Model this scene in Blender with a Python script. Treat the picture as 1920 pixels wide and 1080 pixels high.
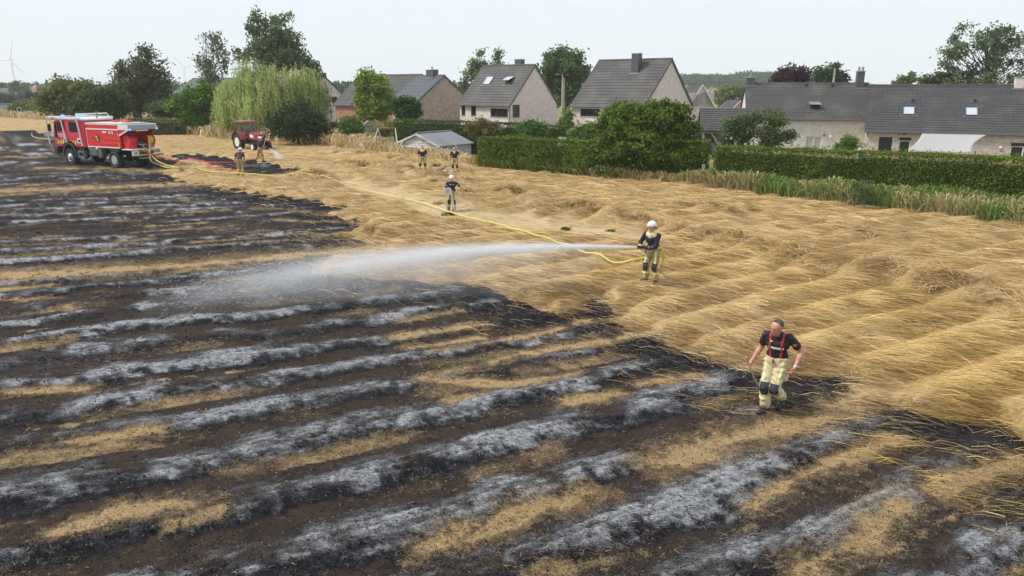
import bpy, math, random
import numpy as np
from math import radians, sin, cos, pi, atan2, hypot, sqrt
from mathutils import Vector, Matrix
random.seed(7)
RNG = np.random.default_rng(7)
SC = bpy.context.scene
for _o in list(bpy.data.objects):
    bpy.data.objects.remove(_o)
COL = SC.collection

# ------------------------------------------------------------------ camera
CAM_H, PITCH, FPX = 5.5, math.atan((540 - 162) / 1371.0), 1371.0
_c = bpy.data.cameras.new('camera')
CAM = bpy.data.objects.new('camera', _c)
COL.objects.link(CAM)
CAM.location = (0, 0, CAM_H)
CAM.rotation_euler = (pi / 2 - PITCH, 0, 0)
_c.sensor_width = 36.0
_c.lens = 36.0 * FPX / 1920.0
_c.clip_start, _c.clip_end = 0.1, 9000
SC.camera = CAM

# ------------------------------------------------------------------ world, sun, exposure
SUN_EL, SUN_AZ = radians(50), radians(-94)      # azimuth from +Y, negative = to the left
W = bpy.data.worlds.new('World')
SC.world = W
W.use_nodes = True
_n, _l = W.node_tree.nodes, W.node_tree.links
_n.clear()
_sky = _n.new('ShaderNodeTexSky')
_sky.sky_type = 'NISHITA'
_sky.sun_disc = False
_sky.sun_elevation = SUN_EL
_sky.sun_rotation = SUN_AZ
_sky.dust_density = 6.0
_sky.air_density = 1.0
_b1 = _n.new('ShaderNodeBackground'); _b1.inputs[1].default_value = 0.10
_b2 = _n.new('ShaderNodeBackground')            # the thin bright overcast in front of the blue
_b2.inputs[0].default_value = (0.79, 0.865, 0.965, 1); _b2.inputs[1].default_value = 1.0
_mx = _n.new('ShaderNodeMixShader'); _mx.inputs[0].default_value = 0.86
_wo = _n.new('ShaderNodeOutputWorld')
_l.new(_sky.outputs[0], _b1.inputs[0])
_l.new(_b1.outputs[0], _mx.inputs[1]); _l.new(_b2.outputs[0], _mx.inputs[2])
_l.new(_mx.outputs[0], _wo.inputs[0])
_sl = bpy.data.lights.new('sun', 'SUN')
_sl.energy = 3.1
_sl.angle = radians(9)
_sl.color = (1.0, 0.95, 0.87)
SUN = bpy.data.objects.new('sun', _sl)
COL.objects.link(SUN)
_sd = Vector((sin(SUN_AZ) * cos(SUN_EL), cos(SUN_AZ) * cos(SUN_EL), sin(SUN_EL)))
SUN.rotation_euler = _sd.to_track_quat('Z', 'Y').to_euler()
SC.view_settings.view_transform = 'Standard'
SC.view_settings.look = 'None'
SC.view_settings.exposure = 0.28
SC.view_settings.gamma = 1.0
SC.view_settings.use_curve_mapping = False
SC.render.engine = 'CYCLES'
SC.cycles.use_denoising = True
SC.cycles.max_bounces = 6
SC.cycles.transparent_max_bounces = 8
SC.cycles.volume_bounces = 3

# ------------------------------------------------------------------ picture-to-place helpers (ground plane and depth)
_cp, _sp = cos(PITCH), sin(PITCH)
def ray(u, v):
    x, y = (u - 960) / FPX, (540 - v) / FPX
    return (x, _cp + y * _sp, -_sp + y * _cp)
def G(u, v, z=0.0):
    d = ray(u, v); t = (CAM_H - z) / -d[2]
    return np.array([d[0] * t, d[1] * t])
def A(u, v, Y):
    d = ray(u, v); t = Y / d[1]
    return np.array([d[0] * t, Y, CAM_H + d[2] * t])
def px_of(x, y, z):
    cy, cz = y * _cp - (z - CAM_H) * _sp, y * _sp + (z - CAM_H) * _cp
    return 960 + FPX * x / cy, 540 - FPX * cz / cy

# ------------------------------------------------------------------ noise (numpy, value noise)
def _hash(ix, iy, s):
    n = (ix * 374761393 + iy * 668265263 + s * 1442695041) & 0xFFFFFFFF
    n = ((n ^ (n >> 13)) * 1274126177) & 0xFFFFFFFF
    return ((n ^ (n >> 16)) & 0xFFFF) / 65535.0
def vnoise(x, y, s=0):
    x = np.asarray(x, float); y = np.asarray(y, float)
    fx, fy = np.floor(x), np.floor(y)
    ix, iy = fx.astype(np.int64), fy.astype(np.int64)
    tx, ty = x - fx, y - fy
    tx = tx * tx * (3 - 2 * tx); ty = ty * ty * (3 - 2 * ty)
    a = _hash(ix, iy, s); b = _hash(ix + 1, iy, s); c = _hash(ix, iy + 1, s); d = _hash(ix + 1, iy + 1, s)
    return (a * (1 - tx) + b * tx) * (1 - ty) + (c * (1 - tx) + d * tx) * ty
def fbm(x, y, s=0, octv=4, gain=0.5):
    t, a, m = 0.0, 1.0, 0.0
    for i in range(octv):
        t = t + a * vnoise(x * 2 ** i + 17.3 * i, y * 2 ** i - 9.1 * i, s + i); m += a; a *= gain
    return t / m
def sstep(a, b, x):
    t = np.clip((x - a) / (b - a), 0, 1)
    return t * t * (3 - 2 * t)
def seg_dist(x, y, pts):
    d = np.full(np.shape(x), 1e9)
    for (ax, ay), (bx, by) in zip(pts[:-1], pts[1:]):
        vx, vy = bx - ax, by - ay
        t = np.clip(((x - ax) * vx + (y - ay) * vy) / (vx * vx + vy * vy + 1e-9), 0, 1)
        d = np.minimum(d, np.hypot(x - ax - t * vx, y - ay - t * vy))
    return d
def poly_sd(x, y, pts):
    """signed distance, positive inside"""
    pts = list(pts)
    d = seg_dist(x, y, pts + [pts[0]])
    ins = np.zeros(np.shape(x), bool)
    for (ax, ay), (bx, by) in zip(pts, pts[1:] + [pts[0]]):
        c = ((ay > y) != (by > y)) & (x < (bx - ax) * (y - ay) / (by - ay + 1e-12) + ax)
        ins ^= c
    return np.where(ins, d, -d)

# ------------------------------------------------------------------ materials
def lin(h):
    h = h.lstrip('#')
    c = [int(h[i:i + 2], 16) / 255 for i in (0, 2, 4)]
    return tuple((v / 12.92 if v <= 0.04045 else ((v + 0.055) / 1.055) ** 2.4) for v in c)
def shade(c, f):
    return tuple(min(1, v * f) for v in c)
def new_mat(name):
    m = bpy.data.materials.new(name); m.use_nodes = True
    nt = m.node_tree
    return m, nt, nt.nodes, nt.links, nt.nodes['Principled BSDF']
def mat(name, col, rough=0.6, var=0.18, scale=6.0, metal=0.0, bump=0.0, bscale=40.0, dirt=None, dirt_amt=0.0, spec=0.5, coat=0.0, trans=0.0):
    """a plain surface with a little unevenness of tone, roughness and relief"""
    m, nt, N, L, b = new_mat(name)
    b.inputs['Metallic'].default_value = metal
    b.inputs['Roughness'].default_value = rough
    b.inputs['Specular IOR Level'].default_value = spec
    b.inputs['Coat Weight'].default_value = coat
    b.inputs['Transmission Weight'].default_value = trans
    tc = N.new('ShaderNodeTexCoord')
    nz = N.new('ShaderNodeTexNoise'); nz.inputs['Scale'].default_value = scale; nz.inputs['Detail'].default_value = 5
    L.new(tc.outputs['Object'], nz.inputs['Vector'])
    mx = N.new('ShaderNodeMix'); mx.data_type = 'RGBA'
    mx.inputs[6].default_value = (*shade(col, 1 - var), 1); mx.inputs[7].default_value = (*shade(col, 1 + var), 1)
    L.new(nz.outputs['Fac'], mx.inputs[0])
    out = mx.outputs[2]
    if dirt is not None:
        n2 = N.new('ShaderNodeTexNoise'); n2.inputs['Scale'].default_value = scale * 0.45; n2.inputs['Detail'].default_value = 8
        L.new(tc.outputs['Object'], n2.inputs['Vector'])
        mr = N.new('ShaderNodeMapRange'); mr.inputs[1].default_value = 0.48; mr.inputs[2].default_value = 0.72
        mr.inputs[4].default_value = dirt_amt
        L.new(n2.outputs['Fac'], mr.inputs[0])
        m2 = N.new('ShaderNodeMix'); m2.data_type = 'RGBA'; m2.inputs[7].default_value = (*dirt, 1)
        L.new(mr.outputs[0], m2.inputs[0]); L.new(out, m2.inputs[6]); out = m2.outputs[2]
    L.new(out, b.inputs['Base Color'])
    if bump > 0:
        n3 = N.new('ShaderNodeTexNoise'); n3.inputs['Scale'].default_value = bscale; n3.inputs['Detail'].default_value = 4
        L.new(tc.outputs['Object'], n3.inputs['Vector'])
        bp = N.new('ShaderNodeBump'); bp.inputs['Strength'].default_value = bump; bp.inputs['Distance'].default_value = 0.02
        L.new(n3.outputs['Fac'], bp.inputs['Height']); L.new(bp.outputs[0], b.inputs['Normal'])
    return m
def leaf_mat(name, rough=0.55, trans=0.35, spec=0.25):
    """thin leaves, straw or grass: colour per face from the attribute 'tint', light passes through"""
    m, nt, N, L, b = new_mat(name)
    at = N.new('ShaderNodeAttribute'); at.attribute_name = 'tint'
    b.inputs['Roughness'].default_value = rough; b.inputs['Specular IOR Level'].default_value = spec
    L.new(at.outputs['Color'], b.inputs['Base Color'])
    if trans > 0:
        t = N.new('ShaderNodeBsdfTranslucent'); L.new(at.outputs['Color'], t.inputs[0])
        mx = N.new('ShaderNodeMixShader'); mx.inputs[0].default_value = trans
        L.new(b.outputs[0], mx.inputs[1]); L.new(t.outputs[0], mx.inputs[2])
        L.new(mx.outputs[0], N['Material Output'].inputs[0])
    return m

# ------------------------------------------------------------------ mesh helpers
def link(name, data, parent=None):
    o = bpy.data.objects.new(name, data); COL.objects.link(o)
    if parent is not None: o.parent = parent
    return o
def np_mesh(name, V, F, material=None, parent=None, tint=None, smooth=False, link_it=True):
    """V (n,3); F (m,k) all faces the same size; tint (n,3) per vertex"""
    me = bpy.data.meshes.new(name)
    V = np.ascontiguousarray(V, np.float32); F = np.ascontiguousarray(F, np.int32)
    k = F.shape[1]
    me.vertices.add(len(V)); me.vertices.foreach_set('co', V.ravel())
    me.loops.add(F.size); me.loops.foreach_set('vertex_index', F.ravel())
    me.polygons.add(len(F)); me.polygons.foreach_set('loop_start', np.arange(len(F), dtype=np.int32) * k)
    try: me.polygons.foreach_set('loop_total', np.full(len(F), k, np.int32))
    except Exception: pass
    me.update(calc_edges=True)
    if smooth: me.polygons.foreach_set('use_smooth', np.ones(len(F), bool))
    if tint is not None:
        a = me.color_attributes.new('tint', 'FLOAT_COLOR', 'POINT')
        c = np.ones((len(V), 4), np.float32); c[:, :3] = tint
        a.data.foreach_set('color', c.ravel())
    if material is not None: me.materials.append(material)
    return link(name, me, parent) if link_it else me
class MB:
    """collects simple solids into one mesh"""
    def __init__(s): s.v, s.f = [], []
    def add(s, v, f):
        o = len(s.v); s.v += [tuple(p) for p in v]; s.f += [tuple(i + o for i in q) for q in f]; return s
    def box(s, c, d, rz=0.0, M=None):
        x, y, z = d[0] / 2, d[1] / 2, d[2] / 2
        P = [Vector((a * x, b * y, e * z)) for e in (-1, 1) for b in (-1, 1) for a in (-1, 1)]
        R = M if M is not None else Matrix.Rotation(rz, 3, 'Z')
        P = [R @ p + Vector(c) for p in P]
        return s.add(P, [(0, 2, 3, 1), (4, 5, 7, 6), (0, 1, 5, 4), (2, 6, 7, 3), (0, 4, 6, 2), (1, 3, 7, 5)])
    def cyl(s, a, b, r, r2=None, n=12, cap=True):
        a, b = Vector(a), Vector(b); r2 = r if r2 is None else r2
        q = (b - a).to_track_quat('Z', 'Y').to_matrix()
        V = [a + q @ Vector((r * cos(2 * pi * i / n), r * sin(2 * pi * i / n), 0)) for i in range(n)]
        V += [b + q @ Vector((r2 * cos(2 * pi * i / n), r2 * sin(2 * pi * i / n), 0)) for i in range(n)]
        F = [(i, (i + 1) % n, n + (i + 1) % n, n + i) for i in range(n)]
        if cap: F += [tuple(range(n - 1, -1, -1)), tuple(range(n, 2 * n))]
        return s.add(V, F)
    def tube(s, pts, r, n=8, cap=True):
        pts = [Vector(p) for p in pts]
        R = r if isinstance(r, (list, tuple)) else [r] * len(pts)
        V, F = [], []
        for i, p in enumerate(pts):
            d = (pts[min(i + 1, len(pts) - 1)] - pts[max(i - 1, 0)]).normalized()
            up = Vector((0, 0, 1)) if abs(d.z) < 0.9 else Vector((1, 0, 0))
            x = d.cross(up).normalized(); y = x.cross(d)
            V += [p + (x * cos(2 * pi * k / n) + y * sin(2 * pi * k / n)) * R[i] for k in range(n)]
        for i in range(len(pts) - 1):
            for k in range(n):
                F.append((i * n + k, i * n + (k + 1) % n, (i + 1) * n + (k + 1) % n, (i + 1) * n + k))
        if cap: F += [tuple(range(n - 1, -1, -1)), tuple(range((len(pts) - 1) * n, len(pts) * n))]
        return s.add(V, F)
    def prism(s, poly, lo, hi, ax='y'):
        """poly in the two other axes, extruded along ax from lo to hi"""
        def P(p, t):
            return {'x': (t, p[0], p[1]), 'y': (p[0], t, p[1]), 'z': (p[0], p[1], t)}[ax]
        n = len(poly)
        V = [P(p, lo) for p in poly] + [P(p, hi) for p in poly]
        F = [(i, (i + 1) % n, n + (i + 1) % n, n + i) for i in range(n)] + [tuple(range(n - 1, -1, -1)), tuple(range(n, 2 * n))]
        return s.add(V, F)
    def lathe(s, prof, c, axis, n=20):
        """prof: (radius, height) pairs about axis through c"""
        q = Vector(axis).to_track_quat('Z', 'Y').to_matrix(); c = Vector(c)
        V, F = [], []
        for r, h in prof:
            V += [c + q @ Vector((r * cos(2 * pi * k / n), r * sin(2 * pi * k / n), h)) for k in range(n)]
        for i in range(len(prof) - 1):
            for k in range(n):
                F.append((i * n + k, i * n + (k + 1) % n, (i + 1) * n + (k + 1) % n, (i + 1) * n + k))
        F += [tuple(range(n - 1, -1, -1)), tuple(range((len(prof) - 1) * n, len(prof) * n))]
        return s.add(V, F)
    def ball(s, c, r, nu=12, nv=8):
        r = (r, r, r) if not isinstance(r, (tuple, list)) else r
        V = [(c[0], c[1], c[2] - r[2])]
        for j in range(1, nv):
            t = pi * j / nv
            V += [(c[0] + r[0] * sin(t) * cos(2 * pi * i / nu), c[1] + r[1] * sin(t) * sin(2 * pi * i / nu), c[2] - r[2] * cos(t)) for i in range(nu)]
        V.append((c[0], c[1], c[2] + r[2]))
        F = [(0, 1 + (i + 1) % nu, 1 + i) for i in range(nu)]
        for j in range(nv - 2):
            o = 1 + j * nu
            F += [(o + i, o + (i + 1) % nu, o + nu + (i + 1) % nu, o + nu + i) for i in range(nu)]
        o = 1 + (nv - 2) * nu
        F += [(o + i, o + (i + 1) % nu, len(V) - 1) for i in range(nu)]
        return s.add(V, F)
    def mesh(s, name, material):
        me = bpy.data.meshes.new(name); me.from_pydata([tuple(p) for p in s.v], [], s.f)
        import bmesh
        bm = bmesh.new(); bm.from_mesh(me); bmesh.ops.recalc_face_normals(bm, faces=bm.faces); bm.to_mesh(me); bm.free()
        if material is not None: me.materials.append(material)
        return me
    def build(s, name, material, parent=None, bevel=0.0, smooth=False, label=None):
        me = s.mesh(name, material)
        o = link(name, me, parent)
        if smooth:
            me.polygons.foreach_set('use_smooth', np.ones(len(me.polygons), bool))
            try: me.set_sharp_from_angle(angle=radians(40))
            except Exception: pass
        if bevel > 0:
            m = o.modifiers.new('bevel', 'BEVEL'); m.width = bevel; m.segments = 2; m.limit_method = 'ANGLE'; m.angle_limit = radians(35)
        if label: o['label'] = label
        return o
def tag(o, label=None, cat=None, group=None, kind=None):
    if label: o['label'] = label
    if cat: o['category'] = cat
    if group: o['group'] = group
    if kind: o['kind'] = kind
    return o
def empty(name, loc, rz=0.0, label=None, cat=None, group=None):
    o = bpy.data.objects.new(name, None); COL.objects.link(o)
    o.location = loc; o.rotation_euler = (0, 0, rz); o.empty_display_size = 0.3
    return tag(o, label, cat, group)
def children(o):
    return [c for c in COL.objects if c.parent == o]
def copy_tree(o, kids=None):
    c = o.copy(); COL.objects.link(c)
    for k in children(o):
        q = copy_tree(k); q.parent = c
    return c
def text_part(name, body, size, loc, rot, material, parent, thick=0.004):
    cu = bpy.data.curves.new(name, 'FONT'); cu.body = body; cu.size = size; cu.extrude = thick; cu.align_x = 'CENTER'; cu.align_y = 'CENTER'
    t = bpy.data.objects.new(name, cu); COL.objects.link(t)
    dg = bpy.context.evaluated_depsgraph_get()
    me = bpy.data.meshes.new_from_object(t.evaluated_get(dg))
    bpy.data.objects.remove(t); bpy.data.curves.remove(cu)
    me.materials.clear(); me.materials.append(material)
    o = link(name, me, parent); o.location = loc; o.rotation_euler = rot
    return o
# ================================================================== THE FIELD
def Gl(pts): return [tuple(G(u, v)) for u, v in pts]
BURN = Gl([(-700, 246), (0, 246), (110, 250), (215, 262), (290, 285), (330, 306), (300, 326), (345, 340), (430, 352), (470, 366),
           (520, 372), (590, 380), (650, 393), (612, 402), (672, 420), (690, 433), (640, 442), (700, 462), (690, 480), (625, 495), (585, 510),
           (640, 516), (720, 522), (800, 528), (880, 538), (950, 556), (995, 574), (1052, 590), (1088, 572), (1120, 556), (1150, 590), (1165, 612), (1215, 630), (1245, 645), (1310, 664),
           (1345, 676), (1420, 696), (1500, 706), (1560, 708), (1632, 722), (1602, 746), (1668, 752), (1705, 776), (1760, 790), (1815, 796), (1850, 800), (1925, 850), (2080, 930), (2300, 1060)])
BURN += [(14.0, 4.0), (14.0, -6.0), (-120.0, -6.0), (-260.0, 60.0)]
BLOB = Gl([(318, 287), (360, 290), (430, 299), (520, 309), (557, 321), (522, 331), (470, 332), (430, 322), (380, 306), (335, 302)])
TAN = [  # long strips of unburnt stubble: pixels along each, width in metres, strength
    ([(-200, 530), (0, 521), (300, 505), (547, 483), (693, 469)], 1.0, 1.0), ([(-50, 362), (90, 357), (270, 350), (400, 345), (500, 338)], 1.5, .9),
    ([(-100, 580), (0, 567), (73, 562)], .35, .8), ([(-100, 556), (0, 547), (91, 538)], .35, .8),
    ([(900, 690), (964, 669), (1075, 653), (1190, 630)], .38, 1.), ([(790, 716), (953, 725), (1086, 704)], .33, 1.), ([(800, 712), (900, 690)], .42, 1.),
    ([(1070, 759), (1171, 743)], .33, .9), ([(1187, 727), (1314, 706)], .30, .8), ([(900, 1009), (980, 972), (1112, 929)], .40, 1.),
    ([(1235, 876), (1341, 839), (1426, 812), (1537, 791), (1620, 752)], .55, 1.), ([(1389, 961), (1458, 919), (1564, 871), (1670, 828)], .34, .95),
    ([(1500, 1073), (1617, 1020), (1697, 945), (1771, 919), (1904, 871)], .40, 1.), ([(1000, 1090), (1065, 1073), (1219, 1040)], .30, .6),
    ([(14, 741), (160, 734)], .30, .9), ([(89, 844), (234, 820), (300, 809)], .30, .9), ([(117, 1003), (234, 966), (356, 947)], .36, .9),
    ([(337, 989), (408, 970)], .25, .7), ([(750, 633), (890, 614)], .28, 1.), ([(773, 656), (900, 638)], .30, .95), ([(792, 712), (890, 689)], .30, .9),
    ([(844, 757), (905, 745)], .25, .8), ([(797, 1036), (890, 989)], .35, .9), ([(747, 606), (869, 587)], .3, .7), ([(742, 639), (906, 613)], .3, .8),
    ([(812, 665), (986, 637), (1103, 606)], .34, .9), ([(0, 485), (182, 472), (350, 465), (547, 454), (693, 449)], .5, .45), ([(500, 392), (620, 405), (700, 410)], .6, .5),
    ([(73, 316), (219, 319), (328, 325), (383, 328)], 1.1, .75), ([(520, 415), (600, 418), (720, 422)], .5, .7), ([(560, 440), (640, 445), (760, 440)], .5, .7),
    ([(600, 500), (700, 490), (820, 495)], .6, .6)]
TAN = [(Gl(p), w * (.62 if w < .6 else .80), s * .95) for p, w, s in TAN]
WINDROW = [  # heaps of raked straw: pixels along each, half width, height
    ([(540, 348), (580, 345), (640, 352)], 1.1, .55), ([(600, 312), (680, 318), (760, 330), (830, 345)], 1.0, .34), ([(930, 372), (1000, 385), (1080, 403), (1170, 425)], .95, .42),
    ([(1170, 425), (1250, 440), (1370, 470), (1460, 495)], .8, .34), ([(1480, 505), (1600, 528), (1690, 540), (1800, 566), (1960, 612)], .75, .42),
    ([(600, 415), (640, 420)], .5, .28), ([(640, 440), (700, 445)], .55, .22), ([(820, 385), (880, 372)], .5, .2), ([(1300, 395), (1500, 428), (1700, 470)], .7, .16),
    ([(640, 292), (740, 300), (860, 325)], .8, .2), ([(350, 330), (362, 329)], .45, .25), ([(1750, 560), (1880, 600), (2000, 650)], .6, .3)]
WINDROW = [(Gl(p), w, h) for p, w, h in WINDROW]
PALE = [(Gl([(640, 345), (800, 388), (900, 415), (1000, 428), (1180, 448)]), 1.3), (Gl([(720, 360), (850, 398), (960, 412), (1120, 440)]), 1.1)]
FIELD_EDGE = [(48.0, 6.0), (30.0, 19.5)] + Gl([(1920, 434), (1700, 405), (1500, 382), (1315, 352), (1100, 330), (905, 312), (820, 292), (700, 282), (600, 270), (420, 258), (300, 240), (100, 226), (0, 220), (-600, 214)])
FIELD = FIELD_EDGE + [(-900.0, 100.0), (-300.0, -40.0), (60.0, -40.0)]

def row_y(x):
    xl = np.clip(x, -16, 0)
    return 0.585 * np.maximum(x, 0) + 0.585 * xl + 0.0088 * xl * xl + 0.30 * np.minimum(x + 16, 0)
def row_phase(x, y):
    w = (fbm(x * .12, y * .12, 31, 2) - .5) * 1.3 + (fbm(x * .6, y * .6, 5, 2) - .5) * .25
    r = (y - row_y(x)) * 0.865 + w
    return r / 1.42
def row_dir(x):
    return np.arctan(np.where(x > 0, .585, np.where(x > -16, .585 + .0176 * np.clip(x, -16, 0), .30)))
def field_state(x, y):
    """burn (0..1 with soft edge), ash, tan, char, pale, heap height, inside-field at ground points"""
    ph = row_phase(x, y); f = ph - np.floor(ph); row = np.floor(ph)
    al = np.cos(row_dir(x)) * x + np.sin(row_dir(x)) * y            # distance along the row
    n1 = fbm(x * .9, y * .9, 41, 3); n2 = fbm(x * .28, y * .28, 47, 3)
    sd = np.maximum(poly_sd(x, y, BURN), poly_sd(x, y, BLOB))
    dist = np.hypot(x, y)
    e = (n1 - .5) * 1.2 + (fbm(x * 3.2, y * 3.2, 51, 2) - .5) * .5
    sd = sd + e * np.clip(dist / 22, .45, 1.8)
    burn = sstep(-.12, .2, sd)
    heap = np.zeros(np.shape(x))
    for p, w, h in WINDROW:
        d = seg_dist(x, y, p)
        heap = np.maximum(heap, h * np.exp(-(d / w) ** 2) * (.15 + 2.4 * np.maximum(np.minimum(fbm(x * 1.0, y * 1.0, 61, 4, .6), .62) - .22, 0)))
    pale = np.zeros(np.shape(x))
    for p, w in PALE: pale = np.maximum(pale, sstep(w * 1.3, w * .3, seg_dist(x, y, p) + (n1 - .5) * 1.6))
    heap = heap * (1 - .85 * pale)
    tan = np.zeros(np.shape(x))
    for p, w, s in TAN:
        d = seg_dist(x, y, p) + (fbm(x * 1.8, y * 1.8, 71, 4, .65) - .5) * .62 * (.7 + w)
        tan = np.maximum(tan, np.maximum(s * sstep(w * 1.1, w * .05, d), .40 * s * sstep(w * 2.8, w * .4, d)))
    ra = vnoise(row, al * .10, 83); rb = fbm(row * 1.7 + 9, al * .45, 85, 2); rc = fbm(al * 1.1, ph * 2.6, 87, 4, .6); rd = fbm(x * 4.5, y * 4.5, 89, 4, .7)
    g = f + (fbm(x * .8, y * .8, 93, 3) - .5) * .36 + (rd - .5) * .30
    wid = .62 + .26 * (rb - .5)
    prof = sstep(.16, .52, g) * (1 - sstep(wid - .05, wid + .45, g))
    gate = sstep(.30, .66, .40 * ra + .34 * fbm(al * .22, row * 3.1, 99, 2) + .34 * fbm(x * .55, y * .55, 95, 3))
    ash = prof * (.24 + .80 * gate) * sstep(.16, .70, rc) * np.clip(.02 + 1.7 * rd, 0, 1.3)
    ash = ash + .50 * sstep(.48, .78, rc) * sstep(.3, .7, rd) * sstep(.35, .65, n2)
    far = np.clip((dist - 16) / 20, 0, 1)
    ash = ash + .30 * sstep(.42, .70, fbm(x * .7, y * .7, 103, 4, .6)) * sstep(.35, .7, rd) * (.4 + .6 * prof)
    ash = np.clip(ash * (1.0 - .10 * far) * sstep(.2, 2.2, sd + 1.2 * (ra - .5)), 0, 1)
    gap = 1 - sstep(.26, .42, g) + sstep(.95, 1.08, g)
    tan2 = gap * sstep(.60, .80, .5 * rb + .55 * vnoise(row + 40, al * .22, 91)) * (.2 + .6 * rd)
    tan = np.clip(np.maximum(tan, tan2 * sstep(.5, 2., sd)) * (.50 + .85 * rd), 0, 1)
    tan = np.maximum(tan, .34 * sstep(.58, .74, fbm(x * .5, y * .5, 97, 3)) * (1 - prof))
    char_shade = np.clip(sstep(.10, .26, g) * (1 - sstep(.36, .56, g)) * (.25 + 1.1 * ra) * (.5 + rd) + 1.1 * (1 - sstep(.15, .055 * dist + 1.0, sd + 1.0 * (n1 - .5))), 0, 1)  # charcoal along the burn edge; the strip on each ridge's near side also paints shade
    drill = .5 + .5 * np.cos(2 * pi * ph * 7.0 + 2.0 * (n1 - .5))
    drill_w = np.exp(-(dist / 17) ** 2)
    ash = ash * (1 - .9 * tan) * (1 - .42 * drill_w * (1 - drill))
    return dict(ph=ph, f=f, sd=sd, burn=burn, ash=ash, tan=tan, char_shade=char_shade, pale=pale, heap=heap, al=al, row=row, n1=n1, n2=n2, drill=drill * drill_w)
def ground_z(x, y, s=None):
    x = np.asarray(x, float); y = np.asarray(y, float)
    s = s or field_state(x, y)
    dist = np.hypot(x, y)
    near = np.exp(-(dist / 60) ** 2)
    inf = sstep(-2.2, .5, poly_sd(x, y, FIELD))
    band = .5 - .5 * np.cos(2 * pi * (s['f'] - .12))
    straw = (.10 + .25 * band * near * (1 - s['pale']) + (.05 + .05 * (s['heap'] > .05)) * (s['n1'] - .3) + .055 * fbm(x * 2.4, y * 2.4, 111, 2)) * (1 - .75 * s['pale']) + s['heap']
    b2 = np.where(s['f'] < .45, sstep(.22, .45, s['f']), 1 - sstep(.5, 1.05, s['f']))
    burnt = .085 * b2 * (.8 + .25 * s['ash']) * (1 - .8 * s['tan']) + .022 * s['drill'] + .035 * s['n1'] + .05 * (fbm(x * 4.5, y * 4.5, 113, 3) - .3) * .7 + .03 * (vnoise(x * 17, y * 17, 115) - .5)
    z = straw * (1 - sstep(-.75, .1, s['sd'])) + np.maximum(burnt, .05) * sstep(-.75, .1, s['sd']) * (.35 + .65 * s['burn'])
    dip = .95 * np.exp(-((x + 4) / 9) ** 2 - ((y - 66) / 7.5) ** 2)
    z = z * inf + (1 - inf) * (.1 + .25 * (s['n2'] - .5)) - dip * (1 - inf)
    hill = 9 * np.exp(-((x - 200) / 260) ** 2 - ((y - 800) / 260) ** 2) + 5 * np.exp(-((x + 420) / 260) ** 2 - ((y - 900) / 280) ** 2)
    return z * np.clip((1500 - dist) / 1300, 0, 1) + hill

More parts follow.
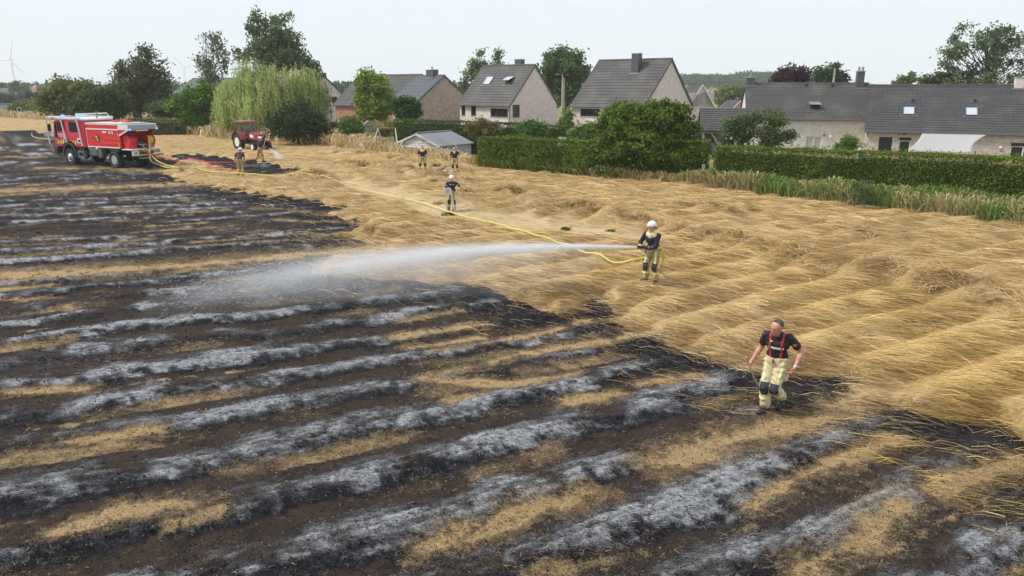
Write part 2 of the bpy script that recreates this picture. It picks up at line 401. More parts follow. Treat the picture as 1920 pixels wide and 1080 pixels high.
def field_material():
    m, nt, N, L, b = new_mat('field_soil')
    def attr(n):
        a = N.new('ShaderNodeAttribute'); a.attribute_name = n; return a
    a1, a2 = attr('state'), attr('cover')
    s1 = N.new('ShaderNodeSeparateColor'); L.new(a1.outputs['Color'], s1.inputs[0])      # burn, ash, tan
    s2 = N.new('ShaderNodeSeparateColor'); L.new(a2.outputs['Color'], s2.inputs[0])      # char, pale, infield
    geo = N.new('ShaderNodeNewGeometry')
    def noise(scale, det=6, rough=.6, vec=None):
        n = N.new('ShaderNodeTexNoise'); n.inputs['Scale'].default_value = scale; n.inputs['Detail'].default_value = det; n.inputs['Roughness'].default_value = rough
        L.new(vec or geo.outputs['Position'], n.inputs['Vector']); return n.outputs['Fac']
    def ramp(fac, lo, hi):
        r = N.new('ShaderNodeMapRange'); r.inputs[1].default_value = lo; r.inputs[2].default_value = hi; r.clamp = True
        L.new(fac, r.inputs[0]); return r.outputs[0]
    def mixc(fac, c1, c2):
        x = N.new('ShaderNodeMix'); x.data_type = 'RGBA'
        for sock, c in ((x.inputs[6], c1), (x.inputs[7], c2)):
            if isinstance(c, tuple): sock.default_value = (*c, 1)
            else: L.new(c, sock)
        if isinstance(fac, float): x.inputs[0].default_value = fac
        else: L.new(fac, x.inputs[0])
        return x.outputs[2]
    def math_(op, a, c):
        x = N.new('ShaderNodeMath'); x.operation = op; x.use_clamp = True
        for i, q in enumerate((a, c)):
            if isinstance(q, (int, float)): x.inputs[i].default_value = q
            else: L.new(q, x.inputs[i])
        return x.outputs[0]
    mp = N.new('ShaderNodeMapping'); mp.inputs['Rotation'].default_value = (0, 0, radians(52)); mp.inputs['Scale'].default_value = (.22, 1.0, .6)
    L.new(geo.outputs['Position'], mp.inputs['Vector'])                      # streaks along the lying stems
    stre = noise(30, 5, .65, mp.outputs[0]); fine = noise(55, 4, .7); med = noise(9, 6, .65); big = noise(1.1, 5, .55)
    speck = noise(130, 2, .6)
    mp2 = N.new('ShaderNodeMapping'); mp2.inputs['Rotation'].default_value = (0, 0, radians(-25)); mp2.inputs['Scale'].default_value = (.3, 1.0, .6)
    L.new(geo.outputs['Position'], mp2.inputs['Vector']); stre2 = noise(38, 4, .65, mp2.outputs[0])
    straw = mixc(ramp(stre, .35, .68), (.15, .092, .035), (.55, .40, .20)); straw = mixc(ramp(med, .45, .75), straw, (.22, .135, .05))  # darker than the stems above: shade of the gaps painted into the ground
    straw = mixc(ramp(big, .42, .68), straw, (.47, .345, .18))
    pale = mixc(ramp(fine, .35, .7), (.40, .31, .18), (.58, .47, .29)); straw = mixc(s2.outputs[1], straw, pale)
    brown = mixc(ramp(fine, .36, .66), (.014, .011, .009), (.085, .055, .034)); brown = mixc(ramp(speck, .56, .74), brown, (.10, .088, .080))
    char_shade = mixc(ramp(med, .35, .7), (.005, .005, .007), (.022, .021, .026)); char_shade = mixc(ramp(speck, .60, .74), char_shade, (.11, .11, .125))
    soil = mixc(math_('ADD', math_('ADD', s2.outputs[0], .12), math_('MULTIPLY', math_('SUBTRACT', ramp(noise(2.6, 6, .65), .36, .64), .45), .9)), brown, char_shade)
    lvl = math_('ADD', s1.outputs[1], math_('MULTIPLY', math_('SUBTRACT', fine, .5), 1.4)); ashc = mixc(ramp(lvl, .15, .85), (.022, .0225, .027), (.30, .31, .325)); ashc = mixc(ramp(med, .48, .78), ashc, (.085, .086, .10)); ashc = mixc(ramp(stre2, .50, .68), ashc, (.030, .030, .036)); ashc = mixc(math_('MULTIPLY', ramp(stre, .52, .70), ramp(lvl, .2, .7)), ashc, (.44, .45, .47))
    af = math_('ADD', s1.outputs[1], math_('MULTIPLY', math_('SUBTRACT', med, .5), 1.3)); af = ramp(math_('ADD', af, math_('MULTIPLY', math_('SUBTRACT', fine, .5), 2.1)), .05, .78)
    soil = mixc(af, soil, ashc)
    tanc = mixc(ramp(fine, .34, .66), (.22, .145, .07), (.50, .37, .205)); tanc = mixc(ramp(speck, .55, .75), tanc, (.11, .075, .045))
    tf = ramp(math_('ADD', s1.outputs[2], math_('ADD', math_('MULTIPLY', math_('SUBTRACT', med, .5), 1.3), math_('MULTIPLY', math_('SUBTRACT', fine, .5), 1.0))), .20, .82)
    soil = mixc(tf, soil, tanc)
    bf = ramp(math_('ADD', s1.outputs[0], math_('MULTIPLY', math_('SUBTRACT', fine, .5), .7)), .40, .58)
    colr = mixc(bf, straw, soil)
    lawn = mixc(ramp(med, .35, .65), (.075, .092, .028), (.20, .19, .075)); lawn = mixc(ramp(big, .42, .62), lawn, (.30, .245, .12))
    colr = mixc(s2.outputs[2], lawn, colr)
    L.new(colr, b.inputs['Base Color']); b.inputs['Roughness'].default_value = .92; b.inputs['Specular IOR Level'].default_value = .04
    bp = N.new('ShaderNodeBump'); bp.inputs['Strength'].default_value = .75; bp.inputs['Distance'].default_value = .05
    L.new(math_('ADD', math_('MULTIPLY', fine, .6), math_('MULTIPLY', med, .5)), bp.inputs['Height']); L.new(bp.outputs[0], b.inputs['Normal'])
    return m

def build_ground():
    pix = np.concatenate([np.linspace(3300, 560, 14, endpoint=False), np.arange(560, 46, -1.5), np.geomspace(45, .8, 60)])
    rad = CAM_H * 731.0 / pix
    az = np.concatenate([np.linspace(-180, -46, 40, endpoint=False), np.linspace(-46, 46, 500, endpoint=False), np.linspace(46, 180, 40, endpoint=False)])
    az = np.radians(az)
    R, T = np.meshgrid(rad, az, indexing='ij')
    X, Y = R * np.sin(T), R * np.cos(T)
    x, y = X.ravel(), Y.ravel()
    s = field_state(x, y)
    z = ground_z(x, y, s)
    nr, na = R.shape
    i = np.arange(nr - 1)[:, None] * na; j = np.arange(na)[None, :]; j2 = (j + 1) % na
    F = np.stack([i + j, i + j2, i + na + j2, i + na + j], -1).reshape(-1, 4)[:, ::-1]
    V = np.stack([x, y, z], 1)
    V = np.vstack([V, [[0, 0, 0]]])
    o = np_mesh('field', V, F, field_material(), smooth=True)
    me = o.data
    inf = sstep(-.4, .4, poly_sd(x, y, FIELD) + (s['n1'] - .5))
    for nm, cols in (('state', (s['burn'], s['ash'], s['tan'])), ('cover', (s['char_shade'], s['pale'], inf))):
        a = me.color_attributes.new(nm, 'FLOAT_COLOR', 'POINT')
        c = np.ones((len(V), 4), np.float32)
        for k in range(3): c[:-1, k] = cols[k]
        a.data.foreach_set('color', c.ravel())
    o['kind'] = 'structure'
    return o
build_ground()

# ------------------------------------------------------------------ lying straw, ash fibres and stubble (nobody could count them)
def scatter(n, a0, a1, r0, r1, power=1.0):
    """points spread over the field, denser towards the near end"""
    t = RNG.random(n) ** power
    r = 1.0 / (1.0 / r0 + (1.0 / r1 - 1.0 / r0) * t)
    a = np.radians(a0 + (a1 - a0) * RNG.random(n))
    return r * np.sin(a), r * np.cos(a), r
def blades(P, D, Ln, Wd, up, bend, col, tilt=None):
    """ribbons of two quads: root P (n,3), heading D (radians), length, width, rise at the tip, arch in the middle"""
    n = len(P)
    dx, dy = np.cos(D), np.sin(D)
    side = np.stack([-dy, dx, np.zeros(n)], 1) * (Wd / 2)[:, None]
    if tilt is not None: side[:, 2] += tilt * Wd / 2
    d3 = np.stack([dx, dy, np.zeros(n)], 1)
    V = np.zeros((n, 6, 3))
    for k, (t, w) in enumerate(((0, 1), (.5, 1), (1, .55))):
        c = P + d3 * (Ln * t)[:, None]
        c[:, 2] += up * t + bend * (4 * t * (1 - t))
        if k == 1: c[:, :2] += np.stack([-dy, dx], 1) * (RNG.normal(0, .05, n) * Ln)[:, None]
        V[:, 2 * k] = c - side * w; V[:, 2 * k + 1] = c + side * w
    base = (np.arange(n) * 6)[:, None, None]
    F = (base + np.array([[0, 2, 3, 1], [2, 4, 5, 3]])[None]).reshape(-1, 4)
    return V.reshape(-1, 3), F, np.repeat(col, 6, 0)
def build_straw():
    x, y, r = scatter(640000, -46, 54, 8.5, 95, .85)
    inn = poly_sd(x, y, FIELD) > .1
    x, y, r = x[inn], y[inn], r[inn]
    s = field_state(x, y)
    keep = (s['sd'] < .12 + RNG.normal(0, .14, len(x))) & (RNG.random(len(x)) > .8 * s['pale']) & (RNG.random(len(x)) > .85 * sstep(.56, .72, fbm(x * .75, y * 1.3, 151, 3, .6)))
    keep |= (s['sd'] < 2.5) & (s['sd'] > 0) & (RNG.random(len(x)) < .018 + .07 * s['tan'])
    x, y, r = x[keep], y[keep], r[keep]; s = {k: v[keep] for k, v in s.items()}
    n = len(x)
    if n > 250000:
        q = RNG.choice(n, 250000, replace=False); x, y, r = x[q], y[q], r[q]; s = {k: v[q] for k, v in s.items()}; n = len(x)
    z = ground_z(x, y, s)
    D = np.radians(-38 + 20 * (fbm(x * .25, y * .25, 131, 2) - .5) * 2 + 8 * RNG.normal(size=n))
    mess = np.clip(s['heap'] * 2.2, 0, 1) + .06
    D = D + mess * RNG.normal(0, .9, n) + (RNG.random(n) < .12) * RNG.normal(0, .8, n)
    D = np.where(RNG.random(n) < .08, D + np.pi, D)
    far = np.clip(r / 18, .75, 3.3)
    Ln = RNG.uniform(.25, .65, n) * np.clip(far, .9, 1.5)
    Wd = RNG.uniform(.0032, .0074, n) * far
    clump = fbm(x * 1.6, y * 1.6, 137, 3); cl2 = fbm(x * 5, y * 5, 139, 2)
    up = RNG.normal(.01, .045, n) + mess * RNG.uniform(-.02, .16, n)
    bend = np.abs(RNG.normal(.015, .03, n)) + .10 * mess * RNG.random(n)
    P = np.stack([x, y, z - .012 + RNG.random(n) * .035], 1)
    light = np.array([.84, .68, .40]); mid = np.array([.62, .43, .19]); dark = np.array([.27, .165, .06])
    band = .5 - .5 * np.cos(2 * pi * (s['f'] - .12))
    t = np.clip(.02 + 1.25 * (clump - .22) * (.5 + .7 * cl2) + RNG.normal(0, .24, n) + .62 * (band - .45) * np.exp(-(r / 27) ** 2) - .30 * mess, 0, 1)[:, None]  # row crests lightened, furrows and raked heaps darkened: shading put into the stem colour
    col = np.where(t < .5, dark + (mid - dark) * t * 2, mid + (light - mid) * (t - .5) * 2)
    col = col * (1 + RNG.normal(0, .10, (n, 1)))
    gold = sstep(.45, .65, fbm(x * .22, y * .22, 143, 2))[:, None] * np.exp(-(r / 19) ** 2)[:, None]
    col = col * (1 - gold * np.array([0, .05, .45]))
    edge = np.exp(-((s['sd']) / .25) ** 2)[:, None] * (RNG.random((n, 1)) < .45)
    col = col * (1 - .85 * edge)
    # raked heaps: tufts of arched stems standing out of the windrows
    T = []
    for p, w, h in WINDROW:
        for (ax, ay), (bx, by) in zip(p[:-1], p[1:]):
            m = max(2, int(hypot(bx - ax, by - ay) * 3.2 * (h + .15)))
            for _ in range(m):
                t_ = RNG.random(); T.append((ax + (bx - ax) * t_ + RNG.normal(0, w * .55), ay + (by - ay) * t_ + RNG.normal(0, w * .55), h, RNG.uniform(0, 2 * pi)))
    T = np.array(T); T = T[(poly_sd(T[:, 0], T[:, 1], BURN) < -.3)]
    k = np.repeat(np.arange(len(T)), 90); m = len(k)
    tz = ground_z(T[:, 0], T[:, 1])
    rad = RNG.uniform(.0, .42, m); an = T[k, 3] + RNG.normal(0, .75, m)
    px, py = T[k, 0] - np.cos(an) * rad * .6 + RNG.normal(0, .12, m), T[k, 1] - np.sin(an) * rad * .6 + RNG.normal(0, .12, m)
    rr = np.hypot(px, py); ff = np.clip(rr / 16, .8, 3.0)
    P2 = np.stack([px, py, tz[k] + RNG.uniform(-.05, .06, m)], 1)
    low = RNG.random(m)
    c2 = (np.array([.20, .115, .04]) * (1 - low[:, None]) + np.array([.66, .48, .235]) * low[:, None]) * (1 + RNG.normal(0, .12, (m, 1)))  # low stems darker, arched upper ones lighter: heap shading painted into the colour
    V2, F2, C2 = blades(P2, an + RNG.normal(0, .35, m), RNG.uniform(.3, .75, m), RNG.uniform(.004, .008, m) * ff, RNG.uniform(-.06, .10, m) + .12 * low, .04 + RNG.uniform(.0, .30, m) * (T[k, 2] + .25) * low, np.clip(c2, .01, 1), RNG.normal(0, .6, m))
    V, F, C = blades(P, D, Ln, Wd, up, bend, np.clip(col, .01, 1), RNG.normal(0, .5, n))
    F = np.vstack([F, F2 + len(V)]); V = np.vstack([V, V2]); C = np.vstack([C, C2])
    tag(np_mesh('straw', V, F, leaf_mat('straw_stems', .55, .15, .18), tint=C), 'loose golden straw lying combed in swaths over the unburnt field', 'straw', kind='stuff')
def build_ash():
    x, y, r = scatter(520000, -46, 46, 7.0, 70, .9)
    s = field_state(x, y)
    p = np.clip(s['ash'] * .6 + .25 * s['char_shade'] + .12 + .4 * s['tan'], 0, 1)
    keep = (s['sd'] > .05) & (RNG.random(len(x)) < p) & (poly_sd(x, y, FIELD) > 0)
    x, y, r = x[keep], y[keep], r[keep]; s = {k: v[keep] for k, v in s.items()}
    n = len(x)
    if n > 84000:
        q = RNG.choice(n, 84000, replace=False); x, y, r = x[q], y[q], r[q]; s = {k: v[q] for k, v in s.items()}; n = len(x)
    z = ground_z(x, y, s)
    D = np.radians(-40) + RNG.normal(0, .8, n)
    far = np.clip(r / 14, .7, 4)
    Ln = RNG.uniform(.04, .16, n) * far; Wd = RNG.uniform(.0035, .008, n) * far
    P = np.stack([x, y, z - .01], 1)
    u = RNG.random((n, 1))
    ashc = np.array([.38, .39, .415]) * np.clip(.10 + 1.0 * s['ash'][:, None] * (.2 + 1.1 * RNG.random((n, 1))), .04, 1.0); dk = np.array([.009, .009, .011]) * (.6 + RNG.random((n, 1))); tn = np.array([.40, .27, .12]) * (.4 + .8 * RNG.random((n, 1)))
    col = np.where(u < (.30 + .42 * s['ash'])[:, None], ashc, dk)
    col = np.where((RNG.random((n, 1)) < (s['tan'] * .8 + .02)[:, None]), tn, col)
    V, F, C = blades(P, D, Ln, Wd, RNG.uniform(-.005, .05, n) * far ** .5, np.abs(RNG.normal(0, .02, n)), np.clip(col, .005, 1), RNG.normal(0, .8, n))
    tag(np_mesh('ash', V, F, leaf_mat('ash_fibres', .85, .05, .1), tint=C), 'grey and black ash of burnt stalks lying along the rows', 'ash', kind='stuff')
def build_clods():
    x, y, r = scatter(6500, -46, 46, 7.0, 34, .8)
    s = field_state(x, y)
    keep = s['sd'] > .2
    x, y, r = x[keep], y[keep], r[keep]; s = {k: v[keep] for k, v in s.items()}
    n = len(x); z = ground_z(x, y, s)
    R = RNG.uniform(.006, .022, n) * np.clip(r / 12, .8, 2)
    base = np.array([[1, 0, 0], [-1, 0, 0], [0, 1, 0], [0, -1, 0], [0, 0, .8], [0, 0, -.5]])
    V = base[None] * R[:, None, None] * RNG.uniform(.7, 1.3, (n, 6, 3)) + np.stack([x, y, z + R * .2], 1)[:, None]
    f = np.array([[0, 2, 4], [2, 1, 4], [1, 3, 4], [3, 0, 4], [2, 0, 5], [1, 2, 5], [3, 1, 5], [0, 3, 5]])
    F = (np.arange(n)[:, None, None] * 6 + f[None]).reshape(-1, 3)
    col = np.where(RNG.random((n, 1)) < .25 + .5 * s['tan'][:, None], np.array([.26, .18, .095]), np.array([.020, .018, .018])) * RNG.uniform(.5, 1.4, (n, 1))
    tag(np_mesh('soil_clods', V.reshape(-1, 3), F, leaf_mat('soil_clod', .95, 0, .1), tint=np.repeat(col, 6, 0)), 'small dark clods of soil on the scorched ground', 'soil', kind='stuff')
build_straw(); build_ash(); build_clods()
# ================================================================== TREES, HEDGES, GRASS
LEAF = leaf_mat('leaves', .6, .35, .10)
BARK = mat('bark', (.10, .08, .06), .9, .35, 3.0, bump=.6, bscale=18)
BARK_PALE = mat('pale_bark', (.30, .28, .25), .85, .35, 3.0, bump=.5, bscale=14)
TWIG = mat('hedge_twigs', (.035, .032, .02), .95, .3, 4.0)
def unit(n):
    v = RNG.normal(size=(n, 3)); return v / np.linalg.norm(v, axis=1, keepdims=True)
def leaf_quads(P, size, col, droop=0.0, aspect=.55, nrm=None):
    """one folded leaf (two triangles) per point, turned at random"""
    n = len(P)
    d = unit(n); d[:, 2] -= droop; d /= np.linalg.norm(d, axis=1, keepdims=True)
    q = unit(n)
    if nrm is not None: q = q * .8 + np.cross(nrm, d)
    s = np.cross(d, q); s /= np.linalg.norm(s, axis=1, keepdims=True) + 1e-9
    up = np.cross(d, s)
    size = np.broadcast_to(size, (n,))[:, None]
    V = np.stack([P - d * size * .5, P + s * size * aspect * .5 + up * size * .08, P + d * size * .5, P - s * size * aspect * .5 + up * size * .08], 1)
    F = np.arange(n * 4).reshape(n, 4)
    return V.reshape(-1, 3), F, np.repeat(col, 4, 0)
def tints(n, base, var=.22, hue=.12, extra=None):
    base = np.array(base)
    c = base * (1 + RNG.normal(0, var, (n, 1))) * (1 + RNG.normal(0, hue, (n, 3)) * np.array([1, .4, .8]))
    return np.clip(c, .004, .9)
def ellipsoid_pts(n, c, r, shell=.55):
    u = unit(n); t = (shell + (1 - shell) * RNG.random(n)) ** .8
    return np.array(c) + u * np.array(r) * t[:, None]
def branch_mesh(mb, p0, p1, r0, r1, sag=0.0, n=6):
    a, b = np.array(p0, float), np.array(p1, float)
    m1 = a * .66 + b * .34 + np.array([RNG.normal(0, .05), RNG.normal(0, .05), .08]) * np.linalg.norm(b - a)
    m2 = a * .33 + b * .67 + np.array([RNG.normal(0, .05), RNG.normal(0, .05), .05 - sag]) * np.linalg.norm(b - a)
    mb.tube([a, m1, m2, b], [r0, r0 * .75 + r1 * .25, r0 * .4 + r1 * .6, r1], n)
def tree(name, label, u, Y, v_base, blobs, base, n_clump=60, per=70, leaf=.2, clump=.75, trunk=.2, bark=None, droop=0.0, shell=.5, cat='tree', group=None,
         var=.2, stems=1, trunk_to=.75, hang=0.0, aspect=.55, tip=None, gap=0.0):
    """blobs: crown volumes as (u, v, half width px, half height px) seen at depth Y; each becomes an ellipsoid of real size"""
    n_clump = int(n_clump * 1.3); leaf *= 1.74; base = np.array(base) * 1.75
    m = Y * 1.03 / FPX
    x0 = A(u, 300, Y)[0]
    z0 = 0.0 if v_base is None else float(A(u, v_base, Y)[2])
    z0 = max(-.6, min(z0, .3))
    root = empty(name, (x0, Y, 0), 0, label, cat, group)
    B = []
    for k, (bu, bv, w, h) in enumerate(blobs):
        p = A(bu, bv, Y)
        B.append((np.array([p[0] - x0, RNG.normal(0, .25) * w * m * .5 if k else 0.0, p[2]]), np.array([w * m, w * m * .9, h * m])))
    vol = np.array([b[1][0] * b[1][1] * b[1][2] for b in B]) ** .72
    cnt = np.maximum(2, np.round(n_clump * vol / vol.sum()).astype(int))
    Cs = np.vstack([ellipsoid_pts(c, b[0], b[1] * .88, shell) for c, b in zip(cnt, B)])
    Cs = Cs[Cs[:, 2] > z0 + .15]
    if gap: Cs = Cs[RNG.random(len(Cs)) > gap * (vnoise(Cs[:, 0] * .9, Cs[:, 2] * .9, 7) > .55)]
    top = max(b[0][2] + b[1][2] for b in B); low = min(b[0][2] - b[1][2] for b in B)
    mb = MB()
    for s in range(stems):
        ox = 0 if stems == 1 else RNG.normal(0, .5)
        tx = B[0][0][0] * .5 + (0 if stems == 1 else RNG.normal(0, 1.2))
        zt = z0 + (top - z0) * trunk_to
        path = [(ox, 0, z0 - .3), (ox * .9, 0, z0 + .1 * (zt - z0)), (ox * .5 + tx * .4, .1, z0 + .5 * (zt - z0)), (tx, 0, zt)]
        mb.tube(path, [trunk * 1.25, trunk, trunk * .7, trunk * .22], 8)
    for c in Cs[RNG.random(len(Cs)) < .8]:
        t = np.clip((c[2] - z0) / (top - z0) * .62, .12, trunk_to * .95)
        st = np.array([B[0][0][0] * .5 * t, 0, z0 + (top - z0) * t])
        branch_mesh(mb, st, c, trunk * .28 * (1.1 - t), .015, n=5)
    mb.build('trunk', bark or BARK, root, smooth=True)
    k = np.repeat(np.arange(len(Cs)), per)
    n = len(k)
    d = RNG.normal(0, 1, (n, 3)) * clump * np.array([1, 1, .72]) * RNG.uniform(.6, 1.25, len(Cs))[k][:, None] * .62
    P = Cs[k] + d
    if hang > 0: P[:, 2] -= np.abs(RNG.normal(0, hang, n)) * RNG.random(n)
    P = P[P[:, 2] > z0 + .05]; k = k[:len(P)]; n = len(P)
    ct = (1 + RNG.normal(0, .16, len(Cs)))[k][:, None]
    col = tints(n, base, var) * ct
    if tip is not None:
        w = (RNG.random((n, 1)) < .22); col = np.where(w, tints(n, tip, var), col)
    V, F, C = leaf_quads(P, RNG.uniform(.7, 1.3, n) * leaf, np.clip(col, .004, .9), droop, aspect)
    np_mesh('crown', V, F, LEAF, root, tint=C)
    return root
def strands(root, S, Ln, base, leaf, per_m, name='crown', tip=None, sway=.12):
    """hanging withies with narrow leaves: start points S (n,3), lengths Ln"""
    cnt = np.maximum(3, (Ln * per_m).astype(int))
    k = np.repeat(np.arange(len(S)), cnt); n = len(k)
    t = RNG.random(n)
    sw = RNG.normal(0, sway, (len(S), 2))
    P = S[k].copy(); P[:, 2] -= t * Ln[k]
    P[:, :2] += sw[k] * (t ** 1.4 * Ln[k])[:, None] + RNG.normal(0, .05, (n, 2))
    keep = P[:, 2] > .1
    P, k = P[keep], k[keep]; n = len(P)
    col = tints(n, base, .16) * np.clip(1 + RNG.normal(0, .28, len(S)) + 1.5 * (fbm(S[:, 0] * .9, S[:, 2] * .35, 77, 2) - .5), .35, 1.7)[k][:, None]
    if tip is not None: col = np.where((RNG.random(len(S)) < .3)[k][:, None], tints(n, tip, .18), col)
    V, F, C = leaf_quads(P, RNG.uniform(.7, 1.3, n) * leaf, np.clip(col, .004, .9), 2.6, .28)
    return np_mesh(name, V, F, LEAF, root, tint=C)

# --- the left-hand tree belt
tree('bushy_tree', 'broad olive green tree left of the fire truck, in front of hazy houses', 128, 96, 215, [(130, 185, 48, 36), (110, 180, 34, 24), (150, 172, 30, 26), (95, 200, 22, 18), (125, 160, 18, 16)], (.095, .105, .032), 80, 75, .24, .8, .2, tip=(.15, .135, .05))
tree('bushy_tree', 'dark green bushy tree right behind the fire truck cab', 190, 88, 222, [(190, 195, 40, 28), (170, 200, 30, 22), (215, 198, 28, 22), (195, 180, 24, 18)], (.045, .068, .022), 70, 75, .22, .7, .2)
tree('multistem_tree', 'big dark brownish tree with many bare stems beside the light hedge', 268, 102, 212, [(265, 140, 46, 44), (250, 150, 48, 40), (290, 155, 38, 40), (300, 180, 36, 26), (225, 175, 26, 26), (262, 105, 26, 20), (255, 190, 50, 22)],
     (.056, .066, .028), 130, 75, .24, .85, .14, stems=7, shell=.35, tip=(.10, .085, .045), gap=.5)
tree('maple_tree', 'vivid green dense tree between the light hedge and the willow', 368, 88, 232, [(368, 195, 40, 32), (375, 172, 28, 20), (345, 205, 24, 22), (395, 210, 26, 24), (372, 222, 40, 16)], (.060, .115, .018), 80, 80, .22, .7, .18)
tree('garden_shrub', 'low dark green shrubs closing the gap behind the light hedge', 318, 96, 225, [(300, 205, 26, 14), (335, 207, 26, 14), (318, 200, 22, 12)], (.055, .078, .026), 50, 70, .2, .6, .1, cat='shrub')
t_ = tree('birch_tree', 'thin birch tree with airy drooping twigs, left of the tallest tree', 398, 104, 215, [(400, 80, 22, 26), (375, 105, 15, 24), (415, 105, 16, 26), (392, 130, 24, 24), (398, 165, 20, 34)], (.085, .11, .058), 42, 40, .22, .6, .13, BARK_PALE, .8, .35, hang=1.2, trunk_to=.9)
t_ = tree('birch_tree', 'tallest tree, a birch rising behind the weeping willow', 512, 108, 215, [(510, 60, 34, 44), (527, 30, 14, 24), (480, 45, 16, 26), (540, 75, 26, 24), (470, 92, 28, 20), (515, 105, 50, 22), (550, 95, 22, 18), (565, 112, 20, 18)],
     (.070, .098, .038), 120, 75, .25, .75, .26, BARK_PALE, .7, .4, hang=1.0, trunk_to=.92, gap=.45)
tree('spruce_tree', 'small dark spruce peeping out right behind the willow', 590, 114, 212, [(590, 140, 12, 24), (588, 122, 7, 12), (592, 160, 16, 22)], (.030, .045, .030), 34, 60, .2, .5, .15)
def willow():
    Y = 80; u = 505; x0 = A(u, 300, Y)[0]
    r = empty('weeping_willow', (x0, Y, 0), 0, 'large pale green weeping willow hanging down behind the red tractor', 'tree')
    mb = MB(); mb.tube([(0, 0, -.2), (.1, 0, 1.6), (.2, .1, 3.2)], [.5, .4, .3], 9)
    ends = []
    for k in range(46):
        a = 2 * pi * k / 46 + RNG.normal(0, .2); rr = RNG.uniform(1.0, 3.2); e = np.array([rr * cos(a), rr * sin(a) * .7, RNG.uniform(4.6, 7.2) - .018 * rr * rr * 4])
        branch_mesh(mb, (.2, .1, 3.0), e, .14, .03); ends.append(e)
    mb.build('trunk', BARK, r, smooth=True)
    m = Y * 1.03 / FPX; S, Ln = [], []
    for bu, bv, w, h, q in [(470, 138, 30, 26, 90), (510, 155, 66, 34, 190), (440, 170, 34, 26, 110), (570, 160, 40, 34, 150), (500, 190, 98, 26, 150), (425, 200, 22, 20, 50), (595, 185, 18, 30, 60)]:
        p = A(bu, bv, Y); c = ellipsoid_pts(q, (p[0] - x0, 0, p[2]), (w * m, max(1.6, w * m * .8), h * m), .45); S.append(c); Ln.append(RNG.uniform(1.3, 4.6, q))
    S, Ln = np.vstack(S), np.concatenate(Ln)
    Ln = np.minimum(Ln, S[:, 2] - RNG.uniform(.2, 1.6, len(S))); ok = Ln > .4; S, Ln = S[ok], Ln[ok]
    k = RNG.integers(0, len(S), 4000); S2 = S[k] + RNG.normal(0, .28, (4000, 3)); L2 = Ln[k] * RNG.uniform(.7, 1.15, 4000)
    strands(r, S2, L2, (.31, .40, .14),   .25, 7.5, tip=(.52, .50, .20))
willow()
tree('dark_bush', 'big rounded dark green bush right of the tractor under the willow', 562, 71, 262, [(560, 225, 50, 30), (545, 240, 44, 24), (585, 238, 34, 26), (555, 208, 32, 16)], (.035, .052, .020), 90, 80, .16, .55, .12, cat='bush', tip=(.06, .08, .03))
# --- gardens in the middle
tree('maple_tree', 'bright yellow green upright tree in front of the red brick house', 697, 82, 238, [(697, 175, 33, 34), (690, 150, 22, 18), (705, 195, 34, 28), (700, 215, 30, 20), (715, 165, 18, 22)], (.135, .185, .030), 90, 80, .22, .65, .17, tip=(.19, .225, .045))
tree('ball_tree', 'round clipped very dark green tree left of the brown brick gable', 762, 80, 240, [(762, 203, 24, 25), (770, 208, 16, 18)], (.028, .066, .018), 46, 90, .16, .42, .12, shell=.75)
tree('garden_shrub', 'mid green upright shrub with a thin foot left of the swing frame', 660, 73, 288, [(660, 240, 18, 24), (650, 235, 12, 16), (668, 255, 14, 20)], (.075, .115, .026), 40, 75, .15, .45, .08, cat='shrub')
tree('garden_shrub', 'loose yellowish shrub hanging over the swing frame', 722, 76, 285, [(720, 240, 24, 14), (712, 255, 22, 14), (738, 248, 14, 12), (722, 268, 18, 14)], (.125, .135, .045), 40, 65, .15, .45, .07, cat='shrub')
tree('poplar_tree', 'tall loose pale green tree behind the house with two skylights, left one', 897, 116, 214, [(897, 112, 18, 26), (885, 140, 20, 22), (905, 135, 20, 28), (875, 160, 14, 18)], (.085, .115, .045), 44, 55, .26, .7, .17, hang=.6, trunk_to=.9, gap=.4)
tree('poplar_tree', 'slimmer pale tree top above the chimney of the house with two skylights', 936, 118, 214, [(935, 115, 12, 22), (930, 135, 16, 20)], (.085, .112, .05), 24, 50, .24, .6, .13, hang=.5, trunk_to=.9)
tree('oak_tree', 'dense round green tree between the two tall grey roofed houses', 1058, 104, 218, [(1058, 135, 44, 34), (1050, 108, 26, 18), (1080, 130, 24, 28), (1035, 140, 22, 28), (1065, 170, 40, 30), (1070, 105, 20, 14)], (.058, .092, .030), 100, 80, .26, .8, .25)
tree('garden_shrub', 'rounded brownish green bush in front of the long back hedge', 905, 60, 255, [(905, 240, 30, 15), (895, 236, 20, 12), (918, 244, 22, 12)], (.105, .095, .035), 44, 80, .11, .32, .07, cat='shrub')
tree('garden_shrub', 'rounded soft green bush right of the brownish one by the back hedge', 999, 59, 258, [(999, 243, 28, 15), (992, 240, 20, 12), (1010, 246, 20, 10)], (.055, .115, .030), 44, 85, .11, .3, .07, cat='shrub')
tree('garden_shrub', 'green shrub against the grey roofed house at the white garden gate', 1098, 57, 270, [(1098, 252, 30, 18), (1085, 255, 18, 14), (1112, 246, 16, 14)], (.055, .100, .022), 40, 80, .12, .36, .07, cat='shrub')
tree('garden_shrub', 'tall shrub at the right corner of the house with two skylights', 1060, 74, 246, [(1060, 222, 12, 18), (1062, 235, 12, 12)], (.085, .13, .03), 22, 70, .14, .4, .07, cat='shrub')
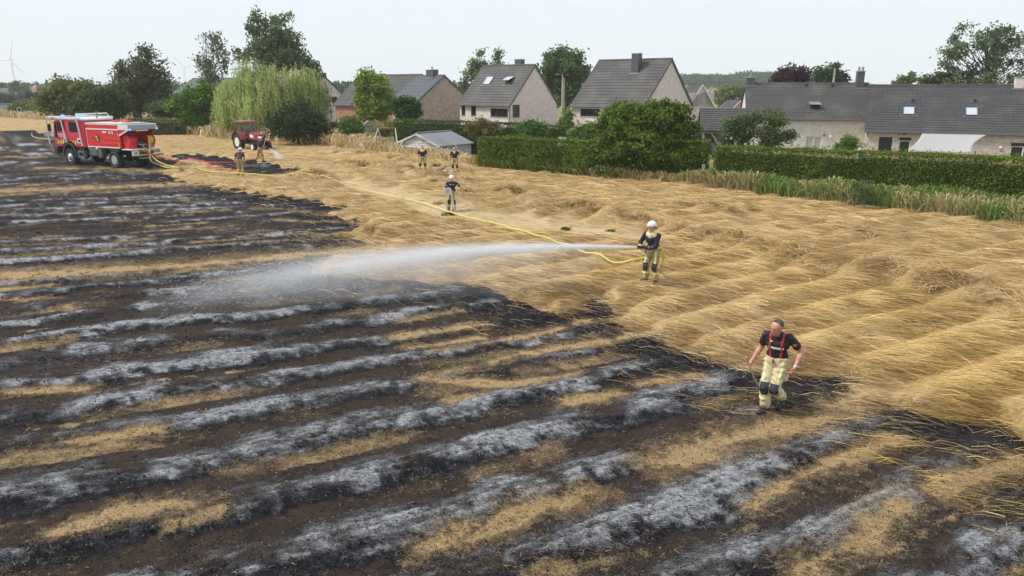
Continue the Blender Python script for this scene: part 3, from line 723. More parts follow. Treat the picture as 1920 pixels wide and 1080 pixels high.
# --- right half
tree('overgrown_bush', 'huge untrimmed green bush growing out over the trimmed field hedge', 1215, 44.6, 345, [(1215, 240, 70, 44), (1170, 235, 44, 36), (1262, 240, 42, 38), (1230, 210, 34, 20), (1284, 228, 28, 30), (1145, 250, 30, 34), (1160, 222, 26, 26), (1250, 206, 30, 20), (1215, 285, 86, 40), (1190, 212, 26, 18), (1275, 290, 36, 50), (1150, 300, 40, 40)],
     (.066, .104, .018), 240, 130, .115, .36, .12, shell=.72, cat='bush', tip=(.15, .18, .035))
for q_ in range(9): pass
tree('distant_tree', 'pale hazy green tree beyond the small house with the white gable trim', 1372, 175, 205, [(1372, 178, 34, 18), (1395, 182, 22, 16), (1355, 186, 18, 14)], (.085, .115, .035), 50, 50, .4, 1.0, .2)
tree('copper_beech', 'dark purple leaved tree behind the ridge with the chimney', 1484, 96, 215, [(1484, 145, 34, 22), (1470, 150, 24, 20), (1500, 152, 22, 20), (1484, 170, 36, 24)], (.028, .014, .020), 70, 75, .22, .6, .2)
tree('pine_tree', 'dark pine with two rounded tops behind the pale lamp pole', 1555, 98, 215, [(1565, 132, 16, 16), (1543, 140, 20, 16), (1560, 150, 30, 16), (1580, 145, 14, 16), (1552, 175, 24, 24)], (.040, .068, .026), 60, 75, .22, .6, .2)
tree('poplar_tree', 'small wind blown grey green tree top above the joint of the long roofs', 1697, 95, 215, [(1697, 152, 13, 10), (1707, 144, 7, 8), (1690, 160, 14, 10)], (.085, .11, .05), 24, 55, .2, .45, .1)
tree('ash_tree', 'big spreading tree with visible limbs behind the long tiled roof', 1838, 86, 220, [(1825, 60, 30, 22), (1800, 85, 30, 26), (1845, 85, 44, 30), (1885, 75, 30, 24), (1910, 95, 26, 30), (1790, 110, 28, 20), (1840, 125, 60, 24), (1900, 130, 40, 26), (1775, 100, 16, 12), (1870, 60, 14, 12), (1850, 150, 80, 16)],
     (.070, .100, .050), 150, 60, .2, .7, .34, None, .2, .4, trunk_to=.8, gap=.75, tip=(.12, .12, .06))
tree('ash_tree', 'low leafy tree at the left foot of the big spreading tree', 1755, 88, 220, [(1755, 148, 22, 10), (1735, 152, 14, 8), (1775, 150, 20, 12), (1760, 165, 36, 14)], (.055, .080, .030), 40, 65, .2, .5, .12)
tree('apple_tree', 'sparse young fruit tree with upright shoots in front of the open shelter', 1388, 47.5, 285, [(1388, 240, 22, 26), (1375, 235, 18, 22), (1405, 235, 16, 26), (1400, 255, 22, 20), (1365, 250, 12, 18)], (.065, .092, .032), 60, 46, .10, .34, .07, None, 0, .3, stems=3, gap=.6)
tree('apple_tree', 'sparse fruit tree with a leaning crown before the pale long wall', 1445, 47, 285, [(1432, 215, 14, 14), (1455, 225, 20, 18), (1440, 245, 22, 20), (1470, 255, 20, 12), (1448, 262, 30, 14), (1418, 222, 10, 12)], (.072, .095, .032), 54, 44, .10, .34, .07, None, 0, .3, stems=3, gap=.6)
tree('garden_shrub', 'small leafy shrub at the white door frame of the pale wall', 1592, 46.5, 290, [(1592, 268, 13, 12), (1586, 278, 16, 10)], (.065, .105, .024), 24, 75, .09, .25, .05, cat='shrub')
# --- far left beyond the field
for a_ in [('distant_tree', 'rounded hazy tree above the far pink house', 32, 300, 188, [(32, 165, 16, 12), (40, 172, 16, 12), (26, 172, 12, 10)], (.055, .080, .040)),
           ('distant_tree', 'dark pointed hazy tree at the left picture edge above the far houses', 3, 320, 188, [(3, 163, 6, 8), (2, 172, 8, 10)], (.035, .050, .034)),
           ('distant_tree', 'pale hazy tree right of the far red roof', 85, 290, 192, [(85, 170, 16, 12), (92, 178, 18, 14), (78, 182, 12, 12)], (.095, .125, .06)),
           ('copper_beech', 'dark purple tree below the far red roof', 60, 230, 196, [(58, 186, 14, 12), (62, 192, 14, 8)], (.020, .020, .030)),
           ('distant_tree', 'blue green tree in front of the far pink house', 34, 240, 196, [(34, 184, 14, 12), (28, 190, 14, 10), (44, 186, 10, 14)], (.050, .080, .042)),
           ('distant_tree', 'low dark tree below the far grey roof', 8, 235, 197, [(6, 186, 16, 9), (14, 190, 12, 7)], (.035, .055, .030)),
           ('garden_shrub', 'bright green bush right of the blue garden hut', 74, 140, 216, [(74, 204, 12, 9), (80, 208, 10, 7)], (.110, .145, .04)),
           ('garden_shrub', 'olive bush between the dark low roof and the blue garden hut', 42, 142, 216, [(42, 202, 10, 8), (36, 208, 10, 7)], (.085, .105, .035))]:
    tree(*a_, 34, 55, .34, .9, .15)
rng_w = [(1262, 166), (1275, 164), (1290, 165), (1325, 166), (1345, 166), (1410, 158), (1430, 156), (1420, 162), (1395, 163)]
def woodland():
    P = []
    for k in range(900):
        u = RNG.uniform(1180, 1520); Y = RNG.uniform(560, 800)
        x = A(u, 160, Y)[0]; zg = float(ground_z(np.array([x]), np.array([Y]))[0])
        hgt = (7 + 3 * RNG.random()) * (1.0 if u < 1380 else 1.25)
        P.append(ellipsoid_pts(22, (x, Y, zg + hgt * .5), (4.5, 4.5, hgt * .5), .6))
    for k in range(260):
        u = RNG.uniform(-60, 420); Y = RNG.uniform(420, 640)
        x = A(u, 160, Y)[0]; hgt = 6 + 3 * RNG.random()
        P.append(ellipsoid_pts(20, (x, Y, hgt * .5), (5, 5, hgt * .5), .6))
    for k in range(110):
        u = RNG.uniform(225, 420); Y = RNG.uniform(160, 220)
        x = A(u, 160, Y)[0]; hgt = 3 + 3 * RNG.random()
        P.append(ellipsoid_pts(30, (x, Y, hgt * .5), (3, 3, hgt * .5), .6))
    for k in range(240):
        u = RNG.uniform(560, 900); Y = RNG.uniform(260, 420)
        x = A(u, 160, Y)[0]; hgt = 5 + 3 * RNG.random()
        P.append(ellipsoid_pts(18, (x, Y, hgt * .5), (3.5, 3.5, hgt * .5), .6))
    P = np.vstack(P)
    V, F, C = leaf_quads(P, RNG.uniform(1.2, 2.4, len(P)), tints(len(P), (.05, .085, .035), .25), 0, .8)
    tag(np_mesh('distant_woodland', V, F, LEAF, tint=C), 'hazy woods along the horizon', 'woods', kind='stuff')
woodland()

# ------------------------------------------------------------------ hedges
def hedge(name, label, pts, thick, h, base, dens=330, leaf=.085, bulge=.18, tip=None, rough_top=.12, seed=0, group=None, z=0.0):
    """trimmed hedge along pts (front foot line), growing back from it; leaves on every face, twiggy inside"""
    pts = [np.array(p, float) for p in pts]
    cen = sum(pts) / len(pts)
    hh = h if isinstance(h, (list, tuple)) else [h] * len(pts)
    PP, NN = [], []
    core = MB()
    run = 0.0
    for i in range(len(pts) - 1):
        a, b = pts[i] - cen, pts[i + 1] - cen
        L = np.linalg.norm(b - a); d = (b - a) / L; nb = np.array([-d[1], d[0]])
        if nb[1] < 0: nb = -nb
        ha, hb = hh[i], hh[i + 1]
        n = int(L * max(ha, hb) * dens * 1.6); t = RNG.random(n); w = RNG.random(n)
        fr = np.zeros((n, 3)); fr[:, :2] = a + d * (t * L)[:, None]; fr[:, 2] = w * (ha + (hb - ha) * t)
        gx = t * L + run
        off = (fbm(gx * .7, fr[:, 2] * .9, 201 + seed, 3) - .5) * 2 * bulge + (fbm(gx * 2.6, fr[:, 2] * 2.6, 211 + seed, 2) - .5) * bulge - np.abs(RNG.normal(0, .05, n))
        off += .08 - .12 * sstep(.5, 0, fr[:, 2]) - .10 * sstep(.75, 1, w)
        fr[:, :2] -= nb * off[:, None]
        PP.append(fr); NN.append(np.tile([-nb[0], -nb[1], .2], (n, 1)))
        n = int(L * thick * dens * .9); t = RNG.random(n); w = RNG.random(n)
        tp = np.zeros((n, 3)); tp[:, :2] = a + d * (t * L)[:, None] + nb * (w * thick)[:, None]
        tp[:, 2] = ha + (hb - ha) * t + (fbm((t * L + run) * .9, w * thick, 221 + seed, 3) - .5) * 2 * rough_top - np.abs(RNG.normal(0, .04, n)) + (RNG.random(n) < .04) * RNG.random(n) * .22
        PP.append(tp); NN.append(np.tile([0, 0, 1.], (n, 1)))
        n = int(L * max(ha, hb) * dens * .25); t = RNG.random(n)
        bk = np.zeros((n, 3)); bk[:, :2] = a + d * (t * L)[:, None] + nb * thick; bk[:, 2] = RNG.random(n) * (ha + (hb - ha) * t)
        PP.append(bk); NN.append(np.tile([nb[0], nb[1], .2], (n, 1)))
        for e, (q, hq) in enumerate(((a, ha), (b, hb))):
            if (e == 0 and i == 0) or (e == 1 and i == len(pts) - 2):
                n = int(thick * hq * dens)
                en = np.zeros((n, 3)); en[:, :2] = q + nb * (RNG.random(n) * thick)[:, None] + d * (RNG.normal(0, .08, n))[:, None]; en[:, 2] = RNG.random(n) * hq
                PP.append(en); NN.append(np.tile([d[0] * (2 * e - 1), d[1] * (2 * e - 1), .2], (n, 1)))
        run += L
        ang = atan2(d[1], d[0]); mid = (a + b) / 2 + nb * thick / 2
        core.box((mid[0], mid[1], min(ha, hb) / 2 - .1), (L + .02, thick - .70 - .004 * i, min(ha, hb) - .42 - .004 * i), ang)
    P, Nn = np.vstack(PP), np.vstack(NN)
    n = len(P)
    patch = fbm(P[:, 0] * .9 + 5, P[:, 2] * .9 + P[:, 1] * .5, 231 + seed, 3)[:, None]
    base = np.array(base) * 1.6; leaf = leaf * 1.25
    col = tints(n, base, .34) * (.6 + .85 * patch)
    if tip is not None:
        young = ((P[:, 2] > np.mean(hh) * .9)[:, None] & (RNG.random((n, 1)) < .5)) | (RNG.random((n, 1)) < .05)
        col = np.where(young, tints(n, tip, .22), col)
    V, F, C = leaf_quads(P, RNG.uniform(.7, 1.3, n) * leaf, np.clip(col, .004, .9), .3, .62, Nn)
    o = np_mesh(name, V, F, LEAF, tint=C); o.location = (cen[0], cen[1], 0)
    tag(o, label, 'hedge', group)
    core.build('inner_twigs', TWIG, o)
    o.location.z = z
    return o
HB = (.094, .136, .022)
hedge('garden_hedge', 'trimmed green field hedge in front of the shed side, left of the huge bush', [G(897, 318), G(1100, 337), G(1312, 348)], 2.2, [2.15, 2.3, 2.5], HB, 300, .105, .30, (.11, .15, .03), .22, 1)
hedge('garden_hedge', 'long straight trimmed hedge in front of the long tiled houses', [(11.3, 41.3), (17.2, 36.6), (22.9, 32.1), (34, 24.6)], 1.5, [2.26, 2.36, 2.42, 2.5], HB, 420, .085, .16, (.13, .165, .035), .08, 2)
hedge('garden_hedge', 'dark long hedge behind the shed, below the brick houses', [A(738, 250, 70)[:2], A(880, 252, 66)[:2], A(1052, 258, 62)[:2]], 1.3, [3.35, 3.35, 3.2], (.060, .100, .020), 190, .11, .15, (.08, .125, .028), .1, 3, z=-.85)
hedge('garden_hedge', 'pale grey green high hedge behind the rear of the fire truck', [A(243, 238, 84)[:2], A(345, 236, 86)[:2]], 1.4, [2.05, 1.75], (.17, .20, .085), 200, .13, .14, (.14, .16, .06), .06, 4)
hedge('garden_hedge', 'short dark clipped hedge below the red brick house', [A(618, 235, 84)[:2], A(665, 236, 83)[:2]], 1.0, 1.6, (.045, .085, .016), 200, .13, .12, (.12, .17, .03), .06, 5)

# ------------------------------------------------------------------ the unmown strip along the field
def stalks(name, label, pts_fn, n, hgt, base, alt, wd=.012, lean=.25, far_w=True, heads=True):
    x, y = pts_fn(n)
    n = len(x)
    D = RNG.uniform(0, 2 * pi, n); r = np.hypot(x, y)
    z = ground_z(x, y) - .03
    H = hgt * RNG.uniform(.45, 1.15, n) * (.6 + .8 * fbm(x * .5, y * .5, 301, 2))
    if name == 'tall_dry_grass': H = H * np.where(x > -9.5, .42, np.where(x > -14, .7, 1.0))
    W = wd * np.clip(r / 28, .8, 3.2) * RNG.uniform(.6, 1.4, n)
    L = np.abs(RNG.normal(0, lean * 2.1, n)) * H
    dx, dy = np.cos(D), np.sin(D); sx, sy = -dy, dx
    fc = np.arctan2(y, x) + pi / 2 + RNG.normal(0, .7, n); sx, sy = np.cos(fc), np.sin(fc)
    V = np.zeros((n, 6, 3))
    for k, (t, w) in enumerate(((0, 1.), (.55, .9), (1, 1.7 if heads else .3))):
        cx = x + dx * L * t ** 1.6; cy = y + dy * L * t ** 1.6; cz = z + H * t
        V[:, 2 * k] = np.stack([cx - sx * W * w, cy - sy * W * w, cz], 1); V[:, 2 * k + 1] = np.stack([cx + sx * W * w, cy + sy * W * w, cz], 1)
    F = (np.arange(n)[:, None, None] * 6 + np.array([[0, 1, 3, 2], [2, 3, 5, 4]])[None]).reshape(-1, 4)
    t = sstep(.38, .62, fbm(x * .6 + 4, y * .6, 311, 3) + RNG.normal(0, .1, n))[:, None]
    col = np.clip((np.array(base) * (1 - t) + np.array(alt) * t) * (1 + RNG.normal(0, .2, (n, 1))), .01, .9)
    return tag(np_mesh(name, V.reshape(-1, 3), F, LEAF_DRY, tint=np.repeat(col, 6, 0)), label, 'grass', kind='stuff')
LEAF_DRY = leaf_mat('dry_grass_blades', .6, .25, .2)
def along(pts, back, jitter=.3):
    pts = [np.array(p, float) for p in pts]
    Ls = np.array([np.linalg.norm(b - a) for a, b in zip(pts[:-1], pts[1:])])
    wgt = np.array([l / max(10, np.linalg.norm((a + b) / 2)) for l, a, b in zip(Ls, pts[:-1], pts[1:])]); wgt /= wgt.sum()
    def fn(n):
        k = RNG.choice(len(Ls), n, p=wgt); t = RNG.random(n)
        a = np.array(pts)[k]; b = np.array(pts)[k + 1]
        p = a + (b - a) * t[:, None]; d = (b - a) / np.linalg.norm(b - a, axis=1, keepdims=True)
        nb = np.stack([-d[:, 1], d[:, 0]], 1); nb *= np.sign(nb[:, 1:2] + 1e-9)
        bk = back if np.isscalar(back) else np.interp(k + t, np.arange(len(back)), back)
        p = p + nb * (bk * RNG.random(n))[:, None] + RNG.normal(0, jitter, (n, 2))
        return p[:, 0], p[:, 1]
    return fn
EDGE = Gl([(-120, 222), (0, 221), (100, 226), (240, 236), (330, 247), (430, 262), (520, 268), (620, 274), (700, 284), (820, 295), (900, 312)])
stalks('tall_dry_grass', 'tall pale dry grass along the far edge of the field', along(EDGE, [14, 14, 12, 9, 9, 8, 6, 6, 6, 5, 2.0], .8), 40000, .95, (.60, .49, .29), (.48, .36, .17), .016)
stalks('hedge_foot_grass', 'dry yellow grass at the foot of the field hedge', along(Gl([(890, 316), (1000, 326), (1120, 338), (1240, 346), (1310, 352)]), .9, .2), 9000, .6, (.47, .37, .19), (.28, .25, .09), .011)
WEED = Gl([(1290, 352), (1450, 374), (1600, 392), (1760, 412), (1930, 434)]) + [(30.0, 20.0)]
stalks('hedge_foot_grass', 'dry and green grass strip between the field and the long hedge', along(WEED, [1.2, 3.2, 4.0, 4.6, 5., 5.5], .15), 34000, .78, (.40, .33, .16), (.17, .235, .055), .013)
def weeds():
    x, y = along(WEED, [1.2, 3.0, 3.8, 4.4, 4.8, 5.2], .1)(46000)
    green = fbm(x * .45 + 3, y * .45, 331, 3) + .0135 * (x - 14)
    k = RNG.random(len(x)) < sstep(.36, .52, green)
    x, y = x[k], y[k]; n = len(x)
    h = .15 + .75 * fbm(x * .8, y * .8, 341, 2)
    h = h * 1.35
    P = np.stack([x, y, ground_z(x, y) + h * RNG.random(n) ** .7], 1)
    V, F, C = leaf_quads(P, RNG.uniform(.06, .14, n), tints(n, (.125, .22, .040), .25), .2, .5)
    tag(np_mesh('weeds', V, F, LEAF, tint=C), 'fresh green weeds in the strip before the long hedge', 'weeds', kind='stuff')
weeds()
def nettle(u, v, w, h, label, base=(.05, .085, .035)):
    p = G(u, v); r = empty('weed_clump', (p[0], p[1], 0), 0, label, 'plant')
    st = MB()
    for k in range(9): st.tube([(RNG.normal(0, w * .3), RNG.normal(0, w * .3), 0), (RNG.normal(0, w * .45), RNG.normal(0, w * .45), h * RNG.uniform(.6, 1))], [.012, .006], 5)
    st.build('stem', mat('weed_stem', (.09, .12, .04), .8), r)
    n = 900; P = np.stack([RNG.normal(0, w * .45, n), RNG.normal(0, w * .45, n), RNG.random(n) ** .8 * h], 1)
    V, F, C = leaf_quads(P, RNG.uniform(.06, .13, n), tints(n, base, .22), .3, .5); np_mesh('foliage', V, F, LEAF, r, tint=C)
nettle(1612, 398, .7, 1.5, 'tall dark green nettle clump standing out of the strip before the long hedge')
for a_ in [(909, 434, .3, .14, 'low green weed tuft in the stubble below the yellow hose'), (1145, 437, .16, .1, 'tiny green weed far right on the pale bare path', (.07, .13, .035)), (1061, 433, .16, .12, 'small green weed in the middle of the pale bare path', (.07, .13, .035)), (840, 406, .2, .14, 'small green weed at the feet of the firefighter carrying the hose')]:
    nettle(*a_[:5], base=a_[5] if len(a_) > 5 else (.06, .11, .035))
# ================================================================== HOUSES
def brick_mat(name, c1, c2, mortar, scale=1.0, rough=.9, mort=.012):
    m, nt, N, L, b = new_mat(name)
    uv = N.new('ShaderNodeAttribute'); uv.attribute_name = 'wall_uv'
    br = N.new('ShaderNodeTexBrick'); br.inputs['Scale'].default_value = 1.0
    br.inputs['Brick Width'].default_value = .22 * scale; br.inputs['Row Height'].default_value = .075 * scale; br.inputs['Mortar Size'].default_value = mort * scale
    br.inputs['Mortar Smooth'].default_value = .3; br.inputs['Bias'].default_value = -.1
    br.inputs['Color1'].default_value = (*c1, 1); br.inputs['Color2'].default_value = (*c2, 1); br.inputs['Mortar'].default_value = (*mortar, 1)
    L.new(uv.outputs['Vector'], br.inputs['Vector'])
    n = N.new('ShaderNodeTexNoise'); n.inputs['Scale'].default_value = 2.3; n.inputs['Detail'].default_value = 7
    n2 = N.new('ShaderNodeTexNoise'); n2.inputs['Scale'].default_value = 14; n2.inputs['Detail'].default_value = 3
    L.new(uv.outputs['Vector'], n.inputs['Vector']); L.new(uv.outputs['Vector'], n2.inputs['Vector'])
    r = N.new('ShaderNodeMapRange'); r.inputs[1].default_value = .35; r.inputs[2].default_value = .65; r.inputs[3].default_value = .90; r.inputs[4].default_value = 1.07
    L.new(n.outputs['Fac'], r.inputs[0])
    r2 = N.new('ShaderNodeMapRange'); r2.inputs[1].default_value = .35; r2.inputs[2].default_value = .65; r2.inputs[3].default_value = .8; r2.inputs[4].default_value = 1.15
    L.new(n2.outputs['Fac'], r2.inputs[0])
    k = N.new('ShaderNodeMath'); k.operation = 'MULTIPLY'; L.new(r.outputs[0], k.inputs[0]); L.new(r2.outputs[0], k.inputs[1])
    v = N.new('ShaderNodeVectorMath'); v.operation = 'SCALE'; L.new(br.outputs['Color'], v.inputs[0]); L.new(k.outputs[0], v.inputs['Scale'])
    L.new(v.outputs[0], b.inputs['Base Color']); b.inputs['Roughness'].default_value = rough
    bp = N.new('ShaderNodeBump'); bp.inputs['Strength'].default_value = .5; bp.inputs['Distance'].default_value = .01; bp.invert = True
    L.new(br.outputs['Fac'], bp.inputs['Height']); L.new(bp.outputs[0], b.inputs['Normal'])
    return m
M_PALE = brick_mat('pale_grey_brick', (.70, .645, .57), (.57, .515, .45), (.68, .64, .58))
M_PINK = brick_mat('pink_brown_brick', (.60, .475, .41), (.38, .275, .23), (.66, .59, .53))
M_ROSE = brick_mat('rose_pale_brick', (.68, .585, .545), (.60, .505, .465), (.66, .60, .56))
M_BROWN = brick_mat('mottled_brown_brick', (.42, .32, .25), (.21, .145, .11), (.48, .41, .35), 1.25)
M_RED = brick_mat('red_brick', (.42, .155, .115), (.33, .12, .09), (.40, .28, .23))
M_TILE = mat('dark_roof_tile', (.046, .044, .046), .62, .30, 1.6, bump=.3, bscale=9, dirt=(.12, .11, .10), dirt_amt=.35)
M_TILE2 = mat('grey_brown_roof_tile', (.058, .054, .053), .68, .30, 1.3, bump=.3, bscale=9, dirt=(.15, .14, .12), dirt_amt=.4)
M_SLATE = mat('blue_grey_slate', (.080, .086, .100), .55, .25, 2.0, bump=.25, bscale=14)
M_WHITE = mat('white_window_frame', (.78, .78, .77), .45, .05, 4)
M_DARKF = mat('dark_window_frame', (.05, .048, .050), .5, .1, 4)
M_GLASS = mat('window_glass', (.020, .024, .028), .06, .2, .8, spec=.6)
M_CURT = mat('net_curtain', (.42, .43, .36), .6, .15, 6)
M_SKYL = mat('skylight_glass', (.62, .66, .70), .08, .05, 1.0, spec=.8, metal=.55)
M_LEAD = mat('lead_cladding', (.072, .080, .092), .5, .2, 3)
M_GUT = mat('zinc_gutter', (.15, .15, .155), .45, .15, 5, metal=.4)
M_BLACK = mat('black_rubber', (.014, .014, .015), .75, .3, 8)
M_CONC = mat('pale_concrete', (.36, .34, .31), .85, .2, 4, bump=.3)
M_WOODW = mat('weathered_wood', (.30, .27, .23), .85, .25, 5, bump=.4, bscale=25)

def quad_uv_mesh(name, quads, material, parent):
    """planar walls: list of polygons with metre coordinates (for the bond), as one mesh; quads = [(verts3d, uvs)]"""
    V, F, UV = [], [], []
    for vs, uvs in quads:
        F.append(tuple(range(len(V), len(V) + len(vs)))); V += vs; UV += uvs
    me = bpy.data.meshes.new(name); me.from_pydata(V, [], F); me.materials.append(material)
    a = me.attributes.new('wall_uv', 'FLOAT_VECTOR', 'POINT')
    a.data.foreach_set('vector', np.array([(p[0], p[1], 0.0) for p in UV], np.float32).ravel())
    return link(name, me, parent)
def wall_with_holes(L, zt, holes, gable=None, depth=.12):
    """faces of a wall in its own plane (s along, z up): rectangles round the openings, reveals set back; gable=(apex s, apex z)"""
    xs = sorted({0.0, L} | {h[0] for h in holes} | {h[1] for h in holes}); zs = sorted({-0.6, zt} | {h[2] for h in holes} | {h[3] for h in holes})
    out = []
    for a, b in zip(xs[:-1], xs[1:]):
        for c, d in zip(zs[:-1], zs[1:]):
            m = ((a + b) / 2, (c + d) / 2)
            if any(h[0] < m[0] < h[1] and h[2] < m[1] < h[3] for h in holes): continue
            out.append([(a, 0, c), (b, 0, c), (b, 0, d), (a, 0, d)])
    if gable: out.append([(0, 0, zt), (L, 0, zt), (gable[0], 0, gable[1])])
    for h in holes:
        out += [[(h[0], 0, h[2]), (h[0], depth, h[2]), (h[0], depth, h[3]), (h[0], 0, h[3])], [(h[1], 0, h[2]), (h[1], depth, h[2]), (h[1], depth, h[3]), (h[1], 0, h[3])],
                [(h[0], 0, h[3]), (h[1], 0, h[3]), (h[1], depth, h[3]), (h[0], depth, h[3])], [(h[0], 0, h[2]), (h[1], 0, h[2]), (h[1], depth, h[2]), (h[0], depth, h[2])]]
    return out
def house(name, label, E0, E1, depth, ze, zr, wall_m, tile_m, courses=14, wavy=0.0, front=(), right=(), left=(), skylights=(), chimneys=(), gutter=M_GUT, verge=.10, eave=.25,
          ridge_s=None, trim=None, extras=None, ridge_tiles=True):
    """E0->E1: front eave line on the plan (left to right as seen); depth back; openings as (s0, s1, z0, z1, kind) along each wall"""
    E0, E1 = np.array(E0, float), np.array(E1, float)
    L = float(np.linalg.norm(E1 - E0)); ang = atan2(*(E1 - E0)[::-1])
    H = empty(name, (E0[0], E0[1], 0), ang, label, 'house')
    hd = depth / 2 if ridge_s is None else ridge_s
    def fr(p): return (p[0], p[1], p[2])
    def rt(p): return (L - p[1], p[0], p[2])
    def lf(p): return (p[1], depth - p[0], p[2])
    def bk(p): return (L - p[0], depth - p[1], p[2])
    quads = []
    for f, length, ops, gab in ((fr, L, front, None), (rt, depth, right, (hd, zr - .06)), (lf, depth, left, (depth - hd, zr - .06)), (bk, L, (), None)):
        for poly in wall_with_holes(length, ze - .05, [o[:4] for o in ops], gab):
            if gab and len(poly) == 3: poly = [(p[0], p[1], p[2]) for p in poly]
            quads.append(([f(p) for p in poly], [(p[0] + 3.1 * p[1], p[2]) for p in poly]))
    quad_uv_mesh('wall', quads, wall_m, H)
    for f, ops in ((fr, front), (rt, right), (lf, left)):
        for o in ops: opening(H, f, *o)
    # roof: two pitches of stepped courses, ridge tiles, verge boards
    rf = None
    for sgn, (y0, y1) in ((1, (-eave, hd)), (-1, (depth + eave, hd))):
        run = abs(y1 - y0); slope = (zr - ze) / (hd if sgn > 0 else depth - hd)
        zb = zr - slope * run
        if rf is None:
            sl = MB(); sl.add([(-verge, y0, zb - .09), (L + verge, y0, zb - .09), (L + verge, y1, zr - .09), (-verge, y1, zr - .09), (-verge, y0, zb - .01), (L + verge, y0, zb - .01), (L + verge, y1, zr - .01), (-verge, y1, zr - .01)],
                   [(0, 1, 2, 3), (4, 5, 6, 7), (0, 1, 5, 4), (2, 3, 7, 6), (1, 2, 6, 5), (0, 3, 7, 4)])
            slo2 = (zr - ze) / (depth - hd); zb2 = zr - slo2 * (depth + eave - hd)
            sl.add([(-verge, depth + eave, zb2 - .09), (L + verge, depth + eave, zb2 - .09), (L + verge, y1 + .003, zr - .09), (-verge, y1 + .003, zr - .09), (-verge, depth + eave, zb2 - .01), (L + verge, depth + eave, zb2 - .01), (L + verge, y1 + .003, zr - .01), (-verge, y1 + .003, zr - .01)],
                   [(0, 1, 2, 3), (4, 5, 6, 7), (0, 1, 5, 4), (2, 3, 7, 6), (1, 2, 6, 5), (0, 3, 7, 4)])
            rf = sl.build('roof', M_DARKF, H)
        nseg = max(1, int(L / .30)) if wavy else 1
        S = np.linspace(-verge - .01, L + verge + .01, nseg * (4 if wavy else 1) + 1)
        wv = wavy * np.sin(np.arange(len(S)) * pi / 2) if wavy else np.zeros(len(S))
        cr = run / courses; th = .045
        tops = {}
        for k in range(courses if sgn > 0 else 1):
            ya, yb = (k * cr - .03, (k + 1) * cr + .02) if sgn > 0 else (0, run)
            za, zbb = zb + slope * ya, zb + slope * yb
            V = []
            for (yy, zz, up) in ((ya, za, th + .025), (yb, zbb, .018), (ya, za, .004)):
                V += [(s, y0 + sgn * yy, zz + up + (w if up > .01 else 0)) for s, w in zip(S, wv)]
            n = len(S); F = [(i, i + 1, n + i + 1, n + i) for i in range(n - 1)] + [(2 * n + i, 2 * n + i + 1, i + 1, i) for i in range(n - 1)]
            MB().add(V, F).build('tile_course', tile_m, rf)
    if ridge_tiles:
        rg = MB()
        for k in range(int(L / .42)):
            s = -verge + .02 + k * (L + 2 * verge) / int(L / .42)
            rg.tube([(s, hd, zr + .005), (s + (L + 2 * verge) / int(L / .42) * .97, hd, zr + .012)], [.125, .11], 8)
        rg.build('ridge_tile', tile_m, rf)
    t_m = trim or M_DARKF
    for s in (-verge - .014, L + verge + .014):
        for ya, yb, zz in ((-eave, hd - .003, zr - (zr - ze) / hd * (hd + eave)), (depth + eave, hd + .003, zr - (zr - ze) / (depth - hd) * (depth - hd + eave))):
            MB().add([(s - .012, ya, zz - .17), (s + .012, ya, zz - .17), (s + .012, yb, zr - .17), (s - .012, yb, zr - .17), (s - .012, ya, zz + .07), (s + .012, ya, zz + .07), (s + .012, yb, zr + .07), (s - .012, yb, zr + .07)],
                   [(0, 1, 2, 3), (4, 5, 6, 7), (0, 1, 5, 4), (2, 3, 7, 6), (1, 2, 6, 5), (0, 3, 7, 4)]).build('verge_board', t_m, H)
    zg = zr - (zr - ze) / hd * (hd + eave)
    if gutter:
        MB().box((L / 2, -eave - .055, zg - .03), (L + 2 * verge, .11, .10)).build('gutter', gutter, H, .02)
        MB().cyl((L - .12, -.07, 0), (L - .12, -.07, zg - .08), .045, n=8).build('downpipe', gutter, H)
    sl_f = (zr - ze) / hd; ph = math.atan(sl_f)
    Rm = Matrix.Rotation(ph, 3, 'X')
    for (s, t, w, h, opened) in skylights:                       # centre along, up the slope (0 eave..1 ridge)
        y = t * hd; z = ze + sl_f * y
        c = Vector((s, y, z)) + Rm @ Vector((0, 0, .085))
        fm = MB()
        for dx_, dy_, a_, b_ in ((-w / 2, 0, .07, h + .07), (w / 2, 0, .07, h + .07)): fm.box(c + Rm @ Vector((dx_, 0, 0)), (a_, b_, .10), M=Rm)
        for dy_ in (-h / 2, h / 2): fm.box(c + Rm @ Vector((0, dy_, 0)), (w - .07, .07, .10), M=Rm)
        wd = fm.build('roof_window', M_GUT, H, .01)
        if opened:
            MB().box(c + Rm @ Vector((0, 0, -.03)), (w - .08, h - .08, .02), M=Rm).build('dark_opening', M_BLACK, wd)
            R2 = Rm @ Matrix.Rotation(radians(-24), 3, 'X')
            hinge = c + Rm @ Vector((0, h * .5, .05))
            MB().box(hinge + R2 @ Vector((0, -h * .5, .0)), (w - .02, h, .05), M=R2).build('sash', M_SKYL, wd, .01)
        else:
            MB().box(c + Rm @ Vector((0, 0, .02)), (w - .08, h - .08, .03), M=Rm).build('pane', M_SKYL, wd)
        MB().box(c + Rm @ Vector((0, -h / 2 - .1, -.06)), (w + .5, .12, .03), M=Rm).build('flashing', M_GUT, wd)
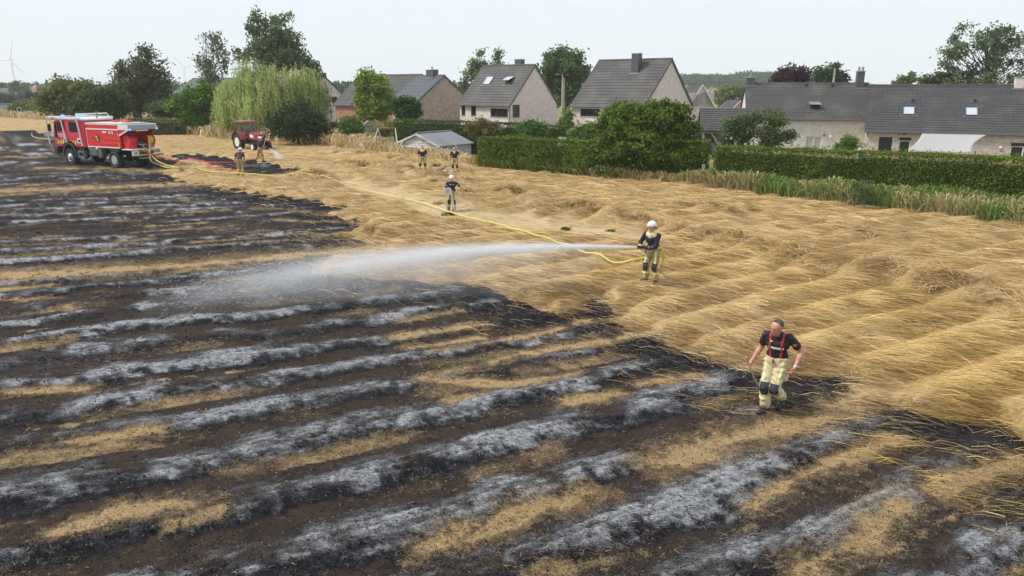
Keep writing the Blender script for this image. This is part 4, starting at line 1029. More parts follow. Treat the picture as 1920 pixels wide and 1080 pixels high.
    for (s, y, w, d, top, m_, pot) in chimneys:
        zb = zr - abs(hd - y) * sl_f - .35
        ch = MB().box((s, y, (zb + top) / 2), (w, d, top - zb)).build('chimney', m_, rf, .02)
        MB().box((s, y, top + .035), (w + .10, d + .10, .07)).build('chimney_cap', M_CONC, H, .015)
        if pot:
            pt = MB()
            for k in range(pot): pt.lathe([(.10, 0), (.11, .05), (.09, .3), (.115, .34)], (s + (k - (pot - 1) / 2) * .3, y, top + .07), (0, 0, 1), 10)
            pt.build('chimney_pot', M_WOODW, H)
        MB().box((s, y - d / 2 - .1, zr - abs(hd - (y - d / 2 - .1)) * sl_f + .09), (w + .3, .22, .02), M=Rm).build('flashing', M_GUT, H)
    if extras: extras(H, L, fr)
    return H
def opening(H, f, s0, s1, z0, z1, kind):
    """window, door or shutter in a wall opening, set back in its reveal"""
    def bx(mb, a, b, y0, y1, c, d):
        P = [f((x, y, z)) for z in (c, d) for y in (y0, y1) for x in (a, b)]
        mb.add(P, [(0, 1, 3, 2), (4, 6, 7, 5), (0, 4, 5, 1), (2, 3, 7, 6), (0, 2, 6, 4), (1, 5, 7, 3)])
    if kind in ('shutter',):
        n = max(4, int((z1 - z0) / .12)); m = MB()
        for k in range(n): bx(m, s0, s1, .07, .09 + .012 * (k % 2), z0 + (z1 - z0) * k / n, z0 + (z1 - z0) * (k + .96) / n)
        m.build('roller_shutter', mat_once('shutter_navy', (.012, .013, .022), .5), H); return
    dark = kind in ('dark', 'strip'); fm = M_DARKF if dark else M_WHITE; t = .055 if dark else .075
    if kind == 'boxed':
        m = MB(); bx(m, s0, s1, -.02, .11, z1 - .24, z1); m.build('shutter_box', M_BLACK, H); z1 = z1 - .24
    fr_ = MB()
    bx(fr_, s0, s0 + t, .06, .12, z0, z1); bx(fr_, s1 - t, s1, .06, .12, z0, z1); bx(fr_, s0 + t, s1 - t, .06, .12, z0, z0 + t); bx(fr_, s0 + t, s1 - t, .06, .12, z1 - t, z1)
    nb = 2 if (s1 - s0) > 1.15 and kind != 'strip' else (3 if kind == 'strip' else 1)
    for k in range(1, nb): c = s0 + (s1 - s0) * k / nb; bx(fr_, c - t * .6, c + t * .6, .055, .118, z0 + t + .003, z1 - t - .003)
    w = fr_.build('door' if kind == 'door' else 'window', fm, H)
    for k in range(nb):
        a, b = s0 + (s1 - s0) * k / nb + t * .5, s0 + (s1 - s0) * (k + 1) / nb - t * .5
        g = MB(); bx(g, a, b, .085, .095, z0 + t * .5, z1 - t * .5); g.build('pane', M_CURT if kind == 'curtain' else M_GLASS, w)
    if kind != 'door':
        sl = MB(); bx(sl, s0 - .05, s1 + .05, -.05, .055, z0 - .06, z0 - .002); sl.build('sill', M_CONC, w)
    if kind == 'door':
        hd = MB(); bx(hd, s0 + .03, s0 + .055, .02, .058, (z0 + z1) / 2 - .1, (z0 + z1) / 2 + .06); hd.build('handle', M_GUT, w)
_once = {}
def mat_once(n, c, r, **k):
    if n not in _once: _once[n] = mat(n, c, r, **k)
    return _once[n]
def wall_lamp(H, f, s, z, m_=None):
    c = f((s, -.08, z)); MB().ball(c, (.09, .09, .13), 10, 6).build('wall_lamp', m_ or M_WHITE, H)

# long pale brick house and long pink brick house under one running ridge
def ext_a(H, L, f):
    for s, z in ((L * .30, 1.55), (L * .62, 1.5)): wall_lamp(H, f, s, z, M_GUT)
    wall_lamp(H, f, L * .67, 1.35)
    for s in (L * .50, L * .71): MB().lathe([(.07, 0), (.09, .25), (.13, .28), (.10, .36)], (s, 3.9, 5.35), (0, 0, 1), 10).build('vent_pipe', M_BLACK, H)
e0, e1 = G(1402, 219, 2.95), G(1642, 221, 2.95)
house('long_house', 'long pale grey brick house with an open roof window and lead chimney', e0, e1, 8.6, 2.95, 5.72, M_PALE, M_TILE2, 17, .010,
      front=[(2.05, 3.25, -.1, 1.32, 'curtain'), (4.95, 6.25, -.15, 1.36, 'curtain'), (7.95, 8.85, -.6, 1.36, 'door')], skylights=[(5.6, .30, .95, 1.05, True)],
      chimneys=[(.35, 4.3, .75, .6, 6.25, M_LEAD, 1), (9.55, 3.95, .62, .6, 6.75, M_LEAD, 2)], extras=ext_a)
def ext_b(H, L, f):
    wall_lamp(H, f, .35, 1.95); wall_lamp(H, f, 9.3, 1.05); MB().box(f((2.7, -.12, 1.98)), (.22, .2, .26)).build('wall_lamp', M_BLACK, H, .02)
    for s in (3.2, 7.55): MB().box((s, 3.1, 2.25 + 3.1 * .66 + .16), (.2, .16, .12)).build('vent_tile', M_BLACK, H)
e0, e1 = G(1625, 242, 2.2), G(1960, 249, 2.2)
house('long_house', 'long pink brown brick house with two bright roof windows', e0, e1, 10.2, 2.2, 5.55, M_PINK, M_TILE, 20, .010,
      front=[(1.0, 1.95, -.6, 1.62, 'shutter'), (2.42, 3.25, -.6, 1.62, 'boxed'), (9.95, 11.6, -.35, 1.42, 'boxed')], skylights=[(2.95, .40, .78, 1.0, False), (7.3, .40, .78, 1.0, False)],
      chimneys=[(10.6, 5.0, .62, .6, 6.15, M_PINK, 0)], extras=ext_b)
def rect_house(D, uA, uB, uC, vE, th):
    """near eave corner B at depth D; left eave end A and far gable corner C from their columns; th = turn of the front wall"""
    B = A(uB, vE, D); z = B[2]; B = B[:2]
    f = np.array([-cos(th), sin(th)]); g = np.array([sin(th), cos(th)])
    def reach(d, u):
        lo, hi = 0.5, 40
        for _ in range(50):
            m = (lo + hi) / 2; q = B + d * m
            if (px_of(q[0], q[1], z)[0] - u) * (d[0]) > 0: hi = m
            else: lo = m
        return lo
    La, Wc = reach(f, uA), reach(g, uC)
    return B + f * La, B, Wc, z, La
e0, e1, w_, ze, l_ = rect_house(80, 862, 957, 1044, 194, radians(41))
print('house4', w_, ze, l_)
house('gabled_house', 'steep grey roofed rose brick house with two roof windows, one tilted open', e0, e1, w_, ze, 7.75, M_ROSE, M_TILE2, 15, 0,
      front=[(.25, .85, 2.35, ze - .15, 'dark'), (1.75, 2.5, 2.35, ze - .15, 'dark'), (4.7, l_ - .35, 2.3, ze - .55, 'strip')], right=[(.35, 1.55, 2.3, ze - .15, 'dark')],
      skylights=[(2.3, .58, 1.0, 1.15, False), (5.45, .58, .95, 1.1, True)], chimneys=[(5.0, w_ / 2 + .5, .9, .7, 8.35, M_LEAD, 0)])
e0, e1, w_, ze, l_ = rect_house(70, 1073, 1208, 1296, 197, radians(40))
print('house5', w_, ze, l_)
house('gabled_house', 'steep grey roofed rose brick house with a tall dark chimney, behind the huge bush', e0, e1, w_, ze, 8.05, M_ROSE, M_TILE2, 16, 0,
      front=[(1.0, 3.3, 2.65, ze - .45, 'strip'), (5.2, 6.6, 1.0, 2.4, 'dark')], right=[(w_ - 1.6, w_ - .7, 3.1, ze - .1, 'dark')],
      chimneys=[(5.05, w_ / 2 - 1.15, .78, .7, 8.55, M_LEAD, 0)])
e0, e1, w_, ze, l_ = rect_house(88, 735, 783, 882, 188, radians(50))
print('house3', w_, ze, l_)
house('gabled_house', 'mottled brown brick house with a slate roof and a blind gable', e0, e1, w_, ze, 6.75, M_BROWN, M_SLATE, 18, 0, right=[(3.9, 4.9, .2, .62, 'dark')],
      chimneys=[(3.2, w_ / 2, 1.5, .8, 7.4, M_SLATE, 1)], trim=M_SLATE)
e0, e1 = A(628, 196, 100)[:2], A(745, 197, 92)[:2]
house('gabled_house', 'red brick house with a plain dark roof, half hidden by the yellow green tree', e0, e1, 8.5, 3.35, 6.9, M_RED, M_TILE, 14, 0,
      front=[(.2, 1.6, .7, 1.35, 'curtain'), (4.6, 5.6, .8, 2.2, 'curtain')], skylights=[(3.45, .45, .8, 1.1, False)])
e0, e1, w_, ze, l_ = rect_house(112, 560, 580, 640, 174, radians(62))
house('gabled_house', 'pale brick gable with a dark chimney looking out right of the willow', e0, e1, w_, ze, 7.0, M_ROSE, M_TILE, 12, 0, right=[(w_ * .68, w_ * .86, 3.05, 4.0, 'dark')], chimneys=[(l_ - 1.0, w_ / 2, 1.3, .8, 7.4, M_LEAD, 1)])
e0, e1, w_, ze, l_ = rect_house(100, 1264, 1289, 1338, 200, radians(50))
house('gabled_house', 'small rose brick house with white gable boards behind the grey roofed house', e0, e1, w_, ze, 5.75, M_ROSE, M_TILE2, 12, 0, right=[(w_ * .50, w_ * .64, 1.6, 2.75, 'curtain'), (w_ * .35, w_ * .40, 4.4, 4.7, 'dark'), (w_ * .43, w_ * .48, 4.4, 4.7, 'dark')], trim=M_WHITE)
e0, e1, w_, ze, l_ = rect_house(150, 1352, 1375, 1398, 201, radians(45))
house('gabled_house', 'tiny distant orange brick house peeping over the shelter roof', e0, e1, w_, ze, 2.7, brick_mat('orange_brick', (.50, .17, .09), (.42, .14, .08), (.42, .28, .2)), M_TILE2, 8, 0, trim=M_WHITE, chimneys=[(l_ - .6, w_ / 2, .7, .5, 3.2, M_LEAD, 0)])
e0, e1 = A(318, 160, 124)[:2], A(402, 160, 118)[:2]
house('barn', 'long dark roofed barn hidden behind the many stemmed tree', e0, e1, 9, 4.3, 6.75, M_ROSE, M_SLATE, 10, 0)['category'] = 'barn'
# far left, across the dip
e0, e1, w_, ze, l_ = rect_house(150, -50, 22, 33, 210, radians(18))
house('low_house', 'low dark roofed house at the left picture edge beyond the field', e0, e1, w_, ze, 2.1, M_CONC, M_SLATE, 8, 0)
e0, e1 = A(-40, 172, 300)[:2], A(24, 172, 296)[:2]
house('far_house', 'far pale pink house with a long grey roof in the haze', e0, e1, 9, 2.9, 4.9, M_ROSE, M_TILE2, 6, 0, front=[(8.5, 9.6, .8, 1.9, 'curtain')], ridge_tiles=False)
e0, e1 = A(46, 172, 330)[:2], A(69, 172, 326)[:2]
house('far_house', 'far house with a faded red roof between hazy trees', e0, e1, 7, 2.6, 5.2, M_ROSE, mat('red_roof_tile', (.22, .10, .08), .8, .2, 1), 6, 0, ridge_tiles=False)
def hut():
    p = A(56, 210, 141); r = empty('garden_hut', (p[0], p[1], 0), radians(25), 'tiny bright blue garden hut with a grey roof at the far left', 'hut')
    MB().box((0, 0, .7), (1.7, 1.7, 1.6)).build('wall', mat('blue_paint', (.05, .19, .42), .6, .1), r)
    MB().prism([(-1.15, 1.45), (1.15, 1.45), (0, 2.5)], -1.1, 1.1, 'y').build('roof', M_SLATE, r)
    MB().tube([(-1.5 + .35 * cos(a), -.9, 1.3 + .45 * sin(a)) for a in np.linspace(0, 2 * pi, 15)], .06, 6).build('white_ring', M_WHITE, r)
    q = A(56, 205, 148); s = empty('far_shed', (q[0], q[1], 0), 0, 'small grey roofed shed behind the blue garden hut', 'shed')
    MB().box((0, 0, .9), (3.2, 3, 2.2)).build('wall', M_CONC, s); MB().prism([(-1.8, 1.9), (1.8, 1.9), (1.0, 2.9), (-1.0, 2.9)], -1.6, 1.6, 'y').build('roof', M_TILE2, s)
hut()

# ------------------------------------------------------------------ carport with a parked car
def carport():
    e0, e1 = G(1316, 245, 2.25), G(1412, 246, 2.25)
    L = float(np.linalg.norm(e1 - e0)); ang = atan2(*(e1 - e0)[::-1])
    r = empty('carport', (e0[0], e0[1], 0), ang, 'open timber carport with a grey tiled roof and curved braces', 'carport')
    rf = MB().add([(-.1, -.2, 2.17), (L, -.2, 2.17), (L, 2.6, 3.78), (-.1, 2.6, 3.78), (-.1, -.2, 2.25), (L, -.2, 2.25), (L, 2.6, 3.86), (-.1, 2.6, 3.86)], [(0, 1, 2, 3), (4, 5, 6, 7), (0, 1, 5, 4), (2, 3, 7, 6), (1, 2, 6, 5), (0, 3, 7, 4)]).build('roof', M_DARKF, r)
    n = 11
    for k in range(n):
        a, b = k / n, (k + 1) / n; y = lambda t: -.2 + 2.8 * t; z = lambda t: 2.25 + 1.61 * t
        MB().add([(-.12, y(a) - .02, z(a) + .06), (L + .02, y(a) - .02, z(a) + .06), (L + .02, y(b), z(b) + .02), (-.12, y(b), z(b) + .02), (-.12, y(a) - .02, z(a) + .004), (L + .02, y(a) - .02, z(a) + .004)], [(0, 1, 2, 3), (4, 5, 1, 0)]).build('tile_course', M_TILE2, rf)
    MB().add([(-.1, 2.6, 3.80), (L, 2.6, 3.80), (L, 5.4, 2.2), (-.1, 5.4, 2.2), (-.1, 2.603, 3.87), (L, 2.603, 3.87), (L, 5.4, 2.28), (-.1, 5.4, 2.28)], [(0, 1, 2, 3), (4, 5, 6, 7), (0, 1, 5, 4), (2, 3, 7, 6), (1, 2, 6, 5), (0, 3, 7, 4)]).build('back_roof', M_TILE2, r)
    for s in (.15, 1.35, L - .2):
        MB().box((s, .15, 1.06), (.16, .16, 2.16)).build('post', M_WOODW, r, .01); MB().box((s, 5.1, 1.0), (.16, .16, 2.2)).build('post', M_WOODW, r, .01)
    for s, sg in ((1.35, -1), (1.35, 1), (L - .2, -1)):
        MB().tube([(s + sg * (.08 + .75 * t), .15, 1.2 + .92 * sin(t * pi / 2)) for t in np.linspace(0, 1, 7)], .07, 6).build('brace', mat_once('pale_oak', (.42, .33, .24), .7), r)
    MB().box((L / 2, .15, 2.10), (L, .14, .10)).build('beam', M_WOODW, r)
    MB().box((.9, 4.9, 1.0), (2.2, .06, 2.0)).build('back_boards', M_DARKF, r)
    c, s_ = cos(ang), sin(ang)
    q = (e0[0] + c * 1.98 - s_ * 3.0, e0[1] + s_ * 1.98 + c * 3.0)
    car = empty('parked_car', (q[0], q[1], 0), ang - pi / 2, 'silver grey car parked under the timber carport', 'car')
    sil = mat('silver_paint', (.22, .24, .27), .3, .05, metal=.6, coat=.5)
    bd = MB().prism([(-2.1, .35), (2.1, .35), (2.15, .75), (1.3, .95), (-1.9, 1.0), (-2.15, .7)], -.85, .85, 'y').build('body', sil, car, .06)
    MB().prism([(-1.75, 1.0), (1.15, .96), (.5, 1.42), (-1.2, 1.45)], -.74, .74, 'y').build('cabin', M_GLASS, car, .05)
    MB().prism([(-1.25, 1.44), (.52, 1.41), (.45, 1.47), (-1.15, 1.50)], -.72, .72, 'y').build('roof', sil, car)
    for x in (-1.3, 1.3):
        for y in (-.86, .86):
            w = MB().cyl((x, y - .1, .31), (x, y + .1, .31), .31, n=18).build('wheel', M_BLACK, car); MB().cyl((x, y - .105, .31), (x, y + .105, .31), .18, n=14).build('rim', M_GUT, w)
    for y in (-.6, .6): MB().box((2.1, y, .68), (.1, .34, .13)).build('headlight', M_WHITE, car, .02)
carport()

# ------------------------------------------------------------------ sun sail
def sail():
    Y = 52.5
    P = {k: A(*v) for k, v in dict(tl=(1729, 250.5, 55.6), tr=(1851, 253, 55.2), bl=(1702, 282, 50.5), br=(1824, 286, 50.2)).items()}
    n = 20; V = []
    for j in range(n + 1):
        for i in range(n + 1):
            a, b = i / n, j / n
            p = (P['tl'] * (1 - a) + P['tr'] * a) * (1 - b) + (P['bl'] * (1 - a) + P['br'] * a) * b
            pull = 4 * b * (1 - b)
            ctr = (P['tl'] + P['bl']) / 2 * (1 - a) + (P['tr'] + P['br']) / 2 * a
            dx = (P['tr'] - P['tl']) / np.linalg.norm(P['tr'] - P['tl'])
            p = p + dx * (pull * .12 * (1 - a) - pull * .42 * a ** 3) + np.array([0, 0, -.16 * pull * 4 * a * (1 - a)])
            V.append(p)
    F = [(j * (n + 1) + i, j * (n + 1) + i + 1, (j + 1) * (n + 1) + i + 1, (j + 1) * (n + 1) + i) for j in range(n) for i in range(n)]
    V = np.array(V); c = V.mean(0); c[2] = 0
    o = np_mesh('sun_sail', V - c, F, mat('sail_cloth', (.37, .355, .345), .85, .06, 1.2), smooth=True); o.location = c
    m = o.modifiers.new('thickness', 'SOLIDIFY'); m.thickness = .006
    tag(o, 'large pale grey sun sail stretched before the pink brick wall', 'awning')
    for k, top in (('br', P['br']), ('bl', P['bl'])):
        pass
    q = P['br'] - c
    MB().cyl((q[0] + .25, q[1] - .1, 0), (q[0] + .12, q[1] - .05, q[2] + .12), .045, n=8).build('pole', M_GUT, o)
    q = P['bl'] - c
    MB().cyl((q[0] - .25, q[1] - .1, 0), (q[0] - .12, q[1] - .05, q[2] + .12), .045, n=8).build('pole', M_GUT, o)
sail()
def planter():
    p = A(1617, 268, 55); r = empty('planter', (p[0], p[1], 0), 0, 'white planter tub with yellow green plant at the corner of the pale wall', 'planter')
    MB().box((0, 0, .38), (.5, .5, .9)).build('pedestal', M_CONC, r, .02); MB().lathe([(.26, .83), (.36, 1.12), (.33, 1.12), (.25, .9)], (0, 0, 0), (0, 0, 1), 16).build('tub', M_WHITE, r)
    n = 160; P = np.stack([RNG.normal(0, .2, n), RNG.normal(0, .2, n), 1.12 + RNG.random(n) * .35], 1)
    V, F, C = leaf_quads(P, .1, tints(n, (.16, .22, .04))); np_mesh('foliage', V, F, LEAF, r, tint=C)
planter()

# ------------------------------------------------------------------ wooden shed with plank walls
def shed():
    B = np.array([-5.96, 61.0])                        # near corner; gable runs left and back, long side right and back
    g = np.array([-.8, .6])
    ang = atan2(-g[1], -g[0])
    W_, L_, ze, zr = 4.8, 4.0, 1.42, 2.26
    r = empty('garden_shed', (B[0] + g[0] * W_, B[1] + g[1] * W_, -.62), ang, 'weathered white plank shed with a corrugated grey roof at the field edge', 'shed')
    # local x along the gable (left to right), y back along the long side
    pw = mat('flaking_white_paint', (.62, .615, .61), .85, .2, 2.5, dirt=(.25, .22, .19), dirt_amt=.85, bump=.3, bscale=30)
    MB().prism([(0.02, -.2), (W_ - .02, -.2), (W_ - .02, ze - .02), (W_ / 2, zr - .02), (.02, ze - .02)], .025, L_ - .02, 'y').build('frame', M_WOODW, r)
    pws = [pw, mat('grey_flaked_plank', (.50, .495, .48), .88, .3, 2.1, dirt=(.20, .175, .15), dirt_amt=.9, bump=.3, bscale=30), mat('white_plank', (.68, .68, .68), .85, .2, 3.1, dirt=(.30, .27, .23), dirt_amt=.7, bump=.3, bscale=30)]
    h = .20; k = 0; z = -.05
    while z < zr - .05:
        x0, x1 = 0.0, W_
        if z + h > ze:
            t = (max(z, ze) - ze) / (zr - ze); x0, x1 = W_ / 2 * t, W_ - W_ / 2 * t
        t2 = min(1, max(0, (z + h - .012 - ze) / (zr - ze))); xa, xb = W_ / 2 * t2, W_ - W_ / 2 * t2
        if xb - xa < .1: xa = xb = W_ / 2
        dz = h - .014
        y = -.045; pw = pws[(k * 7 + k // 2) % 3]
        MB().add([(x0, y, z), (x1, y, z), (xb, y + .040, z + dz), (xa, y + .040, z + dz), (x0, .02, z), (x1, .02, z), (xb, .02, z + dz), (xa, .02, z + dz)], [(0, 1, 2, 3), (4, 7, 6, 5), (0, 4, 5, 1), (3, 2, 6, 7), (0, 3, 7, 4), (1, 5, 6, 2)]).build('plank', pw, r)
        if z + h < ze:
            for X_, sg_ in ((W_, 1), (0, -1)):
                MB().box((X_ + sg_ * .012, L_ / 2, z + dz / 2), (.03, L_, dz), M=Matrix.Rotation(-sg_ * .13, 3, 'Y')).build('plank', pw, r)
        z += h; k += 1
    for x in (.03, W_ - .03): MB().box((x, -.03, ze / 2), (.09, .03, ze)).build('corner_board', pw, r)
    rf = empty('roof', (0, 0, 0)); bpy.data.objects.remove(rf)
    cor = mat('corrugated_cement', (.165, .175, .20), .75, .18, 1.2, dirt=(.10, .10, .10), dirt_amt=.4)
    for sg in (1, -1):
        NS = 6
        for q in range(NS):
            ya, yb = -.22 + q * (L_ + .4) / NS, -.22 + (q + 1) * (L_ + .4) / NS + .04
            S = np.linspace(ya, yb, 29); wv = .025 * np.sin(np.arange(29) * pi / 2) + .008 * (q % 2)
            V = [(W_ / 2 + sg * .01, s, zr + .06 + w) for s, w in zip(S, wv)] + [(W_ / 2 + sg * (W_ / 2 + .25), s, ze - .25 * (zr - ze) / (W_ / 2) + .06 + w) for s, w in zip(S, wv)]
            o = MB().add(V, [(i, i + 1, 29 + i + 1, 29 + i) for i in range(28)]).build('roof_sheet', cor, r); m = o.modifiers.new('thickness', 'SOLIDIFY'); m.thickness = .012
        d = Vector((sg * (W_ / 2 + .25), 0, -(zr - ze) * (W_ / 2 + .25) / (W_ / 2)))
        MB().add([(W_ / 2, -.26, zr + .08), (W_ / 2, -.23, zr + .08), (W_ / 2 + d.x, -.23, zr + .08 + d.z), (W_ / 2 + d.x, -.26, zr + .08 + d.z), (W_ / 2, -.26, zr - .08), (W_ / 2, -.23, zr - .08), (W_ / 2 + d.x, -.23, zr - .08 + d.z), (W_ / 2 + d.x, -.26, zr - .08 + d.z)],
                 [(0, 1, 2, 3), (4, 7, 6, 5), (0, 4, 5, 1), (3, 2, 6, 7), (0, 3, 7, 4), (1, 5, 6, 2)]).build('barge_board', pw, r)
    MB().tube([(W_ / 2, -.22, zr + .09), (W_ / 2, L_ + .2, zr + .09)], .09, 8).build('ridge_cap', cor, r)
shed()

# ------------------------------------------------------------------ swing frame, poles, wires, garden bits, wind turbines
def swing():
    p = A(727, 285, 67); r = empty('swing_frame', (p[0], p[1], float(ground_z(np.array([p[0]]), np.array([p[1]]))[0]) + .05), radians(-8), 'old white swing frame with a rusty top bar left of the shed', 'swing frame')
    wp = mat('old_white_paint', (.62, .64, .58), .6, .15, 6, dirt=(.25, .16, .09), dirt_amt=.5)
    MB().cyl((-.95, 0, 2.15), (.95, 0, 2.15), .04, n=8).build('top_bar', mat('rust', (.30, .15, .08), .85, .3, 8), r)
    for x, sx in ((-.8, -1), (.8, 1)):
        for sy in (-1, 1): MB().cyl((x, 0, 2.12), (x + sx * .15 + sy * .42 * sx * -1 * .9, sy * .95, -.05), .042, n=8).build('leg', wp, r)
swing()
def pole(u, vtop, Y, label, lamp, rad=.1, m_=None):
    p = A(u, 200, Y); zt = A(u, vtop, Y)[2]
    r = empty('utility_pole' if not lamp else 'street_lamp', (p[0], p[1], 0), 0, label, 'pole' if not lamp else 'street lamp')
    MB().cyl((0, 0, -.2), (0, 0, zt), rad, rad * .7, 10).build('mast', m_ or M_WOODW, r, smooth=True)
    if lamp:
        MB().tube([(0, 0, zt - .1), (-.15, 0, zt + .02), (-.45, 0, zt + .05)], .035, 6).build('bracket', M_GUT, r); MB().box((-.6, 0, zt + .04), (.5, .2, .1)).build('lamp_head', M_CONC, r, .03)
    else:
        for k in (0, .35): MB().cyl((-.14, -.12, zt - .3 - k), (-.14, -.12, zt - .18 - k), .035, n=6).build('insulator', M_CONC, r)
    return np.array([p[0], p[1], zt])
MP = mat('pale_pole', (.44, .41, .35), .8, .15, 3)
w1 = pole(1056.5, 146, 92, 'grey wooden utility pole before the round green tree', False, .17, M_WOODW)
pole(1053.5, 140, 91, 'thin pale street lamp beside the grey utility pole', True, .09, MP)
w2 = pole(1557.5, 128, 88, 'pale lamp pole rising behind the long pale brick house', True, .14, MP)
def wire(name, label, a, b, sag):
    a, b = np.array(a, float), np.array(b, float); c = (a + b) / 2; c[2] = 0
    P = [a + (b - a) * t - np.array([0, 0, sag * 4 * t * (1 - t)]) - c for t in np.linspace(0, 1, 24)]
    o = MB().tube(P, .018, 5).build(name, M_BLACK); o.location = c
    return tag(o, label, 'cable')
wire('overhead_wire', 'thin overhead wire from the pale lamp pole to the right over the long roofs', A(1558, 142, 88), A(1760, 160, 78), .5)
wire('overhead_wire', 'thin overhead wire crossing the distant woods left of the lead chimney', A(1305, 164, 110), A(1420, 166, 96), .3)
wire('overhead_wire', 'thin clothes line stretched before the dark back hedge left of the shed', A(742, 240, 66), A(830, 241, 66), .05)
def gate():
    p = A(1048, 262, 60.5); q = A(1072, 262, 60.0)
    d = q[:2] - p[:2]; L = np.linalg.norm(d); r = empty('board_fence', (p[0], p[1], 0), atan2(d[1], d[0]), 'short white board fence between the back hedge and the green shrub', 'fence')
    for k in range(5): MB().box((L / 2, .006 * (k % 2), .35 + k * .27), (L, .03, .23)).build('board', mat_once('white_board', (.48, .47, .45), .8), r)
    for x in (0, L): MB().box((x, .05, .75), (.1, .06, 1.6)).build('post', M_CONC, r)
gate()
def low_wall():
    p, q = A(359, 238, 92)[:2], A(408, 238, 88)[:2]; d = q - p; L = np.linalg.norm(d)
    r = empty('rail_fence', (p[0], p[1], 0), atan2(d[1], d[0]), 'low grey rail fence below the vivid green maple', 'fence')
    for z in (.55, .95): MB().box((L / 2, 0, z), (L, .05, .12)).build('rail', M_WOODW, r)
    for k in range(4): MB().box((L * k / 3, .06, .5), (.1, .1, 1.1)).build('post', M_WOODW, r)
    a = A(427, 243, 80); s = empty('garden_chair', (a[0], a[1], 0), .4, 'white plastic garden chair under the willow left of the tractor', 'chair')
    MB().box((0, 0, .45), (.5, .5, .05)).build('seat', M_WHITE, s, .01); MB().box((0, .24, .78), (.5, .05, .62)).build('backrest', M_WHITE, s, .01)
    for x in (-.21, .21):
        for y in (-.21, .21): MB().cyl((x, y, 0), (x, y, .43), .025, n=6).build('leg', M_WHITE, s)
    a = A(690, 240, 77); s = empty('playhouse', (a[0], a[1], 0), .3, 'small grey white playhouse half hidden between the garden shrubs', 'playhouse')
    MB().box((0, 0, .8), (1.1, 1.0, 1.6)).build('wall', M_CONC, s); MB().prism([(-.7, 1.58), (.7, 1.58), (0, 2.1)], -.6, .6, 'y').build('roof', M_WOODW, s); MB().box((-.15, -.52, .7), (.3, .03, .4)).build('window', M_GLASS, s)
    a = np.append(G(1317, 349), 0); s = MB().box((0, 0, .6), (.16, .14, 1.25)).build('fence_post', M_CONC, None, .01); s.location = (a[0], a[1], 0); tag(s, 'pale concrete post in the gap between bush and long hedge', 'post')
low_wall()
def turbine(u, vhub, Y, Rb, rots, label):
    p = A(u, vhub, Y); r = empty('wind_turbine', (p[0], p[1], 0), 0, label, 'wind turbine')
    tw = mat_once('turbine_white', (.92, .94, .96), .5); h = p[2]
    MB().cyl((0, 0, -5), (0, 0, h), 2.4, 1.5, 16).build('tower', tw, r, smooth=True); MB().box((0, 2.5, h + .5), (3.6, 10, 3.8)).build('nacelle', tw, r, .8)
    MB().lathe([(.4, 2.2), (1.5, .8), (1.9, -1)], (0, -3.6, h), (0, -1, 0), 12).build('hub', tw, r)
    for a in rots:
        c, s = cos(a), sin(a); V = []
        for t, w, th in ((.02, 1.2, 1.2), (.12, 2.3, .9), (.5, 1.4, .5), (1, .35, .2)):
            q = Vector((c * Rb * t, -4.0, h + s * Rb * t)); pr = Vector((-s, 0, c))
            V += [q - pr * w, q + Vector((0, -th, 0)), q + pr * w * .8, q + Vector((0, th, 0))]
        F = [(i * 4 + k, i * 4 + (k + 1) % 4, i * 4 + 4 + (k + 1) % 4, i * 4 + 4 + k) for i in range(3) for k in range(4)] + [(3, 2, 1, 0), (12, 13, 14, 15)]
        MB().add(V, F).build('blade', tw, r, smooth=True)
turbine(20, 111.5, 1500, 44, [radians(70), radians(183), radians(-48)], 'faint white wind turbine at the left picture edge')
turbine(345, 125, 2200, 56, [radians(133), radians(8), radians(-97)], 'very faint wind turbine between the brown tree and the thin birch')
# ================================================================== FIRE TRUCK
M_RED = mat('truck_red', (.66, .018, .014), .38, .08, 3, coat=.4, dirt=(.20, .07, .05), dirt_amt=.25)
M_REDCAB = mat('cab_fluorescent_red', (.58, .035, .055), .42, .06, 3, coat=.3, dirt=(.22, .09, .08), dirt_amt=.2)
M_TWHITE = mat('truck_white', (.72, .71, .69), .45, .06, 4, dirt=(.36, .31, .26), dirt_amt=.3)
M_TGREY = mat('truck_grey', (.25, .27, .30), .45, .1, 4, metal=.2)
M_CHAS = mat('chassis_dark', (.022, .022, .024), .7, .3, 5, dirt=(.09, .075, .06), dirt_amt=.5)
M_TYRE = mat('tyre_rubber', (.020, .020, .021), .85, .25, 9, dirt=(.10, .08, .06), dirt_amt=.35, bump=.5, bscale=30)
M_RIM = mat('rim_grey', (.42, .43, .45), .45, .1, 6, metal=.4)
M_YEL = mat('hose_yellow', (.62, .53, .12), .55, .12, 9)
M_PINKH = mat('hose_red', (.58, .035, .06), .5, .12, 9)
M_BLUE = mat('beacon_blue', (.02, .12, .60), .15, .1, 4, spec=.8)
M_CHEV = mat('chevron_yellow', (.75, .52, .02), .4, .05, 4)
M_CHEVB = mat('chevron_blue', (.10, .07, .35), .4, .05, 4)
M_CREAM = mat('cream_top', (.55, .50, .45), .55, .12, 3)

